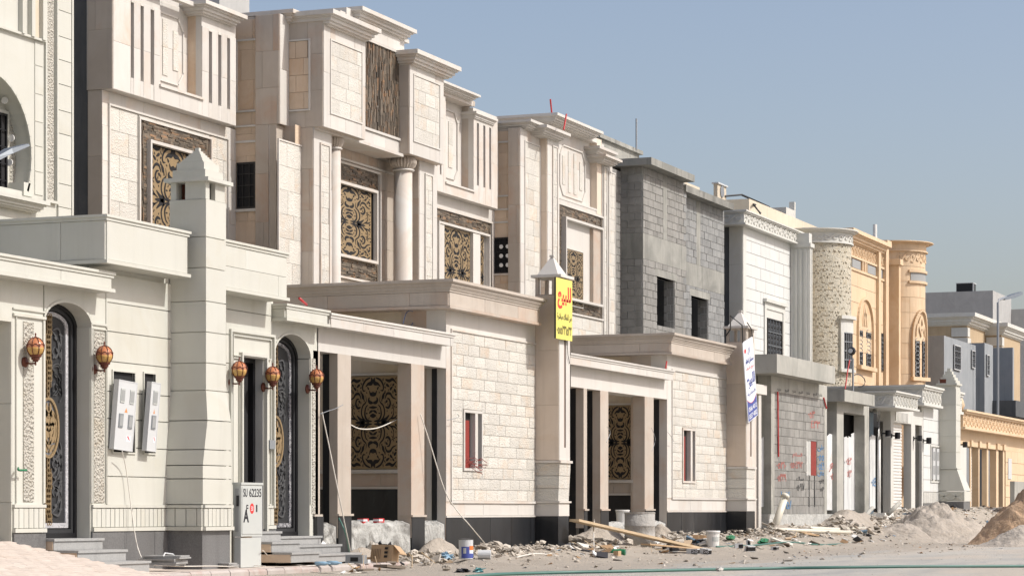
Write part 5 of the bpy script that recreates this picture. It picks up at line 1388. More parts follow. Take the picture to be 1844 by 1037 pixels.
tiles(v4, 'return_block', Pl('F', yb4), xb - 1.2, xb + .02, 2.4, z4 - .1, .41, .205, CMU, t=.02, gap=.014, rg=rg)
yr4 = 25; v4.part('roof_room', MB().box(X(1080, yr4), X(1151, yr4), yr4, 31, 6, Z(1110, 262, yr4)), CONCD)
v4.part('roof_parapet', MB().box(X(1075, yr4) , X(1152, yr4) + .05, yr4 - .1, 31.1, Z(1110, 262, yr4) + .001, Z(1110, 255, yr4)), CONCD)
rd = v4.part('antenna_rod', MB().tube([(X(1146, 24.8), 24.8, Z(1146, 270, 24.8)), (X(1146, 24.8), 24.8, Z(1146, 214, 24.8))], .03), GALV)
v4.part('stair_hood', MB().box(X(1232, 25), X(1260, 25), 25, 27, 7, Z(1245, 332, 25)), BEIGEST)

# ------------------------------------------------------------------ white villa with the scroll frieze and round bay
y5 = 21.0; F5 = Pl('F', y5); xw5 = F5.u(1337); L5 = Pl('L', xw5)
v5 = T('villa', 'white villa with scroll frieze and a split-stone round bay', 'villa', (78, 26, 0))
z5 = Z(1344, 377, y5 - .3); z5f = Z(1344, 403, y5 - .3)
xr5 = F5.u(1434)
v5.part('body', MB().box(xw5 + .02, xr5 + 4, y5 + .02, 33, 0, z5f + .1), BEIGEST)
clad(v5, L5, -Y(1313, xw5), -y5, 2.4, z5f, WHITE, tw=.7, thh=1.2)
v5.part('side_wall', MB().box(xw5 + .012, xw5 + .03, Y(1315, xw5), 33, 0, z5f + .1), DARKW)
win5 = (F5.u(1380), F5.u(1406), F5.z(1380, 645), F5.z(1380, 572))
wsur = (win5[0] - .35, win5[1] + .3, win5[2] - .5, F5.z(1374, 546) + .05)
tiles(v5, 'white_tile', F5, xw5 + .35, xr5 + .0, 2.4, z5f, 1.05, .37, WTILE, t=.015, gap=.012, holes=[(wsur[0], wsur[1], wsur[2], wsur[3])], bond=.5)
v5.part('corner_strip', MB().pbox(F5, xw5, xw5 + .34, 2.4, z5f, -.02, .025), WHITE)
sw = v5.part('window_surround', frame(MB(), F5, wsur[0], wsur[1], wsur[2], wsur[3], .2, 0, .06), WHITE)
v5.part('surround_cap', MB().pbox(F5, wsur[0] - .1, wsur[1] + .1, wsur[3], wsur[3] + .1, 0, .14), WHITE, sw)
v5.part('surround_panel', MB().pbox(F5, wsur[0] + .2, wsur[1] - .2, win5[3], wsur[3] - .2, 0, .03), WHITE, sw)
grille_window(v5, F5, win5[0], win5[1], win5[2], win5[3], o=.03, bars=5, rows=3, scroll=True)
def scroll_band(th, fn, s0, s1, z0, z1, mat, step=.55, name='frieze_scroll', parent=None, dia=False):
    """S-curves or diamonds in relief; fn(s, z, o) gives a world point along the band"""
    mb = MB(); n = max(1, int((s1 - s0) / step)); h = z1 - z0
    for i in range(n):
        a = s0 + (s1 - s0) * i / n; w = (s1 - s0) / n
        if dia: lines = [[(0, 0), (.5, .5), (1, 1)], [(0, 1), (.5, .5), (1, 0)]]
        else: lines = [[(.1, .15), (.3, .1), (.5, .5), (.7, .9), (.9, .85)], [(.05, .5), (.15, .75), (.35, .7), (.3, .5)], [(.95, .5), (.85, .25), (.65, .3), (.7, .5)]]
        for ln in lines:
            P_ = catmull(ln, 3) if not dia else [Vector(q) for q in ln]
            for p, q in zip(P_, P_[1:]):
                d = (q - p); nn = Vector((-d.y * h, d.x * w)); nn = nn.normalized() * .022 if nn.length else nn
                c = [(a + p.x * w, z0 + p.y * h), (a + q.x * w, z0 + q.y * h)]
                pts = [fn(c[0][0] - nn.x, c[0][1] - nn.y, .03), fn(c[1][0] - nn.x, c[1][1] - nn.y, .03), fn(c[1][0] + nn.x, c[1][1] + nn.y, .03), fn(c[0][0] + nn.x, c[0][1] + nn.y, .03)]
                bk = [fn(c[0][0] - nn.x, c[0][1] - nn.y, 0), fn(c[1][0] - nn.x, c[1][1] - nn.y, 0), fn(c[1][0] + nn.x, c[1][1] + nn.y, 0), fn(c[0][0] + nn.x, c[0][1] + nn.y, 0)]
                mb.loft([bk, pts])
    return th.part(name, mb, mat, parent, stuff=True)
def frieze(th, x0, x1, y0, y1, z0, z1, mat, left=True, dia=False, dialeft=False, step=.55, ins=.1):
    h = z1 - z0
    f = th.part('frieze', MB().box(x0 + ins, x1 - ins * .3, y0 + ins, y1, z0 + h * .12, z1 - h * .2), mat)
    mb = MB(); mb.box(x0, x1, y0, y1, z1 - h * .1, z1); mb.box(x0 + ins * .4, x1 - ins * .2, y0 + ins * .4, y1, z1 - h * .2, z1 - h * .1 - .001); th.part('frieze_cornice', mb, mat, f)
    th.part('frieze_base', MB().box(x0 + ins * .4, x1 - ins * .2, y0 + ins * .4, y1, z0, z0 + h * .119), mat, f)
    P = Pl('F', y0 + ins); scroll_band(th, lambda s, z, o: P.w(s, o, z), x0 + ins + .05, x1 - .1, z0 + h * .16, z1 - h * .23, mat, step, parent=f, dia=dia)
    if left:
        L = Pl('L', x0 + ins); scroll_band(th, lambda s, z, o: L.w(s, o, z), -min(y1, y0 + 4), -(y0 + ins + .05), z0 + h * .16, z1 - h * .23, mat, step, parent=f, dia=dialeft)
    return f
frieze(v5, X(1344, y5 - .3), xr5 - .1, y5 - .3, y5 + 4, z5f, z5, WHITE)
zpb = Z(1349, 358, 22.2)
v5.part('roof_parapet', MB().box(X(1349, 22.2), X(1349, 22.2) + 9, 22.2, 22.4, z5 - .3, zpb), BEIGEST)
v5.part('roof_parapet', MB().box(X(1349, 22.2) + .001, X(1349, 22.2) + .2, 22.401, 32, z5 - .3, zpb), BEIGEST)
def centre_for(px_c, cy): return X(px_c, cy)
def arcpts(cx, cy, r, a0, a1, n): return [(cx + r * math.cos(math.radians(a0 + (a1 - a0) * i / n)), cy + r * math.sin(math.radians(a0 + (a1 - a0) * i / n))) for i in range(n + 1)]
def round_bay(th, px_c, pxr, yc, zt, zc0, mat, wmat, cmat, name, plain_=False, fr=True):
    cx = X(px_c, yc); d = dep(cx, yc); r = (pxr - px_c) / F_ * d
    return cx, r
cyb = y5 + .25; cxb, rb = round_bay(v5, 1467, 1532, cyb, 0, 0, None, MORT, None, 'x')
zbay = lambda py, cx, cy, r: EYE + (HZ - py) / F_ * dep(cx - .93 * r, cy - .37 * r)
z5b = zbay(437, cxb, cyb, rb); z5c = zbay(411, cxb, cyb, rb)
v5.part('bay_core', MB().lathe((cxb, cyb, 0), [(rb - .03, 2.), (rb - .03, z5c - .1)], 40), BEIGEST)
# split-face strips round the bay: narrow upright stones as separate pieces, nearest courses first
rg = random.Random(14); rest = MB(); n_sp = 0
zz_ = 2.4
while zz_ < z5b:
    h = rg.uniform(.10, .2); a = 150
    while a < 330:
        da = math.degrees(rg.uniform(.04, .08) / rb); o = rg.uniform(.0, .014)
        q = [(cxb + rr * math.cos(math.radians(t)), cyb + rr * math.sin(math.radians(t))) for t, rr in ((a, rb - .03), (a + da - .1, rb - .03), (a + da - .1, rb + o), (a, rb + o * .6))]
        dz = rg.uniform(-.05, .05)
        rest.prism([(x, y, zz_ + dz) for x, y in q], (0, 0, min(h, z5b - zz_) - .004)); a += da
    zz_ += h
v5.part('split_stone', rest, STRIP, stuff=True)
def ring_cornice(th, cx, cy, r, zb, zt, mat, ov=.25, name='bay_cornice'):
    h = zt - zb
    return th.part(name, MB().lathe((cx, cy, 0), [(r, zb), (r + ov * .35, zb), (r + ov * .35, zb + h * .12), (r + ov * .15, zb + h * .13), (r + ov * .15, zt - h * .25), (r + ov * .6, zt - h * .2), (r + ov * .6, zt - h * .1), (r + ov, zt - h * .08), (r + ov, zt), (r * .5, zt + .001)], 56), mat)
rc = ring_cornice(v5, cxb, cyb, rb, z5b, z5c, WHITE)
scroll_band(v5, lambda s, z, o: (cxb + (rb + .0375 + o) * math.cos(s), cyb + (rb + .0375 + o) * math.sin(s), z), math.radians(160), math.radians(330), z5b + .1, z5c - .18, WHITE, .42, parent=rc)
# fluted pilaster left of the bay
pyl = cyb - rb * .72; xpl = X(1462, pyl)
v5.part('pilaster', MB().box(xpl - .35, xpl, pyl, cyb + .6, 2, z5b), WHITE)
for k in range(5): v5.part('flute', MB().pbox(Pl('L', xpl - .35), -(pyl + .75) + k * .15, -(pyl + .75) + k * .15 + .07, 2, z5b - .5, .0, .03), WHITE)
for k in range(2): v5.part('flute', MB().pbox(Pl('F', pyl), xpl - .32 + k * .17, xpl - .22 + k * .17, 2, z5b - .5, .0, .03), WHITE)
v5.part('pilaster_capital', MB().box(xpl - .42, xpl + .07, pyl - .07, cyb + .6, z5b - .45, z5b - .32), WHITE)
# bay window with arched head board
ang = math.radians(296); Rb = rb + .03
def bay_rect(mb, cx, cy, r, a0, a1, z0, z1, o0, o1, n=6):
    for i in range(n):
        t0, t1 = math.radians(a0 + (a1 - a0) * i / n), math.radians(a0 + (a1 - a0) * (i + 1) / n)
        q = [(cx + rr * math.cos(t), cy + rr * math.sin(t), z0) for t, rr in ((t0, r + o0), (t1, r + o0), (t1, r + o1), (t0, r + o1))]
        mb.prism(q, (0, 0, z1 - z0))
    return mb
zw5t, zw5b = Z(1515, 598, cyb - rb * .9), Z(1515, 664, cyb - rb * .9)
wd = v5.part('window', bay_rect(MB(), cxb, cyb, rb, 243, 276, zw5b, zw5t, .0, .05), DARKIN)
mb = MB(); 
for a in range(244, 277, 6): bay_rect(mb, cxb, cyb, rb, a, a + 1, zw5b, zw5t, .05, .07, 1)
for k in range(5): bay_rect(mb, cxb, cyb, rb, 244, 276, zw5b + k * .3, zw5b + k * .3 + .03, .071, .085)
v5.part('grille', mb, GALV, wd)
mb = MB(); bay_rect(mb, cxb, cyb, rb, 237, 243, zw5b, zw5t, .0, .09, 2); bay_rect(mb, cxb, cyb, rb, 237, 280, zw5t, zw5t + .45, .0, .08); bay_rect(mb, cxb, cyb, rb, 235, 282, zw5t + .45, zw5t + .56, .0, .18); bay_rect(mb, cxb, cyb, rb, 235, 282, zw5b - .1, zw5b, .0, .16)
v5.part('window_surround', mb, WHITE, wd)

# ------------------------------------------------------------------ sand-yellow villa with its round bay
y6 = 21.0; F6 = Pl('F', y6)
v6 = T('villa', 'sand yellow villa with pointed-arch windows and a round corner bay', 'villa', (92, 26, 0))
z6 = Z(1537, 411, y6 - .3); z6b = Z(1537, 432, y6 - .3)
xl6, xr6 = F6.u(1530), F6.u(1612)
v6.part('body', MB().box(xl6, xr6 + 3, y6 + .02, 33, 0, z6b), ORANGE)
hb = [(F6.u(1533), F6.u(1594), F6.z(1560, 492), F6.z(1560, 474))]
tiles(v6, 'stone_course', F6, F6.u(1528), F6.u(1577), 2.4, F6.z(1560, 494), 2.6, .58, ORANGE, t=.015, gap=.014, bond=.5)
tiles(v6, 'stone_course', F6, F6.u(1528), F6.u(1600), F6.z(1560, 470), z6b - .5, 2.6, .5, ORANGE, t=.015, gap=.012, bond=.5)
mb = MB(); mb.pbox(F6, F6.u(1530), F6.u(1598), hb[0][2] - .08, hb[0][2], 0, .06); mb.pbox(F6, F6.u(1530), F6.u(1598), hb[0][3], hb[0][3] + .08, 0, .06); v6.part('band_moulding', mb, ORANGE)
for a, b in ((1534, 1549), (1562, 1576), (1582, 1588)): v6.part('band_inset', MB().pbox(F6, F6.u(a), F6.u(b), hb[0][2] + .03, hb[0][3] - .03, 0, .02), CABS)
for a in (1551, 1555, 1558): v6.part('band_bar', MB().pbox(F6, F6.u(a), F6.u(a + 1.6), hb[0][2], hb[0][3], 0, .05), ORANGE)
for a, b in ((1577, 1581), (1590, 1595)):
    v6.part('pilaster_strip', MB().pbox(F6, F6.u(a), F6.u(b), 2, F6.z(a, 468) + .5, .0, .12), ORANGE)
    v6.part('strip_capital', MB().pbox(F6, F6.u(a) - .12, F6.u(b) + .12, F6.z(a, 468) + .5, F6.z(a, 468) + .72, 0, .2), ORANGE)
tiles(v6, 'stone_course', F6, F6.u(1581.5), F6.u(1589.5), 2.4, F6.z(1585, 500), 1.0, .9, ORANGE, t=.015, gap=.014)
scroll_band(v6, lambda s, z, o: F6.w(s, o, z), F6.u(1535), F6.u(1600), z6b - .42, z6b - .05, ORANGE, .4, 'carved_band')
cornice(v6, X(1537, y6 - .35), X(1606, y6 - .35), y6 - .35, Y(1491, X(1537, y6 - .35)), z6b, z6, ORANGE, ins=.3)
def pointed(th, fnw, s0, s1, z0, zt, zapex, lab=None):
    mb = MB(); sc = (s0 + s1) / 2; n = 10; L_ = [(s0, zt)]; 
    for i in range(n + 1): t = i / n; L_.append((s0 + (sc - s0) * (1 - math.cos(t * math.pi / 2)) ** 1.0, zt + (zapex - zt) * math.sin(t * math.pi / 2) ** .9))
    R_ = [(2 * sc - a, b) for a, b in L_[::-1]]
    pts = [(s0, z0)] + L_ + R_ + [(s1, z0)]
    for p, q in zip(pts, pts[1:]):
        d = Vector((q[0] - p[0], q[1] - p[1])); 
        if d.length < 1e-5: continue
        nn = Vector((-d.y, d.x)).normalized() * .09
        c = [p, q, (q[0] + nn.x, q[1] + nn.y), (p[0] + nn.x, p[1] + nn.y)]
        mb.loft([[fnw(a, 0, b) for a, b in c], [fnw(a, .1, b) for a, b in c]])
    w = th.part('arched_window', mb, ORANGE)
    mb = MB(); f = [fnw(a, .02, b) for a, b in L_ + R_[1:]]; bk = [fnw(a, .0, b) for a, b in L_ + R_[1:]]; mb.loft([bk, f]); th.part('tympanum', mb, ORANGE, w)
    mb = MB(); 
    for pts in ([(sc, zapex - .15), (sc + .12, zt + (zapex - zt) * .55), (sc, zt + .1)], [(sc, zapex - .15), (sc - .12, zt + (zapex - zt) * .55), (sc, zt + .1)], [(sc, zt + .4), (sc + .2, zt + .55), (sc + .3, zt + .1)], [(sc, zt + .4), (sc - .2, zt + .55), (sc - .3, zt + .1)]):
        for q in orn_ribbon(pts, .07)[0]: mb.loft([[fnw(v[0], .02, v[1]) for v in q], [fnw(v[0], .05, v[1]) for v in q]])
    th.part('carved_leaf', mb, ORANGE, w, stuff=True)
    g = (s1 - s0) * .1
    for a, b in ((s0 + .05, sc - g), (sc + g, s1 - .05)):
        pn = MB(); c = [(a, z0), (b, z0), (b, zt - .06), (a, zt - .06)]; pn.loft([[fnw(u, .0, z) for u, z in c], [fnw(u, .015, z) for u, z in c]]); pn = th.part('pane', pn, DARKIN, w)
        mb = MB(); 
        for k in range(9):
            zz0 = z0 + (zt - z0) * k / 9
            ring_pts = [((a + b) / 2 + (b - a) * .4 * math.cos(t * .9 + k), zz0 + .12 + .09 * math.sin(t * .9 + k)) for t in range(6)]
            for p, q in zip(ring_pts, ring_pts[1:]):
                d = Vector((q[0] - p[0], q[1] - p[1])); nn = Vector((-d.y, d.x)).normalized() * .02
                mb.loft([[fnw(u, .016, z) for u, z in (p, q, (q[0] + nn.x, q[1] + nn.y), (p[0] + nn.x, p[1] + nn.y))], [fnw(u, .03, z) for u, z in (p, q, (q[0] + nn.x, q[1] + nn.y), (p[0] + nn.x, p[1] + nn.y))]])
        th.part('grille', mb, GALV, w)
    mb = MB(); c = [(s0 - .12, z0 - .14), (s1 + .12, z0 - .14), (s1 + .12, z0), (s0 - .12, z0)]; mb.loft([[fnw(u, .0, z) for u, z in c], [fnw(u, .2, z) for u, z in c]]); th.part('sill', mb, ORANGE, w)
fF6 = lambda s, o, z: F6.w(s, o, z)
pointed(v6, fF6, F6.u(1543), F6.u(1569), F6.z(1543, 657), F6.z(1543, 590), F6.z(1556, 540))
grille_window(v6, F6, F6.u(1584), F6.u(1588.5), F6.z(1586, 668), F6.z(1586, 600), o=.04, bars=2, rows=4, scroll=True)
cy6 = y6 + .3; cx6 = X(1607, cy6); r6 = 58 / F_ * dep(cx6, cy6)
z6c1, z6c0 = zbay(434, cx6, cy6, r6), zbay(452, cx6, cy6, r6)
v6.part('bay_core', MB().lathe((cx6, cy6, 0), [(r6 - .02, 2), (r6 - .02, z6c0)], 44), ORANGE, smooth=True)
zc_ = 2.4
while zc_ < z6c0 - .5:
    a0 = 205 if int(zc_ * 10) % 2 else 225
    for a in range(a0 - 90, 380, 45): v6.part('curved_course', bay_rect(MB(), cx6, cy6, r6, a, a + 44.4, zc_ + .006, zc_ + .574, -.02, .012, 6), ORANGE)
    zc_ += .58
ring_cornice(v6, cx6, cy6, r6, z6c0, z6c1, ORANGE, .32)
scroll_band(v6, lambda s, z, o: (cx6 + (r6 + .012 + o) * math.cos(s), cy6 + (r6 + .012 + o) * math.sin(s), z), math.radians(200), math.radians(370), z6c0 - .42, z6c0 - .05, ORANGE, .4, 'carved_band')
zq = Z(1630, 494, cy6 - r6)
v6.part('band_inset', bay_rect(MB(), cx6, cy6, r6, 226, 285, zq, zq + .3, .0, .03, 10), CABS)
mb = MB(); bay_rect(mb, cx6, cy6, r6, 222, 300, zq - .1, zq - .01, .0, .09, 10); bay_rect(mb, cx6, cy6, r6, 222, 300, zq + .31, zq + .4, .0, .09, 10); v6.part('band_moulding', mb, ORANGE)
pointed(v6, lambda s, o, z: (cx6 + (r6 + .012 + o) * math.cos(s / r6), cy6 + (r6 + .012 + o) * math.sin(s / r6), z), math.radians(232) * r6, math.radians(272) * r6, Z(1650, 678, cy6 - r6 * .9), Z(1650, 610, cy6 - r6 * .9), Z(1650, 560, cy6 - r6 * .9))
yp6 = cy6 - r6 * .6; xp6 = X(1622, yp6)
v6.part('pilaster', MB().box(xp6 - .3, xp6, yp6, cy6 + .4, 2, z6c0 - .4), ORANGE)
v6.part('pilaster_capital', MB().box(xp6 - .4, xp6 + .08, yp6 - .08, cy6 + .4, z6c0 - .62, z6c0 - .42), ORANGE)
v6.part('roof_room', MB().box(xl6 + 1, xr6, 24, 28, z6 - 1, z6 + .1), BEIGEST)
pz = Z(1584, 404, 24); v6.part('vent_pipe', MB().tube([(X(1584, 24), 24.2, z6 - 1), (X(1584, 24), 24.2, Z(1584, 404, 24))], .09, 10), WPL)

# ------------------------------------------------------------------ buildings closing the view on the right
y7 = 24.0; F7 = Pl('F', y7)
v7 = T('villa', 'ochre villa with white quoins and bracketed cornice behind the blue-grey house', 'villa', (122, 30, 0))
xa7, xb7 = F7.u(1741), F7.u(1783); z7 = F7.z(1741, 564); y7b = 23.2; F7b = Pl('F', y7b); xc7 = F7b.u(1803); xd7 = F7b.u(1837)
v7.part('wall', MB().box(xa7, xb7 + 1, y7, 40, 0, z7 - .3), TANST)
v7.part('wall', MB().box(xc7, xd7, y7b, 40, 0, F7b.z(1803, 585) - .3), TANST)
cornice(v7, xa7 - .5, xb7 + .6, y7 - .5, 41, z7 - .6, z7, WHITE, ins=.45)
cornice(v7, xc7 - .4, xd7 + .4, y7b - .4, 41, F7b.z(1803, 582) - .6, F7b.z(1803, 582), WHITE, ins=.35)
for (xx, yy, PP, n) in ((xa7, y7, F7, 9), (xc7, y7b, F7b, 10)):
    for k in range(n):
        ww = .75 if k % 2 else .5
        zt_ = (z7 if xx == xa7 else F7b.z(1803, 582)) - .7 - k * .5
        v7.part('quoin', MB().box(xx - .06, xx + ww, yy - .06, yy + ww + .25, zt_ - .44, zt_), WHITE)
bl = T('house', 'blue-grey rendered house with small grilled windows right of the yellow bay', 'house', (108, 26, 0))
y8 = 20.0; F8 = Pl('F', y8); xa8, xb8 = F8.u(1700), F8.u(1757); z8 = F8.z(1700, 604)
bl.part('wall', MB().box(xa8, xb8, y8, 34, 0, z8), BLUEST)
xb9 = F8.u(1788); bl.part('wall', MB().box(F8.u(1773), xb9, y8, 34, 0, F8.z(1773, 617)), BLUEST)
bl.part('wall', MB().box(xb8 + .001, F8.u(1773) - .001, y8 + 1.5, 34, 0, F8.z(1765, 612) - .1), BLUEST)
bl.part('wall', MB().box(F8.u(1803), F8.u(1803) + .3, y8 - .5, 34, 0, F8.z(1803, 626)), BLUEST)
for (a, b, t_, b_) in ((1716, 1728, 620, 665), (1748, 1754, 630, 662), (1775, 1780, 638, 676)):
    w_ = grille_window(bl, F8, F8.u(a), F8.u(b), F8.z(a, b_), F8.z(a, t_), o=.05, bars=3, rows=4, fr=STEEL, scroll=True)
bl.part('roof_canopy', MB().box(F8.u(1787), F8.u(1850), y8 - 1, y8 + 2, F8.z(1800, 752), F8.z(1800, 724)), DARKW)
gv = T('villa', 'large plain grey villa with an air conditioner on its roof, furthest back', 'villa', (150, 45, 0))
y9 = 34.0; F9 = Pl('F', y9); xa9 = F9.u(1788)
gv.part('wall', MB().box(xa9, F9.u(1821), y9, 70, 0, F9.z(1788, 523)), GREYST)
gv.part('roof_room', MB().box(F9.u(1821) + .01, F9.u(1900), y9 - 4, 70, 0, F9.z(1821, 557)), GREYST)
ac = T('air_conditioner', 'black air conditioner on the roof of the far grey villa', 'air conditioner', (xa9 + .3, 38, F9.z(1788, 523)))
Lz = Pl('L', xa9 + .3); zr = F9.z(1788, 523)
ac.part('housing', MB().box(xa9 + .3, xa9 + 1.6, Y(1751, xa9 + .3), Y(1722, xa9 + .3), zr, zr + .62), BLACKM)
ac.part('side_frame', MB().box(xa9 + .29, xa9 + .34, Y(1752, xa9 + .3) - .05, Y(1752, xa9 + .3), zr, zr + .66), STEEL)
ac.part('cap', MB().box(xa9 + .28, xa9 + 1.6, Y(1752, xa9 + .3), Y(1721, xa9 + .3), zr + .62, zr + .67), STEEL)
gl = T('house', 'grey house glimpsed between the yellow bay and the ochre villa', 'house', (118, 40, 0))
xg = 112.0; 
gl.part('wall', MB().box(xg, xg + 6, 27, 60, 0, ZX(1700, 565, xg)), GREYST)
# ------------------------------------------------------------------ unfinished block street wall
w4 = T('street_wall', 'unfinished grey block street wall with spray paint and a concrete canopy', 'wall', (60, 16, 0))
yk = 15.95; K = Pl('F', yk)
u0, u1 = K.u(1387), K.u(1487)
zt4 = K.z(1387, 676); zbm = K.z(1387, 704); zft = K.z(1440, 925)
red = (K.u(1451.5), K.u(1470), K.z(1452, 855), K.z(1452, 793))
w4.part('wall_core', MB().box(u0 + .01, u1, yk + .001, yk + .3, 0, zt4), MORT)
rg = random.Random(31)
tiles(w4, 'concrete_block', K, u0 + .28, u1 - .25, zft, zbm, .41, .205, CMU, t=.018, gap=.012, holes=[red, (K.u(1455), K.u(1456.8), K.z(1455, 912), red[2]), (K.u(1464.5), K.u(1466.5), K.z(1464, 912), red[2])], rg=rg, jit=.004)
w4.part('concrete_beam', MB().box(u0 - .02, u1 + .02, yk - .03, yk + .3, zbm, zt4), CONC)
w4.part('concrete_column', MB().box(u0 - .02, u0 + .27, yk - .03, yk + .32, .1, zbm - .001), CONC)
w4.part('concrete_column', MB().box(u1 - .24, u1 + .02, yk - .026, yk + .32, .1, zbm - .001), CONC)
w4.part('left_return', MB().box(u0 - .02, u0 + .25, yk + .321, yk + 5, .1, zt4), CONC)
w4.part('footing', MB().box(K.u(1378), u1 + .1, yk - .08, yk + .3, -.2, zft - .001), SPLASH)
ypp = yk - .45; zpt, zpb = Z(1399, 637, ypp), Z(1399, 671, ypp)
w4.part('concrete_parapet', MB().box(X(1399, ypp), X(1504, ypp), ypp, yk + 5, zpb, zpt), CONC)
w4.part('red_board', MB().pbox(K, K.u(1460), K.u(1469.5), red[2], red[3], -.02, .005), RED)
w4.part('red_board', MB().pbox(K, K.u(1452), K.u(1456), red[2], red[3], -.02, -.005), RED)
w4.part('mid_board', MB().pbox(K, K.u(1456.5), K.u(1459.5), red[2], red[3], -.02, .004), MORT)
for a in (1455, 1464.5): w4.part('pipe_chase', MB().pbox(K, K.u(a), K.u(a + 1.9), K.z(a, 912), red[2], .0, .003), DARKIN)
w4.part('red_conduit', MB().tube([K.w(K.u(1396), .06, K.z(1396, 705)), K.w(K.u(1397.5), .05, K.z(1397, 760)), K.w(K.u(1399), .04, K.z(1399, 822))], .02), REDP)
w4.part('red_conduit', MB().tube([K.w(K.u(1480), .05, K.z(1480, 716)), K.w(K.u(1485), .05, K.z(1485, 735))], .02), REDP)
K2 = Pl('F', yk - .002)
def sprayed(s, pa, pb, pt, pbm, mat, P=K2, th=w4, o=.022):
    text(th, P, s, P.u(pa), P.u(pb), P.z(pa, pbm), P.z(pa, pt), o, mat, name='spray_paint', ext=.0008)
for i, a in enumerate((1397, 1411, 1424, 1436, 1449, 1462, 1471)): sprayed(arabic('للبيع') if i % 2 else arabic('شارع'), a, a + 7, 698 + i * 1.6, 705 + i * 1.6, SBLK, o=.034)
sprayed(arabic('السلام'), 1426, 1443, 814, 824, GRAFR); sprayed('٠٥٥٠٤٣٧٢', 1421, 1444, 829, 842, GRAFR); sprayed('٠٥٣١٠', 1397, 1414, 830, 843, GRAFR)
sprayed('٠٥٣٣٩', 1398, 1414, 852, 866, GRAFR); sprayed(arabic('سباك'), 1433, 1446, 857, 866, SBLK); sprayed('٠٥٠٩١٧', 1433, 1447, 869, 883, SBLK)
sprayed(arabic('دهان'), 1471, 1487, 800, 812, GRAFB); sprayed('٠٥٥٢', 1471, 1487, 816, 828, GRAFB); sprayed('٠٥٤٧١', 1471, 1487, 831, 845, GRAFB); sprayed(arabic('بلاط'.replace('ط', 'ل')), 1471, 1484, 848, 857, GRAFB)
sprayed(arabic('كهرباء'.replace('ه', 'ق').replace('ء', '')), 1405, 1421, 884, 895, GRAFB); sprayed('٠٥٨', 1411, 1426, 899, 916, GRAFB); sprayed('٠٥٧٣', 1474, 1483, 862, 870, SBLK); sprayed('٥٣', 1476, 1483, 876, 884, SBLK)
sprayed('٠٥٣', 1454, 1466, 738, 752, GRAFR); sprayed('٤٣٣', 1459, 1475, 756, 770, GRAFR)
# slim rendered canopy end and posts just after the second tower
w4.part('canopy_end', MB().box(X(1345, 15.8), X(1381, 15.8), 15.8, 17, Z(1381, 711, 15.8), Z(1381, 694, 15.8)), PINKW)
for a, b in ((1358, 1362), (1366, 1371)): w4.part('white_post', MB().box(X(a, 16), X(b, 16), 16.0, 16.35, .1, Z(a, 705, 16)), PINKW)
w4.part('blue_post', MB().box(X(1377, 16.1), X(1382, 16.1), 16.12, 16.3, .1, Z(1378, 722, 16)), BLUEP)
w4.part('dark_gate', MB().box(X(1371, 16.4), X(1388, 16.6), 16.6, 16.65, .2, Z(1380, 715, 16.4)), DARKIN)

# concrete door frame and the corrugated sheets closing it
df = T('door_frame', 'bare concrete gate portal with a thick slab between corrugated sheets', 'portal', (64, 16, 0))
c0, c1, c2, c3 = K.u(1507), K.u(1519), K.u(1557), K.u(1565)
zb1, zb2 = K.z(1507, 740), K.z(1507, 722)
df.part('column', MB().box(c0, c1, yk, yk + .3, .1, zb1), CONC); df.part('column', MB().box(c2, c3, yk, yk + .3, .1, zb1), CONC)
df.part('beam', MB().box(c0, c3, yk + .002, yk + .3, zb1 + .001, zb2), CONC)
ys_ = yk - .3; df.part('slab', MB().box(X(1521, ys_), X(1575, ys_), ys_, yk + 1.6, Z(1521, 722, ys_), Z(1521, 701, ys_)), CONC)
df.part('threshold', MB().box(K.u(1489), K.u(1585), yk - .05, yk + .5, 0, K.z(1500, 925)), SPLASH)
def sheet(pa, pb, pt, pbm, y, lab, lean=0, seed=1, graf=()):
    P = Pl('F', y); a, b = P.u(pa), P.u(pb); z0, z1 = P.z(pa, pbm), P.z(pa, pt); n = max(6, int((b - a) / .11)); rg = random.Random(seed)
    th = T('corrugated_sheet', lab, 'metal sheet', ((a + b) / 2, y, z0), group='white corrugated sheets closing the unfinished gate')
    mb = MB(); front = []; top = []
    for i in range(n + 1):
        u = a + (b - a) * i / n; o = .045 if i % 2 else 0; cut = rg.uniform(-.03, .03) - (abs(i - n / 2) / n) ** 2 * .25
        front.append(P.w(u, o, z0)); top.append(P.w(u + lean, o, z1 + cut))
    mb.v = front + top; mb.f = [(i, i + 1, n + 2 + i, n + 1 + i) for i in range(n)]
    bk = [(x, y_ + .012, z) for x, y_, z in mb.v]; m = len(mb.v); mb.v += bk; mb.f += [tuple(m + j for j in f[::-1]) for f in mb.f[:n]]
    th.part('sheet', mb, CORR)
    th.part('rail', MB().pbox(P, a, b, z0 + (z1 - z0) * .5, z0 + (z1 - z0) * .5 + .05, -.06, -.015), GALV)
    for (s, ua, ub, za, zb_, m) in graf: text(th, P, s, a + (b - a) * ua, a + (b - a) * ub, z0 + (z1 - z0) * za, z0 + (z1 - z0) * zb_, .047, m, name='spray_paint', ext=.0008)
sheet(1489, 1504, 780, 918, 16.1, 'corrugated sheet with red scrawl left of the concrete portal', 0, 1, [(arabic('سعر'), .1, .9, .5, .62, GRAFR), ('٠٥٥', .2, .95, .4, .48, GRAFR)])
sheet(1520, 1532, 785, 918, 16.2, 'narrow corrugated sheet inside the portal beside its left column', 0, 2, [('٠٥٤٣', .0, .9, .62, .72, GRAFR), ('٥٣٣', .2, .9, .45, .55, GRAFR)])
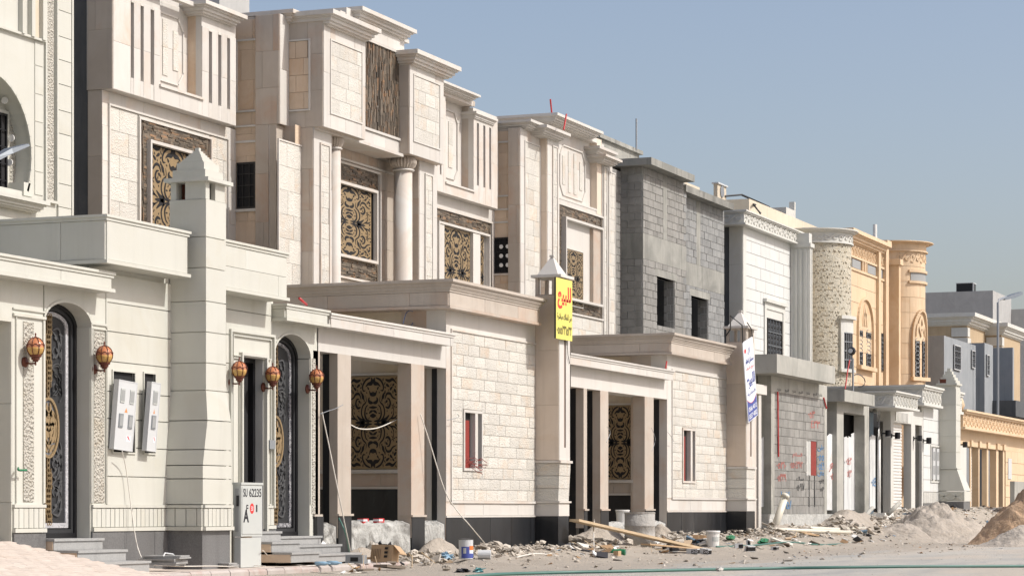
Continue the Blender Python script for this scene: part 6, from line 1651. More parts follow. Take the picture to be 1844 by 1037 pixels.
sheet(1533, 1558, 776, 918, 16.25, 'tallest corrugated sheet standing open inside the concrete portal', .0, 3, [(arabic('سباك'), .2, .7, .7, .78, SBLK), ('٠٥٠٣', .3, .8, .58, .68, SBLUE), (arabic('دهان'), .5, .9, .82, .88, SBLK)])
sheet(1566, 1575, 781, 915, 16.15, 'narrow corrugated sheet right of the concrete portal', 0, 4, [('٠٥٤٤', .1, .9, .3, .42, GRAFB)])
sheet(1371, 1377, 785, 912, 16.15, 'narrow corrugated sheet beside the second tower', 0, 5)
pst = T('steel_posts', 'blue-grey steel posts framing the unfinished gate', 'posts', (62, 16.3, 0))
for a, b in ((1500, 1506), (1566, 1573)): pst.part('post', MB().box(X(a, 16.32), X(b, 16.32), 16.32, 16.5, .1, Z(a, 742, 16.3)), BLUEP)
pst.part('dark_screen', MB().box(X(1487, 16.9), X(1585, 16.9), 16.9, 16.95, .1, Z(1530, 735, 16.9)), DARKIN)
mb = MB().tube([(X(1583, 15.85), 15.85, gz(66, 15.85)), (X(1583, 15.85), 15.85, Z(1583, 790, 15.85))], .045, 8)
mb.tube([(X(1583, 15.85), 15.85, Z(1583, 790, 15.85)), (X(1582, 15.85), 15.85, Z(1583, 742, 15.85)), (X(1574, 16.2), 16.2, Z(1576, 738, 16))], .055, 8)
solo('drain_pipe', mb, WPL, 'white drain pipe standing against the wall right of the portal', 'pipe', (X(1583, 15.85), 15.85, .5), smooth=True)

# ------------------------------------------------------------------ white street wall with shutter gate and stepped tower
w5 = T('street_wall', 'white street wall with carved friezes, roller shutter gate and stepped tower', 'wall', (72, 16, 0))
yg5 = W - .35
zf1, zf0 = Z(1666, 692, yg5), Z(1666, 729, yg5)
frieze(w5, X(1666, yg5), X(1701, yg5), yg5, W + 4, zf0, zf1, WHITE, dialeft=True, step=.4)
yg6 = W - .75; frieze(w5, X(1614, yg6), X(1659, yg6), yg6, W + 1.5, Z(1614, 733, yg6), Z(1614, 703, yg6), WHITE, dialeft=False, step=.35)
zq5 = Z(1620, 735, W)
zbase = .78
def pier5(a, b, sb, ztop, nm='pier', m=WHITE): 
    x0, x1 = X(a, W), X(b, W); return w5.part(nm, MB().box(x0, x1, W, Y(sb, x0), 0, ztop), m)
ya5 = W - .4
for (a, b, sb) in ((1604, 1609, 1590), (1641, 1648, 1627)): pier5(a, b, sb, zq5)
w5.part('pier', MB().box(X(1609, W) + .001, X(1612, W), W + .1, W + .4, 0, zq5), WHITE)
w5.part('gate_head', MB().box(X(1604, W) + .001, X(1660, W), W + .002, W + .4, Z(1612, 759, W), zq5), WHITE)
for k in range(10): w5.part('flute', MB().pbox(F16, X(1612, W) + k * .17, X(1612, W) + k * .17 + .09, Z(1612, 757, W), Z(1612, 741, W), .0, .03), WHITE)
sh = T('roller_shutter', 'white roller shutter closing the gate of the white street wall', 'shutter', (X(1615, W), W + .2, .8))
zs0, zs1 = Z(1612, 918, W), Z(1612, 759, W); k = 0; z = zs0
while z < zs1:
    sh.part('slat', MB().box(X(1611, W), X(1634, W), W + .18 + .0, W + .2, z, z + .085).box(X(1611, W), X(1634, W), W + .165, W + .18, z + .02, z + .07), WPL); z += .093
w5.part('dark_door', MB().box(X(1648, W), X(1655, W), W + .1, W + .14, .5, zq5), BLACKM)
pier5(1660, 1663, 1655, zf0, 'pier')
w5.part('dark_door', MB().box(X(1592, W) - .3, X(1600, W), W + .5, W + .54, .5, zq5), BLACKM)
wx0, wx1 = X(1662, W), X(1693, W); zb5 = Z(1670, 906, W); zb6 = Z(1670, 885, W)
nc = (X(1675, W), X(1690, W), Z(1675, 866, W), Z(1675, 803, W))
w5.part('wall_core', MB().box(wx0, wx1 + 1, W + .01, W + .3, 0, zf0), WHITE)
tiles(w5, 'white_tile', F16, wx0, wx1, zb6, zf0, 1.4, .35, WTILE, t=.012, gap=.012, holes=[nc])
w5.part('niche_frame', frame(MB(), F16, nc[0] - .04, nc[1] + .04, nc[2] - .04, nc[3] + .04, .05, .0, .04), WHITE)
for a, b in ((1677, 1681), (1684, 1688)):
    bx = w5.part('meter_box', MB().pbox(F16, X(a, W), X(b, W), nc[2] + .05, nc[3] - .05, -.005, .06), STEEL)
    for q in (.2, .6): w5.part('window', MB().pbox(F16, X(a, W) + .05, X(b, W) - .05, nc[2] + (nc[3] - nc[2]) * q, nc[2] + (nc[3] - nc[2]) * (q + .25), .06, .07), CABS, bx)
tiles(w5, 'hatched_panel', F16, wx0, wx1, zb5, zb6, .12, 1, WHITE, t=.02, gap=.03, bond=0)
w5.part('granite_base', MB().pbox(F16, wx0, wx1, 0, zb5, -.01, .02), GRAN)
# tower
yt5 = W * Y(1721, 1) / Y(1690, 1); tx0, tx1 = X(1721, yt5), X(1727, yt5) + .15; zc = Z(1721, 693, yt5)
zfl, z885, z902 = Z(1721, 842, yt5), Z(1721, 884, yt5), Z(1721, 902, yt5)
tw5 = w5.part('tower', MB().box(tx0, tx1, yt5, W + .2, zfl, zc), CREAM)
zj = zfl
while zj < zc - .3:
    w5.part('tower_block', MB().box(tx0 - .012, tx1 + .012, yt5 - .012, W - .005, zj + .005, zj + .48), CREAM, tw5); zj += .49
w5.part('tower_ledge', MB().box(tx0 - .05, tx1 + .05, yt5 - .05, W, zfl - .04, zfl + .01), CREAM, tw5)
R5 = lambda e, z: [(tx0 - e * .2, yt5 - e, z), (tx1 + e, yt5 - e, z), (tx1 + e, W + .1, z), (tx0 - e * .2, W + .1, z)]
w5.part('flared_foot', MB().loft([R5(.28, z885 + .02), R5(.04, zfl - .05)]), CREAM, tw5); w5.part('foot_band', MB().loft([R5(.28, z902), R5(.28, z885)]), CREAM, tw5)
Lt = Pl('L', tx0 - .056); scroll_band(w5, lambda s, z, o: Lt.w(s, o, z), -W + .0, -yt5 + .2, z902 + .03, z885 - .03, CREAM, .35, 'diamond_band', tw5, dia=True)
w5.part('granite_base', MB().loft([R5(.26, 0), R5(.26, z902 - .01)]), GRAN, tw5)
w5.part('lantern_opening', MB().box(tx0 - .005, tx0 + .02, yt5 + .3, yt5 + .5, zc - .0 + .02, zc + .19), COPPER, tw5)
z = zc; cx, cy = (tx0 + tx1) / 2, (yt5 + W) / 2; hx, hy = (tx1 - tx0) / 2, (W - yt5) / 2
for s_, h_ in ((1.15, .06), (1.0, .0)): pass
w5.part('cap_step', MB().box(cx - hx * 1.25, cx + hx * 1.25, cy - hy * 1.2, cy + hy * 1.2, z, z + .06), CREAM, tw5)
z += .06
for s_ in (1.0, .8, .6, .4, .2): w5.part('cap_step', MB().box(cx - hx * s_, cx + hx * s_, cy - hy * s_, cy + hy * s_, z, z + .095), CREAM, tw5); z += .095
frieze(w5, X(1726, yg5), X(1738, yg5), yg5, W + 2, Z(1730, 745, yg5), Z(1730, 705, yg5), WHITE, left=False)
w5.part('end_wall', MB().box(tx1 + .3, X(1741, W), W + .01, W + .3, 0, Z(1735, 745, W)), WHITE)
w5.part('step', MB().box(X(1590, 15.7), X(1606, 15.7), 15.65, 16.0, .3, .68), WPL)

# ------------------------------------------------------------------ sand-yellow street wall at the right edge
w6 = T('street_wall', 'sand yellow street wall with carved frieze and pillared gates at the right edge', 'wall', (84, 16, 0))
y6w = W - .4; x60 = X(1741, y6w); z61, z60 = Z(1745, 737, y6w), Z(1745, 772, y6w)
frieze(w6, x60, x60 + 30, y6w, W + .6, z60, z61, ORANGE, left=True, step=.6, ins=.15)
w6.part('lintel', MB().box(x60 + .1, x60 + 30, W, W + .5, z60 - .5, z60 - .002), ORANGE)
for (a, b, sb) in ((1747, 1749, 1745), (1762, 1764, 1750), (1777, 1780, 1768), (1794, 1798, 1782), (1806, 1809, 1797)):
    x0, x1 = X(a, W), X(b, W); p = w6.part('pier', MB().box(x0, x1, W, Y(sb, x0), 0, z60 - .5), ORANGE)
    w6.part('capital', MB().box(x0 - .06, x1 + .06, W - .06, Y(sb, x0), z60 - .5, z60 - .3), ORANGE, p)
z = .8
while z < z60 - .5: w6.part('shutter_slat', MB().box(X(1764, W), X(1777, W), W + .3, W + .33, z, z + .09), WHITE); z += .105
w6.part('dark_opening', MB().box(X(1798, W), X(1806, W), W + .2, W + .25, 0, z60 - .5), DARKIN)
tiles(w6, 'stone_course', F16, X(1810, W), X(1810, W) + 12, .8, z60 - .5, 2.4, .4, ORANGE, t=.015, gap=.014, holes=[(X(1814, W), X(1820, W), Z(1815, 862, W), Z(1815, 825, W))])
w6.part('wall_core', MB().box(X(1810, W), X(1810, W) + 22, W + .01, W + .3, 0, z60 - .5), ORANGE)
w6.part('meter_box', MB().pbox(F16, X(1814, W), X(1820, W), Z(1815, 862, W), Z(1815, 825, W), -.005, .04), STEEL)
w6.part('corner_finial', MB().lathe((x60 + .2, W - .1, z61), [(.14, 0), (.2, .12), (.15, .3), (.03, .5), (0, .52)], 12), ORANGE, smooth=True)
w6.part('granite_base', MB().box(X(1809, W) + .05, X(1809, W) + 22, W - .03, W + .02, 0, .8), GRAN)
w6.part('paved_threshold', MB().box(X(1740, W), X(1740, W) + 22, 15.2, 16.2, 0, .78), KERB)

# ------------------------------------------------------------------ small fittings on the far walls
def cyl_lamp(px, py, lab, y=W):
    x = X(px, y); z = Z(px, py, y); th = T('wall_lamp', lab, 'lamp', (x, y, z), group='small black cylinder lamps on the white wall')
    th.part('plate', MB().box(x - .05, x + .05, y - .02, y, z - .06, z + .06), BLACKM)
    th.part('arm', MB().box(x - .02, x + .02, y - .12, y - .02, z - .02, z + .02), BLACKM)
    th.part('shade', MB().lathe((x, y - .18, z), [(.075, -.09), (.08, -.085), (.08, .085), (.07, .09)], 14), BLACKM, smooth=False)
    th.part('rim', MB().lathe((x, y - .18, z), [(.07, -.1), (.078, -.095), (.078, -.091)], 14), STEEL)
for px, py, lb in ((1588, 780, 'black cylinder lamp beside the white drain pipe'), (1605, 784, 'black cylinder lamp left of the roller shutter'), (1645, 789, 'black cylinder lamp right of the roller shutter'), (1662, 793, 'black cylinder lamp at the start of the white tiled wall'), (1728, 800, 'black cylinder lamp right of the white stepped tower')):
    cyl_lamp(px, py, lb)
# ------------------------------------------------------------------ placing things on the uneven ground
def GP(px, py):
    """first ground point met by the line of sight"""
    k = (HZ - py) / F_; r = (px - CX_) / F_; d = 18.
    while d < 110:
        x, y = SN * r * d + CS * d, -CS * r * d + SN * d
        if EYE + k * d <= gz2(x, y) or y > 15.9: return x, y, gz2(x, y)
        d += .03
    return x, y, gz2(x, y)
def GY(px, y):
    x = X(px, y); return x, y, gz2(x, y)

# ------------------------------------------------------------------ rubble band along the houses
rg = random.Random(77)
ICO = [(0, 0, 1), (.89, 0, .45), (.28, .85, .45), (-.72, .53, .45), (-.72, -.53, .45), (.28, -.85, .45), (.72, .53, -.45), (-.28, .85, -.45), (-.89, 0, -.45), (-.28, -.85, -.45), (.72, -.53, -.45), (0, 0, -1)]
ICF = [(0, 1, 2), (0, 2, 3), (0, 3, 4), (0, 4, 5), (0, 5, 1), (1, 6, 2), (2, 7, 3), (3, 8, 4), (4, 9, 5), (5, 10, 1), (1, 10, 6), (2, 6, 7), (3, 7, 8), (4, 8, 9), (5, 9, 10), (11, 7, 6), (11, 8, 7), (11, 9, 8), (11, 10, 9), (11, 6, 10)]
def stone_at(mb, x, y, z, s, flat=.6, rg=rg):
    a = rg.uniform(0, 6.28); sx, sy, sz = s * rg.uniform(.6, 1.3), s * rg.uniform(.5, 1), s * flat * rg.uniform(.6, 1.1); t = rg.uniform(-.3, .3)
    vs = []
    for (u, v, w) in ICO:
        k = rg.uniform(.75, 1.2); u, v, w = u * k * sx, v * k * sy, w * k * sz
        w += u * t; vs.append((x + u * math.cos(a) - v * math.sin(a), y + u * math.sin(a) + v * math.cos(a), z + w))
    mb.add(vs, ICF)
def chip_at(mb, x, y, z, s):
    a = rg.uniform(0, 6.28); w, d, h = s * rg.uniform(.6, 1.6), s * rg.uniform(.4, .9), s * .12; tx, ty = rg.uniform(-.7, .7), rg.uniform(-.5, .5)
    R = Matrix.Translation((x, y, z + h)) @ Matrix.Rotation(a, 4, 'Z') @ Matrix.Rotation(tx, 4, 'X') @ Matrix.Rotation(ty, 4, 'Y')
    q = [(-w, -d * rg.uniform(.5, 1)), (w, -d), (w * rg.uniform(.5, 1), d), (-w, d * rg.uniform(.6, 1))]
    vs = [R @ Vector((u, v, k)) for k in (-h, h) for u, v in q]
    mb.add(vs, [(3, 2, 1, 0), (4, 5, 6, 7), (0, 1, 5, 4), (1, 2, 6, 5), (2, 3, 7, 6), (3, 0, 4, 7)])
mb = MB(); pv_ = MB()
def clump(px, y, rad, n, smax, chips=.35):
    cx, cy, _ = GY(px, y)
    for _ in range(n):
        a, r = rg.uniform(0, 6.28), rad * rg.random() ** .6
        x, yy = cx + r * math.cos(a) * 1.5, cy + r * math.sin(a) * .6
        s = smax * rg.random() ** 2.2 + .012; z = gz(x, yy) + max(0, (1 - r / rad)) * rad * .22 * rg.random()
        if yy > 15.95: continue
        (chip_at if rg.random() < chips else stone_at)(mb, x, yy, z, s)
for _ in range(5200):
    x = rg.uniform(31.8, 84); y = 15.9 - abs(rg.gauss(0, 1)) * .85
    if rg.random() < .12: y = rg.uniform(10, 15)
    s = .012 + .05 * rg.random() ** 3
    (chip_at if rg.random() < .3 else stone_at)(mb, x, y, gz(x, y) + s * .1, s)
for px, y, rad, n, sm in ((640, 15.5, .5, 150, .08), (700, 15.3, .7, 200, .08), (770, 15.4, .8, 260, .10), (880, 15.5, .9, 300, .09), (960, 15.5, .9, 260, .08), (1045, 15.6, 1.0, 400, .12), (1085, 15.6, 1.0, 360, .14), (1120, 15.5, .8, 200, .1), (1195, 15.6, .9, 240, .1), (1250, 15.6, 1, 200, .07), (1330, 15.6, 1, 200, .08), (1390, 15.3, 1.1, 260, .09), (1430, 15.4, 1.2, 260, .12), (1520, 15.3, 1.4, 320, .13), (1560, 15.3, 1.2, 260, .14), (1600, 15, 1.4, 260, .1)):
    clump(px, y, rad, n, sm)
for _ in range(1500):
    x = rg.uniform(20, 80); y = rg.uniform(5, 14.8); s = rg.uniform(.006, .016); stone_at(mb, x, y, gz(x, y), s)
solo('rubble', mb, RUB, None, None, (45, 15, 0), kind='stuff')
lk = NB('litter_mix'); rv = lk.n('NewGeometry').outputs['Random Per Island']
rp_ = lk.ramp(rv, [(0, (.03, .03, .035)), (.22, (.30, .19, .10)), (.42, (.60, .57, .50)), (.6, (.16, .13, .10)), (.74, (.70, .70, .68)), (.86, (.40, .30, .20)), (.95, (.14, .22, .30)), (1, (.35, .08, .05))])
rp_.node.color_ramp.interpolation = 'CONSTANT'; lk.col(rp_).rough(.8)
mb = MB()
for _ in range(500):
    x = rg.uniform(32.5, 82); y = 15.7 - abs(rg.gauss(0, 1)) * .75; chip_at(mb, x, y, gz(x, y), .02 + .07 * rg.random() ** 2)
for _ in range(150):
    px = rg.choice((640, 700, 1050, 1075, 1100, 1190, 1250, 1420, 1460, 1540, 1600, 1660, 1720, 1760)) + rg.uniform(-22, 22); x, y, z = GY(px, rg.uniform(13.8, 15.7)); chip_at(mb, x, y, z + .03, .04 + .12 * rg.random() ** 2)
for _ in range(120):
    x, y = rg.uniform(32, 75), rg.uniform(10, 14.5); chip_at(mb, x, y, gz(x, y), .015 + .03 * rg.random())
solo('litter', mb, lk.m, None, None, (45, 15, 0), kind='stuff')
mb = MB()
for _ in range(45):
    px = rg.choice((660, 760, 1060, 1100, 1180, 1250, 1440, 1540, 1620, 1700)) + rg.uniform(-25, 25); x, y, z = GY(px, rg.uniform(14.2, 15.7)); a = rg.uniform(0, 3.1); L = rg.uniform(.1, .45)
    mb.tube([(x, y, z + .02), (x + L * math.cos(a), y + L * math.sin(a) * .6, z + rg.uniform(.02, .22))], rg.uniform(.004, .009), 4)
solo('twigs', mb, WOODM, None, None, (45, 15, 0), kind='stuff')

# dirt heaps against the foundations
def heap(name, cx, cy, rx, ry, h, mat, lab, seed, rough=.12, foot=None, cat='heap', group=None, n=64, m=40):
    mb = MB()
    g0 = gz(cx, cy)
    for j in range(m + 1):
        t = j / m; 
        for i in range(n):
            a = 2 * math.pi * i / n; wob = 1 + .22 * noise.noise(Vector((math.cos(a) * 1.3, math.sin(a) * 1.3, seed)))
            r = t * wob; x, y = cx + rx * r * math.cos(a), cy + ry * r * math.sin(a)
            pr = (1 - t) ** 1.0 * .75 + .25 * (math.cos(math.pi * t) * .5 + .5)
            z = h * pr + rough * h * noise.noise(Vector((x * 1.6, y * 1.6, seed))) * (1 - t) * 2 + .10 * h * noise.noise(Vector((x * 5, y * 5, seed))) * (1 - t ** 3) + .05 * h * noise.noise(Vector((x * 14, y * 14, seed))) * (1 - t ** 4)
            mb.v.append((x, y, gz(x, y) * (1 if foot is None else 0) + (0 if foot is None else foot) + z - .03 * t * t))
    for j in range(m):
        for i in range(n): mb.f.append((j * n + i, j * n + (i + 1) % n, (j + 1) * n + (i + 1) % n, (j + 1) * n + i))
    return solo(name, mb, mat, lab, cat, (cx, cy, g0), group, smooth=True)
def at_dist(px, d): r = (px - CX_) / F_ * d; return SN * r + CS * d, -CS * r + SN * d
x, y = at_dist(1690, 64); heap('sand_mound', x, y, 1.85, 1.5, 1.0, SAND, 'broad grey sand mound before the white shutter gate', 3)
x, y = at_dist(1640, 63); heap('sand_mound', x, y, 1.2, 1.0, .42, SAND, 'low grey sand mound at the foot of the broad mound, left side', 4)
x, y = at_dist(1742, 66); heap('sand_mound', x, y, 1.6, 1.2, .62, SAND, 'low grey sand tail right of the broad mound', 9)
x, y = at_dist(1895, 60); heap('sand_mound', x, y, 2.3, 2.0, 2.0, RSAND, 'tall orange sand mound at the right edge', 5)
x, y = at_dist(1850, 57); heap('sand_mound', x, y, 1.7, 1.2, .5, SAND, 'grey sand spilling in front of the orange mound', 6)
for (px, yy, rx, ry, h, sd, lb) in ((650, 15.75, 1.0, .5, .22, 11, 'dirt heap at the foot of the white plinth'), (1075, 15.7, 1.6, .6, .38, 12, 'dirt and plaster heap between the marble tower foot and the drum'), (1192, 15.75, .9, .45, .3, 13, 'dirt heap right of the drum'), (1410, 15.55, 2.2, .5, .22, 14, 'dirt heap before the grey block wall'), (1530, 15.5, 2.6, .8, .42, 15, 'dirt heap under the corrugated sheets'), (785, 15.75, .8, .4, .25, 16, 'dirt heap beside the marble base near the paint can')):
    x, y, _ = GY(px, yy); heap('dirt_heap', x, y, rx, ry, h, SAND, lb, sd, rough=.3, n=40, m=20)
mb = MB()
for _ in range(500):
    k = rg.choice(((1690, 64, 1.6, 1.4, .9), (1900, 60, 2, 1.8, 1.3), (1742, 66, 1.4, 1, .6))); x, y = at_dist(k[0], k[1]); a = rg.uniform(0, 6.28); t = rg.uniform(.1, 1)
    stone_at(mb, x + k[2] * t * math.cos(a), y + k[3] * t * math.sin(a), gz(x + k[2] * t * math.cos(a), y + k[3] * t * math.sin(a)) + k[4] * (1 - t) * .95, rg.uniform(.015, .05))
solo('clods', mb, SAND, None, None, (64, 13, 0), kind='stuff')

# ------------------------------------------------------------------ cabinet
yc = 15.35; cxa, cxb_ = X(434, yc), X(472, yc); zt = Z(434, 868, yc); z0c = Z(434, 968, yc)
cb = T('utility_cabinet', 'grey two-door utility cabinet with black numbers standing before the steps', 'cabinet', ((cxa + cxb_) / 2, yc + .2, 0))
ybk = Y(420, cxa); PC = Pl('F', yc); LC = Pl('L', cxa)
cb.part('housing', MB().box(cxa, cxb_, yc, ybk, z0c + .02, zt - .03), CABG); cb.part('cap', MB().box(cxa - .012, cxb_ + .012, yc - .012, ybk + .01, zt - .03, zt), CABG)
cb.part('plinth', MB().box(cxa + .01, cxb_ - .01, yc + .01, ybk - .01, 0, z0c), CABG)
cb.part('door', MB().pbox(PC, cxa + .02, cxb_ - .02, z0c + .05, zt - .06, 0, .008), CABG)
cb.part('vent_louvre', MB().pbox(LC, -ybk + .03, -yc - .03, z0c + .08, zt - .08, 0, .006), CABS)
cb.part('lock', MB().box(cxa - .02, cxa, yc + .03, yc + .06, z0c + .42, z0c + .56), BLACKM)
W_ = cxb_ - cxa
text(cb, PC, 'SU', cxa + W_ * .08, cxa + W_ * .27, zt - .19, zt - .08, .010, SBLK, bold=.01); text(cb, PC, '62235', cxa + W_ * .36, cxa + W_ * .93, zt - .19, zt - .08, .010, SBLK, bold=.01)
zm = PC.z(434, 915); text(cb, PC, 'F', cxa + W_ * .22, cxa + W_ * .31, zm - .045, zm + .05, .010, SBLK, bold=.01); text(cb, PC, '1', cxa + W_ * .68, cxa + W_ * .74, zm - .045, zm + .05, .010, SBLK, bold=.01)
el = [(cxa + W_ * .49 + W_ * .10 * math.cos(a * math.pi / 8), zm + .07 * math.sin(a * math.pi / 8)) for a in range(16)]
cb.part('red_badge', MB().pprism(PC, el, .008, .010), SREDM); text(cb, PC, '50', cxa + W_ * .44, cxa + W_ * .54, zm - .03, zm + .03, .0105, SIGNW)
za = PC.z(434, 940); text(cb, PC, 'A', cxa + W_ * .08, cxa + W_ * .34, za, za + .17, .010, SBLK, bold=.03)

# ------------------------------------------------------------------ for-sale boards
ysg = tw2[2] - .09; PS = Pl('F', ysg); sg = T('sale_sign', 'yellow for-sale board with red Arabic lettering fixed to the stone tower', 'sign', (X(1010, ysg), ysg, 2))
a, b = PS.u(1001), PS.u(1030.5); zt, zb = PS.z(1001, 499), PS.z(1001, 609); w, h = b - a, zt - zb
sg.part('panel', MB().pbox(PS, a, b, zb, zt, -.02, 0), YEL); sg.part('panel_edge', MB().pbox(PS, a - .012, a - .001, zb, zt, -.025, .004), SBLK)
def sgt(s, x0, x1, y0, y1, m, bold=0): text(sg, PS, s, a + w * x0, a + w * x1, zb + h * y0, zb + h * y1, .002, m, bold=bold, ext=.001)
sgt(arabic('للبيع'), .1, .93, .50, .88, SREDM, .035); sgt(arabic('من المالك مباشرة'), .08, .95, .30, .43, SBLK, .01); sgt('٠٥٥٥٣٣١٥٣٣', .06, .95, .08, .24, SBLK, .012)
sg.part('bracket', MB().box(X(1016, ysg + .03), X(1018, ysg + .03), ysg + .021, tw2[2] - .015, zt - .3, zt - .25).box(X(1016, ysg + .03), X(1018, ysg + .03), ysg + .021, tw2[2] - .015, zb + .2, zb + .25), BLACKM)
sg.part('power_lead', MB().tube([(X(1018, tw2[2]), tw2[2] - .03, zb), (X(1019, tw2[2]), tw2[2] - .04, zb - .25), (X(1023, tw2[2]), tw2[2] - .03, zb - .4)], .006), BLACKM)
yb_ = tw3[2] - .12; PB_ = Pl('F', yb_)
bn = T('sale_banner', 'white and blue Arabic for-sale banner hanging askew on the second tower', 'banner', (X(1350, yb_), yb_, 2))
def quadshear(u, z):
    # u,z run 0..1 over the banner: corners measured on the tower front
    tl = (PB_.u(1337.5), PB_.z(1337.5, 617)); tr = (PB_.u(1355), PB_.z(1355, 606)); bl_ = (PB_.u(1348), PB_.z(1348, 761)); br_ = (PB_.u(1365), PB_.z(1365, 747))
    top = (tl[0] + (tr[0] - tl[0]) * u, tl[1] + (tr[1] - tl[1]) * u); bot = (bl_[0] + (br_[0] - bl_[0]) * u, bl_[1] + (br_[1] - bl_[1]) * u)
    return bot[0] + (top[0] - bot[0]) * z, bot[1] + (top[1] - bot[1]) * z
def bq(z0, z1, m, nm, o0, o1, u0=0, u1=1): return bn.part(nm, MB().pprism(PB_, [quadshear(u0, z0), quadshear(u1, z0), quadshear(u1, z1), quadshear(u0, z1)], o0, o1), m)
bq(0, 1, SIGNW, 'panel', -.02, 0)
arc = [(0, .0), (1, .0)] + [(1 - i / 10, .27 - .07 * math.sin(math.pi * i / 10)) for i in range(11)]
bn.part('blue_foot', MB().pprism(PB_, [quadshear(.03 + .94 * u, .01 + z) for u, z in arc], 0, .002), SBLUE)
bn.part('red_arc', ring_on(MB(), PB_, [quadshear(1 - i / 10, .285 - .07 * math.sin(math.pi * i / 10)) for i in range(11)], .012, 0, .003), SREDM)
def bt(s, u0, u1, z0, z1, m, bold=0): text(bn, PB_, s, u0, u1, z0, z1, .004, m, shear=quadshear, ext=.001, bold=bold)
bt(arabic('مستقبل العقار'), .12, .93, .70, .78, SBLUE, .01); bt(arabic('بيع شراء'), .15, .9, .62, .675, SREDM); bt(arabic('للبيع'), .1, .93, .38, .58, SBLUE, .04); bt(arabic('العقارية'.replace('ي', 'ي')), .1, .9, .31, .36, SBLUE)
bt(arabic('كل'), .4, .65, .82, .9, SBLUE); bt('0566 4012', .1, .92, .12, .18, SIGNW, .02); bt('0557 4002', .1, .92, .03, .09, SIGNW, .02)
bn.part('red_logo', MB().pprism(PB_, [quadshear(.17 + .09 * math.cos(k * math.pi / 6), .88 + .028 * math.sin(k * math.pi / 6)) for k in range(12)], 0, .003), SREDM)
q0, q1 = quadshear(.0, 1), quadshear(1, 1)
hp = MB().tube([PB_.w(q0[0], 0, q0[1]), PB_.w(q0[0] - .12, .02, q0[1] + .38), PB_.w(q0[0] - .6, -.1, q0[1] + .55), (tw3[0] - .02, 15.9, q0[1] + .35), (tw3[0] - .05, 16, q0[1] + .2)], .014)
hp.tube([PB_.w(q1[0], 0, q1[1]), PB_.w(q1[0] - .05, 0, q1[1] + .15), PB_.w(q1[0] - .25, -.05, q1[1] + .3)], .012)
bn.part('hanging_cable', hp, BLACKM)

# ------------------------------------------------------------------ cans, buckets, drum, boards and boxes
def bucket(px, py, rpx, hpx, lab, mat=WPL, dy=None, lid=True, mark=None, group='white plastic paint buckets', z=None, y=None):
    x, y_, g = GP(px, py) if y is None else (X(px, y), y, z)
    d = dep(x, y_); r = rpx / F_ * d; h = hpx / F_ * d
    th = T('paint_bucket', lab, 'bucket', (x, y_, g), group=group)
    th.part('body', MB().lathe((x, y_, g), [(r * .86, 0), (r * .97, h * .86), (r, h * .87), (r, h * .9)], 22), mat, smooth=False)
    if lid: th.part('lid', MB().lathe((x, y_, g), [(r * 1.0, h * .9), (r * 1.07, h * .905), (r * 1.07, h * .97), (r * .98, h), (0, h)], 22), mat)
    ring = [(x + r * 1.02 * math.cos(a), y_ + r * 1.02 * math.sin(a), g + h * .84 - .10 * max(0, math.sin(a * .5 - .2)) * 0) for a in [i * math.pi / 8 for i in range(17)]]
    th.part('rim_ring', MB().tube(ring, .005, 4), STEEL)
    if mark: th.part('label_print', MB().lathe((x, y_, g), [(r * .935, h * .35), (r * .96, h * .62)], 12, math.radians(190), math.radians(260)), mark)
    return x, y_, g, r, h
bucket(1284, 984, 12.5, 29, 'white lidded paint bucket standing by the marble wall near the plank end', mark=CABG)
zpl = z16(1120, 940); bucket(1121, 930, 12.5, 24, 'white lidded paint bucket behind the drum on the broken plinth', y=16.25, z=zpl - .02)
# blue and white paint can
x, y, g_ = GP(839, 1006); d = dep(x, y); r = 13 / F_ * d; h = 36 / F_ * d
pc = T('paint_can', 'blue white and orange metal paint can standing open among the rubble', 'can', (x, y, g_))
pc.part('body', MB().lathe((x, y, g_), [(r, 0), (r, h)], 26), STEEL)
for (z0, z1, a0, a1, m) in ((.05, .62, 165, 232, SBLUE), (.05, .28, 232, 290, SBLUE), (.28, .45, 232, 290, SIGNW), (.45, .66, 232, 290, plain('orange_print', (.62, .17, .03)))):
    pc.part('printed_label', MB().lathe((x, y, g_), [(r + .002, h * z0), (r + .002, h * z1)], 10, math.radians(a0), math.radians(a1)), m)
pc.part('white_patch', MB().lathe((x, y, g_), [(r + .004, h * .28), (r + .004, h * .55)], 5, math.radians(182), math.radians(205)), CABG)
pc.part('rim', MB().lathe((x, y, g_), [(r + .004, h - .01), (r + .006, h), (r - .01, h), (r - .01, h - .02)], 26), BLACKM)
def lying(name, px, py, L, r, az, mat, lab, cat, group=None, lid=None):
    x, y, g = GP(px, py); dx, dy = math.cos(az), math.sin(az)
    mb = MB().tube([(x, y, g + r), (x + dx * L, y + dy * L, g + r * 1.02)], r, 16)
    o = solo(name, mb, mat, lab, cat, (x, y, g), group, smooth=False)
    return o
lying('tin_can', 884, 1006, .2, .07, 1.9, STEEL, 'empty pale tin lying on its side right of the blue can', 'can')
th = T('open_bucket', 'small white open bucket lying tipped at the granite steps', 'bucket', GP(584, 1010))
bx_, by_, bz_ = GP(584, 1010); R = Matrix.Translation((bx_, by_, bz_ + .17)) @ Matrix.Rotation(-.9, 4, 'X') @ Matrix.Rotation(-.4, 4, 'Y')
mb = MB().lathe((0, 0, 0), [(.08, -.1), (.105, .1), (.115, .1), (.1, .085), (.075, -.085)], 20); mb.v = [tuple(R @ Vector(v)) for v in mb.v]; th.part('body', mb, WPL)
mb = MB().tube([R @ Vector((.11 * math.cos(a), .11 * math.sin(a), .1 + .09 * math.sin(a))) for a in [i * math.pi / 8 for i in range(9)]], .004, 4); th.part('bail', mb, STEEL)
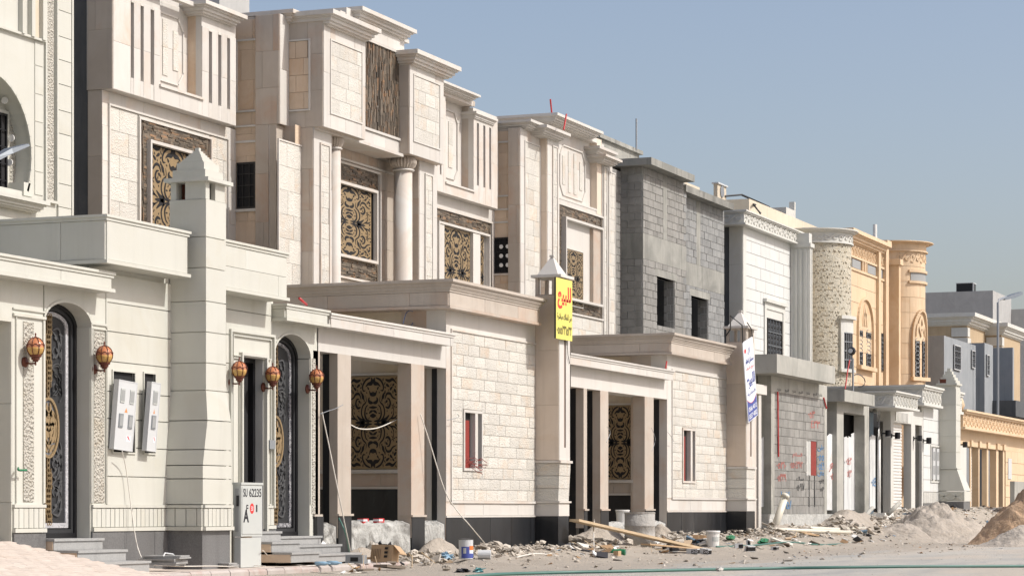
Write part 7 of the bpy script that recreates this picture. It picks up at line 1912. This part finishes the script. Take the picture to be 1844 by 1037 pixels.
# drum
x, y, g_ = GY(1152, 14.95); d = dep(x, y); r = 27.5 / F_ * d; h = 58 / F_ * d
dr = T('drum', 'rusty drum crusted with grey concrete standing before the garage', 'drum', (x, y, g_))
DRM = stone('concrete_crusted_steel', (.30, .29, .27), (.40, .385, .355), (.16, .145, .12), vs=3, acc=.05, accw=5, bump=.7, bs=16, rough=.95, bdist=.04)
dr.part('shell', MB().lathe((x, y, g_ - .05), [(r, 0), (r, h * .33), (r * 1.03, h * .345), (r, h * .36), (r, h * .66), (r * 1.03, h * .675), (r, h * .69), (r, h + .04), (r * .95, h + .04), (r * .95, h * .9)], 34), DRM, smooth=True)
dr.part('rim', MB().lathe((x, y, g_ - .05), [(r, h + .03), (r * 1.025, h + .04), (r * 1.02, h + .06), (r * .95, h + .05)], 34), DRM)
dr.part('fill', MB().lathe((x, y, g_ - .05), [(r * .95, h * .9), (r * .5, h * .93), (0, h * .91)], 20), CONC)
# plank leaning from the tower foot to the ground
P0 = Vector((X(1034, 15.35), 15.35, Z(1034, 936, 15.35))); e_ = GP(1262, 990); P1 = Vector((e_[0], e_[1], e_[2] + .02))
dv = (P1 - P0).normalized(); up = Vector((0, 0, 1)); sd_ = dv.cross(up).normalized(); un = sd_.cross(dv)
mb = MB(); q = [P0 + sd_ * a + un * b for a, b in ((-.12, -.022), (.12, -.022), (.12, .022), (-.12, .022))]; q2 = [P1 + sd_ * a + un * b for a, b in ((-.12, -.022), (.12, -.022), (.12, .022), (-.12, .022))]
mb.loft([q, q2]); solo('plank', mb, WOODM, 'long pale wooden plank sloping from the black marble foot down past the drum', 'plank', tuple(P1))
e2 = GP(1245, 993); mb = MB(); d2 = Vector((.98, -.2, 0)); p = Vector((e2[0] - 1.6, e2[1] + .35, e2[2] + .16)); p2 = Vector((e2[0] + .6, e2[1] - .1, e2[2] + .03)); dv = (p2 - p).normalized(); sd_ = dv.cross(up).normalized(); un = sd_.cross(dv)
mb.loft([[p + sd_ * a + un * b for a, b in ((-.1, -.012), (.1, -.012), (.1, .012), (-.1, .012))], [p2 + sd_ * a + un * b for a, b in ((-.1, -.012), (.1, -.012), (.1, .012), (-.1, .012))]])
solo('plank', mb, CARD, 'thin board lying half under the long sloping plank', 'plank', tuple(p2))
# big open carton
def carton(px, py, w, dp, h, rz, tilt, lab, flaps=True, mark=None):
    x, y, g = GP(px, py); R = Matrix.Translation((x, y, g)) @ Matrix.Rotation(rz, 4, 'Z') @ Matrix.Rotation(tilt, 4, 'Y'); t = .008
    th = T('cardboard_box', lab, 'box', (x, y, g))
    mb = MB().box(0, w, 0, t, 0, h).box(0, w, dp - t, dp, 0, h).box(0, t, t, dp - t, 0, h).box(w - t, w, t, dp - t, 0, h).box(t, w - t, t, dp - t, 0, t)
    mb.v = [tuple(R @ Vector(v)) for v in mb.v]; th.part('box_body', mb, CARD)
    if flaps:
        for i, (a, b, c, d_) in enumerate(((0, w, -dp * .35, 0), (w, w + .12, 0, dp))):
            mb = MB().add([(a, c, h - .12), (b, c, h - .12), (b, d_, h), (a, d_, h), (a, c, h - .127), (b, c, h - .127), (b, d_, h - .007), (a, d_, h - .007)], [(0, 1, 2, 3), (7, 6, 5, 4), (0, 4, 5, 1), (1, 5, 6, 2), (2, 6, 7, 3), (3, 7, 4, 0)]) if i == 0 else MB().box(w, w + .14, .02, dp * .6, h - .1, h - .093)
            mb.v = [tuple(R @ Vector(v)) for v in mb.v]; th.part('flap', mb, CARD)
    if mark:
        PP = type('Q', (), {'w': staticmethod(lambda u, o, z: tuple(R @ Vector((-o, u, z))))})
        text(th, PP, mark, dp * .05, dp * .95, h * .3, h * .7, .002, SBLK, bold=.01)
    return th
ct = carton(705, 1012, .16, .40, .26, -.22, .18, 'open brown carton with a flap hanging out among the rubble', True)
xx, yy, gg = GP(702, 1012)
for k in range(5):
    a = (xx - .005, yy + .06 + .05 * k, gg + .1)
mb = MB(); R = Matrix.Translation((xx, yy, gg)) @ Matrix.Rotation(-.22, 4, 'Z') @ Matrix.Rotation(.18, 4, 'Y')
for k in range(3): mb.box(-.003, -.0005, .06 + k * .0, .12, .07 + k * .06, .105 + k * .06)
for k in range(6): mb.box(-.003, -.0005, .19 + k * .03, .195 + k * .03, .05, .2)
mb.v = [tuple(R @ Vector(v)) for v in mb.v]; ct.part('printed_marks', mb, BLACKM)
# cement sack with dark plastic
def blob(name, px, py, sx, sy, sz, mat, lab, cat, seed, rough=.35, group=None, rot=0, lift=0):
    x, y, g = GP(px, py); mb = MB(); n, m = 16, 9
    for j in range(m + 1):
        ph = math.pi * j / m
        for i in range(n):
            a = 2 * math.pi * i / n; v = Vector((math.cos(a) * math.sin(ph), math.sin(a) * math.sin(ph), -math.cos(ph)))
            k = 1 + rough * noise.noise(v * 1.8 + Vector((seed, 0, 0))) * 1.6 + rough * .5 * noise.noise(v * 5 + Vector((seed, 3, 0)))
            u, w = v.x * sx * k, v.y * sy * k
            mb.v.append((x + u * math.cos(rot) - w * math.sin(rot), y + u * math.sin(rot) + w * math.cos(rot), g + lift + sz + v.z * sz * k))
    for j in range(m):
        for i in range(n): mb.f.append((j * n + i, j * n + (i + 1) % n, (j + 1) * n + (i + 1) % n, (j + 1) * n + i))
    return solo(name, mb, mat, lab, cat, (x, y, g), group, smooth=False)
blob('cement_sack', 672, 1002, .12, .1, .14, SACK, 'half-full tan cement sack slumped left of the black plastic', 'sack', 1)
blob('plastic_bag', 690, 998, .13, .1, .14, BLKPL, 'crumpled black plastic bag beside the cement sack', 'bag', 2, .8)
blob('plastic_bag', 706, 985, .07, .05, .05, BPLAST, 'small pale blue plastic scrap above the brown carton', 'bag', 3, .8, lift=.1)
blob('plastic_bag', 806, 1007, .10, .07, .05, BPLAST, 'crumpled pale blue plastic bag left of the blue paint can', 'bag', 4, .8)
blob('plastic_bag', 1600, 957, .17, .1, .06, BPLAST, 'crumpled blue plastic sheet in the dirt before the portal', 'bag', 5, .8)
blob('fabric_scrap', 862, 1030, .07, .06, .03, TEAL, 'small teal scrap lying on the road edge', 'scrap', 6, .9)
blob('fabric_scrap', 832, 1030, .10, .07, .025, BLKPL, 'dark rumpled scrap left of the teal one', 'scrap', 7, .9)
blob('field_stone', 804, 1027, .07, .06, .04, RUB, 'tan stone lying on the road left of the dark scrap', 'stone', 8)
blob('field_stone', 768, 1017, .07, .05, .05, RUB, 'rounded brown stone beside the carton', 'stone', 9)
blob('field_stone', 1295, 1028, .055, .05, .03, ROCKY, 'pale stone lying alone on the green hose', 'stone', 10)
blob('green_bottle', 1315, 972, .22, .08, .055, GPLAST, 'crushed green plastic bottle by the second marble tower foot', 'bottle', 11, .3)
blob('green_bottle', 1376, 978, .26, .1, .05, GPLAST, 'flattened green plastic at the foot of the grey block wall', 'bottle', 12, .6)
blob('plastic_bag', 1745, 968, .2, .12, .06, GPLAST, 'green plastic scrap in front of the grey sand spill', 'bag', 13, .7)
blob('plastic_bag', 790, 1012, .12, .05, .03, SIGNW, 'folded white paper sack right of the brown carton', 'bag', 14, .5)
th = T('green_bottle', 'green round bottle base at the road edge below the drum', 'bottle', GP(1126, 1003)); x, y, g_ = GP(1126, 1000)
mb = MB().tube([(x, y, g_ + .06), (x - .02, y + .22, g_ + .06), (x - .02, y + .3, g_ + .06)], .055, 14, [1, 1, .3]); th.part('body', mb, GPLAST); th.part('base_ring', MB().tube([(x, y - .006, g_ + .06), (x, y, g_ + .06)], .03, 12), HOSE)
carton(1113, 1001, .09, .1, .09, -.3, 0, 'small square cardboard block left of the green bottle', False)
# loose black and white floor-tile boxes by the bucket
for i, (px, py, w, dp, h, rz, lb) in enumerate(((1212, 993, .22, .12, .09, -.25, 'grey and black carton standing behind the plank end'), (1248, 997, .10, .22, .10, -.15, 'black and white printed box lying before the white bucket'), (1270, 997, .10, .20, .10, -.35, 'second black and white printed box, right beside the first'), (1262, 975, .4, .2, .06, .1, 'dark flat carton among rubble behind the bucket'), (1330, 987, .16, .16, .10, .4, 'small grey and black carton on the road past the bucket'), (1350, 992, .2, .1, .11, -.5, 'crushed black and white carton on the road'), (1348, 982, .07, .07, .12, .1, 'dark upright scrap of packaging on the road'), (1395, 990, .28, .12, .07, .1, 'flattened black and white carton farthest along the road'))):
    x, y, g_ = GP(px, py); R = Matrix.Translation((x, y, g_)) @ Matrix.Rotation(rz, 4, 'Z') @ Matrix.Rotation(.12 * (i % 3 - 1), 4, 'X')
    th = T('carton', lb, 'box', (x, y, g_), group='small black and white cartons strewn on the road')
    mb = MB().box(-w / 2, w / 2, -dp / 2, dp / 2, 0, h); mb.v = [tuple(R @ Vector(v)) for v in mb.v]; th.part('box_body', mb, STEEL)
    mb = MB().box(-w / 2 - .002, w / 2 + .002, -dp / 2 - .003, -dp / 2 + dp * .55, h * .1, h * .8); mb.v = [tuple(R @ Vector(v)) for v in mb.v]; th.part('black_print', mb, BLACKM)
    if i in (1, 2):
        PP = type('Q', (), {'w': staticmethod(lambda u, o, z, R=R, w=w: tuple(R @ Vector((-w / 2 - .003 - o, -u, z))))})
        text(th, PP, '20', -dp * .3 + .06, dp * .3 + .05, h * .25, h * .7, .001, SIGNW, bold=.01)
# stacked floor tiles
def tile_stack(px, py, w, dp, n, lab, rz=0, seed=1):
    x, y, g = GP(px, py) ; rg = random.Random(seed)
    th = T('tile_stack', lab, 'tiles', (x, y, g), group='stacked grey floor tiles on the pavement')
    me = MB().box(-w / 2, w / 2, -dp / 2, dp / 2, 0, .018).mesh('tile'); me.materials.append(GRAN2)
    for k in range(n): th.inst('tile', me, Matrix.Translation((x + rg.uniform(-.03, .03), y + rg.uniform(-.03, .03), g + k * .021)) @ Matrix.Rotation(rz + rg.uniform(-.1, .1), 4, 'Z'))
    return th
tile_stack(296, 1017, .35, .5, 6, 'taller stack of grey floor tiles at the foot of the tower', .1, 1)
tile_stack(402, 1018, .25, .35, 2, 'two thin grey tiles lying beside the cabinet', .0, 2)
GPt = lambda px, py: (X(px, 15.4), 15.4, Z(px, py, 15.4))
solo('silver_bracket', MB().tube([GPt(294, 1001), GPt(297, 995), GPt(311, 997), GPt(315, 1001)], .010), STEEL, 'bent silver bracket lying on the taller tile stack', 'bracket', (X(300, 15.6), 15.6, .14))
# metal boxes by the kerb end
for i, (px, py, w, dp, h, m, lb) in enumerate(((635, 1008, .22, .3, .06, STEEL, 'open white switch box leaning at the kerb end'), (641, 1024, .12, .28, .12, GALV, 'dented steel junction box in front of the switch box'), (655, 1022, .12, .16, .05, STEEL, 'flat steel lid lying beside the junction box'))):
    x, y, g_ = GP(px, py); R = Matrix.Translation((x, y, g_ + .01)) @ Matrix.Rotation(.2 * i - .3, 4, 'Z') @ Matrix.Rotation(.25 if i == 0 else .05, 4, 'Y')
    th = T('metal_box', lb, 'metal box', (x, y, g_)); mb = MB().box(-w / 2, w / 2, -dp / 2, dp / 2, 0, .01).box(-w / 2, -w / 2 + .01, -dp / 2, dp / 2, .01, h).box(w / 2 - .01, w / 2, -dp / 2, dp / 2, .01, h).box(-w / 2 + .01, w / 2 - .01, -dp / 2, -dp / 2 + .01, .01, h).box(-w / 2 + .01, w / 2 - .01, dp / 2 - .01, dp / 2, .01, h)
    mb.v = [tuple(R @ Vector(v)) for v in mb.v]; th.part('casing', mb, m)
    mb = MB().box(-w / 2 - .004, -w / 2 - .001, -dp / 4, dp / 5, h * .2, h * .7); mb.v = [tuple(R @ Vector(v)) for v in mb.v]; th.part('label_print', mb, BLACKM)
# plastic bottles
for px, py, lb in ((650, 1024, 'x'),): pass
for px, py, lb in ((567, 1024, 'clear crushed water bottle on the kerb'), (588, 1026, 'clear water bottle right of the crushed one on the kerb')):
    x, y, g_ = GP(px, py); solo('water_bottle', MB().tube([(x, y, g_ + .035), (x + .05, y - .13, g_ + .035), (x + .065, y - .17, g_ + .035), (x + .07, y - .2, g_ + .035)], .03, 10, [1, 1, .4, .35]), BPLAST, lb, 'bottle', (x, y, g_), smooth=True)
# red bricks of packaging on the plinth
for px, lb in ((654, 'small red and white pack on the plinth, left one'), (682, 'small red and white pack on the plinth, right one')):
    x = X(px, 16.15); z = z16(680, 938); th = T('small_pack', lb, 'pack', (x, 16.15, z)); th.part('box_body', MB().box(x - .1, x + .1, 16.1, 16.2, z - .03, z + .045), REDP); th.part('white_print', MB().box(x - .102, x + .04, 16.097, 16.2, z + .0, z + .03), SIGNW)
# PVC pipes and broken pipe stub
for i, (a, b, r, lb) in enumerate((((1396, 956), (1510, 963), .06, 'long cream pipe lying before the grey block wall'), ((1390, 960), (1530, 965), .045, 'thinner cream pipe lying in front of the other'), ((1470, 957), (1560, 955), .03, 'thin cream pipe end poking right towards the dirt heap'))):
    p, q = GP(*a), GP(*b); solo('plastic_pipe', MB().tube([(p[0], p[1], p[2] + r * 2), (q[0], q[1], max(q[2], p[2] - .1) + r * 2)], r, 12), PVC, lb, 'pipe', p, 'cream pipes on the ground', smooth=True)
xa = X(1398, 15.6); solo('pipe_stub', MB().tube([(xa, 15.7, gz(xa, 15.7)), (X(1414, 15.5), 15.5, Z(1414, 893, 15.5))], .085, 14).tube([(X(1413, 15.5), 15.505, Z(1413, 896, 15.5)), (X(1414, 15.5), 15.49, Z(1414, 891, 15.5))], .1, 14), PVC, 'fat cream pipe stub leaning on the grey block wall', 'pipe', (xa, 15.6, .2), smooth=True)
xa = X(1553, 15.5); solo('pipe_stub', MB().tube([(xa, 15.5, Z(1553, 934, 15.5)), (X(1571, 15.4), 15.4, Z(1571, 914, 15.4))], .055, 12), CONC, 'grey pipe stub leaning right below the corrugated sheets', 'pipe', (xa, 15.5, .4), smooth=True)
xa = X(1612, 15.2); solo('pipe_stub', MB().tube([(xa, 15.4, Z(1612, 925, 15.2)), (X(1620, 15.2), 15.2, Z(1620, 905, 15.2))], .06, 12), CONC, 'grey pipe stub leaning before the roller shutter', 'pipe', (xa, 15.3, .4), smooth=True)
# planks and boards among the mounds
for i, (px, py, L, rz, tl, m, lb) in enumerate(((1615, 955, .7, .3, .4, WOODM, 'splintered board leaning in the sand left of the broad mound'), (1640, 962, .9, -.1, .15, CONC, 'slab of broken board at the foot of the broad mound'), (1690, 955, .7, .5, .5, WOODM, 'tilted board in the centre of the sand mound foot'), (1455, 965, .7, -.3, .2, CARD, 'curled cardboard sheet across the cream pipes'), (1540, 945, .9, .2, .35, CONC, 'broken concrete slab half buried below the portal'), (1100, 970, .6, .4, .5, CARD, 'torn brown board in the rubble left of the drum'), (1062, 968, .5, .8, .8, CARD, 'orange-brown board leaning at the first marble tower foot'), (1215, 985, .5, .2, .3, WOODM, 'short plank offcut right of the drum'))):
    x, y, g_ = GP(px, py); R = Matrix.Translation((x, y, g_ + .04)) @ Matrix.Rotation(rz, 4, 'Z') @ Matrix.Rotation(tl, 4, 'X') @ Matrix.Rotation(tl * .4, 4, 'Y')
    mb = MB(); mb.prism([(-L / 2, -.12, 0), (L / 2, -.1, 0), (L / 2 - .05, .1, 0), (0, .14, 0), (-L / 2 + .04, .1, 0)], (0, 0, .03)); mb.v = [tuple(R @ Vector(v)) for v in mb.v]
    solo('broken_board', mb, m, lb, 'board', (x, y, g_))

# ------------------------------------------------------------------ cables, hoses, wires
def cable(name, pts, r, mat, lab, cat='cable', n=5):
    c = catmull([Vector(p) for p in pts], 8) if len(pts) > 2 else [Vector(p) for p in pts]
    return solo(name, MB().tube(c, r, n), mat, lab, cat, tuple(c[-1]), smooth=True)
def gpt(px, py, h=.01): x, y, g = GP(px, py); return (x, y, g + h)
def wpt(px, py, y=15.93): return (X(px, y), y, Z(px, py, y))
cable('cable', [wpt(220, 812, 15.85), wpt(228, 850), wpt(238, 925, 15.9), (X(248, 15.8), 15.8, Z(248, 985, 15.8)), gpt(265, 1014), gpt(310, 1020), gpt(390, 1020), gpt(430, 1022)], .007, WIREW, 'white cable hanging from the wide meter box down to the pavement')
cable('cable', [gpt(400, 1000), gpt(440, 1018), gpt(478, 1020)], .006, WIREW, 'white cable sagging behind the tile pair to the cabinet')
cable('cable', [wpt(473, 990, 15.3), gpt(500, 1010), gpt(540, 1018), gpt(560, 1022), gpt(640, 1020)], .006, WIREW, 'white cable running from the cabinet along the kerb')
cable('cable', [gpt(520, 1012), gpt(555, 1016), gpt(575, 1022), gpt(600, 1014), gpt(640, 1012)], .006, WIREB, 'black cable looping along the kerb by the steps')
cable('cable', [gpt(540, 1020), gpt(560, 1030), gpt(600, 1033), gpt(660, 1031)], .006, WIREW, 'loose white cable on the road below the kerb')
cable('cable', [wpt(580, 742, 15.95), wpt(592, 800, 15.9), wpt(612, 900, 15.8), gpt(635, 996)], .009, WIREW, 'taut white cable from the left garage pier down to the ground')
cable('wire', [wpt(577, 745), wpt(590, 740), wpt(605, 735), wpt(618, 728)], .006, GALV, 'bent wire sticking out of the left garage pier', 'wire')
cable('cable', [wpt(757, 745, 15.95), wpt(775, 800, 15.85), wpt(800, 880, 15.7), wpt(820, 915, 15.6), wpt(850, 950, 15.4), gpt(890, 992)], .009, WIREW, 'white cable slung from the right garage pier past the marble base')
cable('cable', [wpt(632, 765, 16.4), wpt(650, 772, 16.4), wpt(680, 770, 16.4), wpt(715, 755, 16.3)], .010, WIREW, 'white hose looped across the garage before the gold screen')
cable('cable', [wpt(1070, 935, 15.2), wpt(1069, 960, 15.1), gpt(1070, 998)], .012, WIREW, 'white cord hanging over the sloping plank')
cable('cable', [wpt(610, 932, 15.6), wpt(622, 960, 15.5), gpt(632, 990)], .012, HOSE, 'green hose draped over the left garage plinth')
cable('cable', [gpt(930, 1004), gpt(960, 998), gpt(990, 998), gpt(1010, 990), gpt(1024, 983)], .012, WIREW, 'thick white cable snaking on the rubble before the rock-faced wall')
cable('wire', [wpt(806, 756, 15.9), wpt(816, 754, 15.88), wpt(826, 750, 15.85), wpt(824, 745, 15.85)], .005, GALV, 'hooked wire sticking out at the edge of the rock-faced wall', 'wire')
cable('wire', [wpt(1202, 777, 15.9), wpt(1208, 785, 15.85), wpt(1214, 795, 15.9)], .005, GALV, 'hooked wire at the edge of the second rock-faced wall', 'wire')
cable('wire', [wpt(1173, 770, 15.9), wpt(1180, 790, 15.88), wpt(1174, 812, 15.9)], .005, GALV, 'thin wire hanging on the garage pier behind the drum', 'wire')
cable('wire', [wpt(1093, 768, 15.9), wpt(1099, 778, 15.88), wpt(1092, 796, 15.9)], .005, GALV, 'thin wire hanging on the pier left of the gold screen in the second garage', 'wire')
cable('blue_rope', [(X(726, 16.6), 16.6, Z(726, 583, 16.6)), (X(732, 16.6), 16.6, Z(732, 563, 16.6)), (X(742, 16.6), 16.6, Z(742, 560, 16.6)), (X(747, 16.6), 16.6, Z(747, 570, 16.6)), (X(741, 16.6), 16.6, Z(741, 586, 16.6))], .008, plain('blue_rope', (.12, .17, .30), .6), 'loop of blue rope standing up on the gate canopy', 'rope')
solo('red_rod', MB().tube([(X(539, 16.4), 16.4, Z(539, 537, 16.4)), (X(552, 16.4), 16.4, Z(552, 549, 16.4))], .02, 8), REDP, 'red rod lying on the gate canopy below the second parapet', 'rod', (X(545, 16.4), 16.4, 3), smooth=True)
xh = X(1207, 15.8); solo('red_rod', MB().tube([(xh, 15.9, Z(1207, 663, 15.8)), (X(1209, 15.8), 15.9, Z(1209, 650, 15.8))], .015, 6), REDP, 'short red rod poking up behind the second gate canopy', 'rod', (xh, 15.9, 3))
for (a, b, yy, lb) in (((994, 200), (991, 179), 21.4, 'leaning red rod on the roof of the narrow pink villa'), ((1015, 226), (1020, 206), 20.6, 'short red rod crossing the cornice of the narrow pink villa')):
    solo('red_rod', MB().tube([(X(a[0], yy), yy, Z(a[0], a[1] + 8, yy)), (X(b[0], yy), yy, Z(b[0], b[1], yy))], .022, 6), REDP, lb, 'rod', (X(a[0], yy), yy, 9))
# the green garden hose across the road
hp = [gpt(840, 1041), gpt(900, 1036), gpt(1000, 1033), gpt(1100, 1031), gpt(1200, 1029), gpt(1290, 1027), gpt(1400, 1025), gpt(1500, 1023.5), gpt(1620, 1022), gpt(1740, 1021.5), gpt(1860, 1021)]
cable('garden_hose', [(x, y, z + .01) for x, y, z in hp], .022, HOSE, 'long green hose lying across the dusty road', 'hose', 8)
cable('garden_hose', [gpt(1290, 985), gpt(1350, 983), gpt(1420, 977), gpt(1480, 981), gpt(1540, 977)], .02, HOSE, 'second green hose near the strewn cartons', 'hose', 6)
# small green pen-like tube on the pier
cable('tap', [wpt(33, 842, 15.95), wpt(34, 846, 15.9), wpt(48, 846, 15.9)], .014, GPLAST, 'small green tap on the pier left of the first arched door', 'tap')

# ------------------------------------------------------------------ street lamps and flood light
LAMPM = plain('grey_lamp_casting', (.16, .18, .20), .5, .3)
yl = 12.5
sl_ = T('street_lamp', 'grey street lamp head reaching in at the left edge', 'street lamp', (X(-60, yl), yl, 0))
hx0, hx1 = X(-12, yl), X(38, yl); za, zb = Z(-12, 288, yl), Z(38, 262, yl)
c = [Vector((hx0, yl, za)), Vector((hx0 + (hx1 - hx0) * .45, yl - .02, za + (zb - za) * .55)), Vector((hx1, yl - .05, zb))]
sl_.part('head', MB().loft([[(p.x, p.y - w_, p.z - h_), (p.x, p.y + w_, p.z - h_), (p.x, p.y + w_ * .7, p.z + h_), (p.x, p.y - w_ * .7, p.z + h_)] for p, w_, h_ in ((c[0], .03, .02), (c[1], .06, .022), (c[2], .045, .01))]), LAMPM)
sl_.part('lens', MB().loft([[(p.x, p.y - w_, p.z - h_), (p.x, p.y + w_, p.z - h_), (p.x, p.y + w_, p.z - h_ + .01), (p.x, p.y - w_, p.z - h_ + .01)] for p, w_, h_ in ((c[1], .045, .034), (c[2], .035, .02))]), CABS)
sl_.part('arm', MB().tube([c[0], (hx0 - .8, yl, za - .25), (hx0 - 1.2, yl, za - .5)], .03, 8), GALV); sl_.part('pole', MB().tube([(hx0 - 1.2, yl, -.05), (hx0 - 1.2, yl, za - .4)], .06, 10), GALV)
yl = 19.0; l2 = T('street_lamp', 'grey street lamp curving over the ochre villa at the right', 'street lamp', (X(1797, yl), yl, .8))
xp = X(1797, yl); l2.part('pole', MB().tube([(xp, yl, .7), (xp, yl, Z(1797, 545, yl)), (X(1799, yl), yl, Z(1799, 540, yl)), (X(1812, yl), yl, Z(1812, 535, yl))], .05, 8), GALV)
p0, p1 = Vector((X(1808, yl), yl, Z(1808, 538, yl))), Vector((X(1838, yl), yl, Z(1838, 528, yl)))
l2.part('head', MB().loft([[(p.x, p.y - w_, p.z - h_), (p.x, p.y + w_, p.z - h_), (p.x, p.y + w_ * .7, p.z + h_), (p.x, p.y - w_ * .7, p.z + h_)] for p, w_, h_ in ((p0, .06, .05), ((p0 + p1) / 2, .14, .08), (p1, .1, .06))]), LAMPM)
yf = 17.5; fl = T('flood_light', 'black round flood light on a thin post above the unfinished gate', 'flood light', (X(1536, yf), yf, 3))
xf = X(1536, yf); fl.part('post', MB().tube([(xf, yf, 3.2), (xf, yf, Z(1536, 645, yf))], .03, 6), GALV)
fl.part('head', MB().lathe((X(1532, yf), yf - .02, Z(1532, 632, yf)), [(.02, -.12), (.10, -.1), (.13, .0), (.12, .05), (0, .05)], 16, axis='x'), BLACKM)
fl.part('lens', MB().lathe((X(1532, yf) - .125, yf - .02, Z(1532, 632, yf)), [(.0, -.01), (.07, -.01), (.07, 0), (0, 0)], 12, axis='x'), STEEL)
fl.part('red_lead', MB().tube([(X(1522, yf), yf, Z(1522, 700, yf)), (X(1526, yf), yf, Z(1526, 670, yf)), (X(1530, yf), yf, Z(1530, 648, yf))], .02, 5), REDP)
loop = [(X(1546 + 12 * math.cos(t), yf), yf, Z(1546, 685 + 11 * math.sin(t), yf)) for t in [i * math.pi / 6 - 2.6 for i in range(9)]]
fl.part('black_lead', MB().tube(loop, .016, 5), BLACKM)
# rooftop air conditioner and dish on the white villa
ya_ = 24.0; xa = X(1292, ya_); za0, za1 = Z(1292, 359, ya_), Z(1292, 331, ya_)
wt = T('air_conditioner', 'beige outdoor air conditioner on the roof of the white villa', 'air conditioner', (xa, ya_, za0))
wt.part('housing', MB().box(xa - .0, xa + 1.0, ya_, Y(1285, xa), za0 - .3, za1), BEIGEST); wt.part('cap', MB().box(xa - .05, xa + 1.05, ya_ - .05, Y(1285, xa) + .05, za1, za1 + .05), STEEL)
wt.part('fan_grille', MB().lathe((X(1298, ya_) + .1, ya_ - .02, (za0 + za1) / 2 + .05), [(.0, -.01), (.2, -.01), (.2, .01), (0, .01)], 16, axis='y'), GALV)
wt.part('pipe_loop', MB().tube([(X(1305, ya_), ya_, za0 + .2), (X(1320, ya_), ya_ - .3, za0 + .35), (X(1345, ya_), ya_ - .8, za0 + .1), (X(1362, 22), 22.1, Z(1362, 368, 22)), (X(1370, 21.9), 21.9, Z(1370, 385, 21.9))], .035, 6), WIREB)
xz = X(1432, 23); solo('roof_vent', MB().box(xz - 1.2, xz - .1, 23, 23.8, 9, Z(1432, 380, 23)).box(xz - .1, xz + .05, 23, 23.2, 9, Z(1432, 364, 23)), WHITE, 'white roof vent block with upright pipe on the white villa', 'vent', (xz, 23.4, 9))
xq = X(1838, 15.5); solo('concrete_plinth', MB().box(X(1827, 14.5), X(1827, 14.5) + 3, 14.5, 14.65, .3, Z(1827, 866, 14.5)), CONC, 'plain grey concrete block before the sand yellow wall at the right edge', 'block', (X(1830, 14.5) + 1, 15, .3))
yrk = 26.0; solo('roof_room', MB().box(X(395, yrk), X(449, yrk), yrk, 30, 9, Z(449, 6, yrk) + 1.0), GREYST, 'blue-grey roof room rising behind the left slatted wing', 'roof room', (X(420, yrk), 28, 9.5))
for px, py, yy, r_ in ((768, 86, 21.5, .11), (775, 88, 21.5, .14)):
    yy = yE + .05; x = X(px, yy); mb = MB(); stone_at(mb, x, yy, zGt + .05, r_, .5); solo('roof_rubble', mb, RUB, {768: 'grey mortar lump on the roof edge above the right box', 775: 'larger mortar lump on the roof edge above the right box', 1055: 'pale lump on the cornice of the narrow pink villa', 1075: 'smaller lump at the right end of that cornice'}[px], 'rubble', (x, yy, zGt))
print('objects', len(bpy.data.objects))
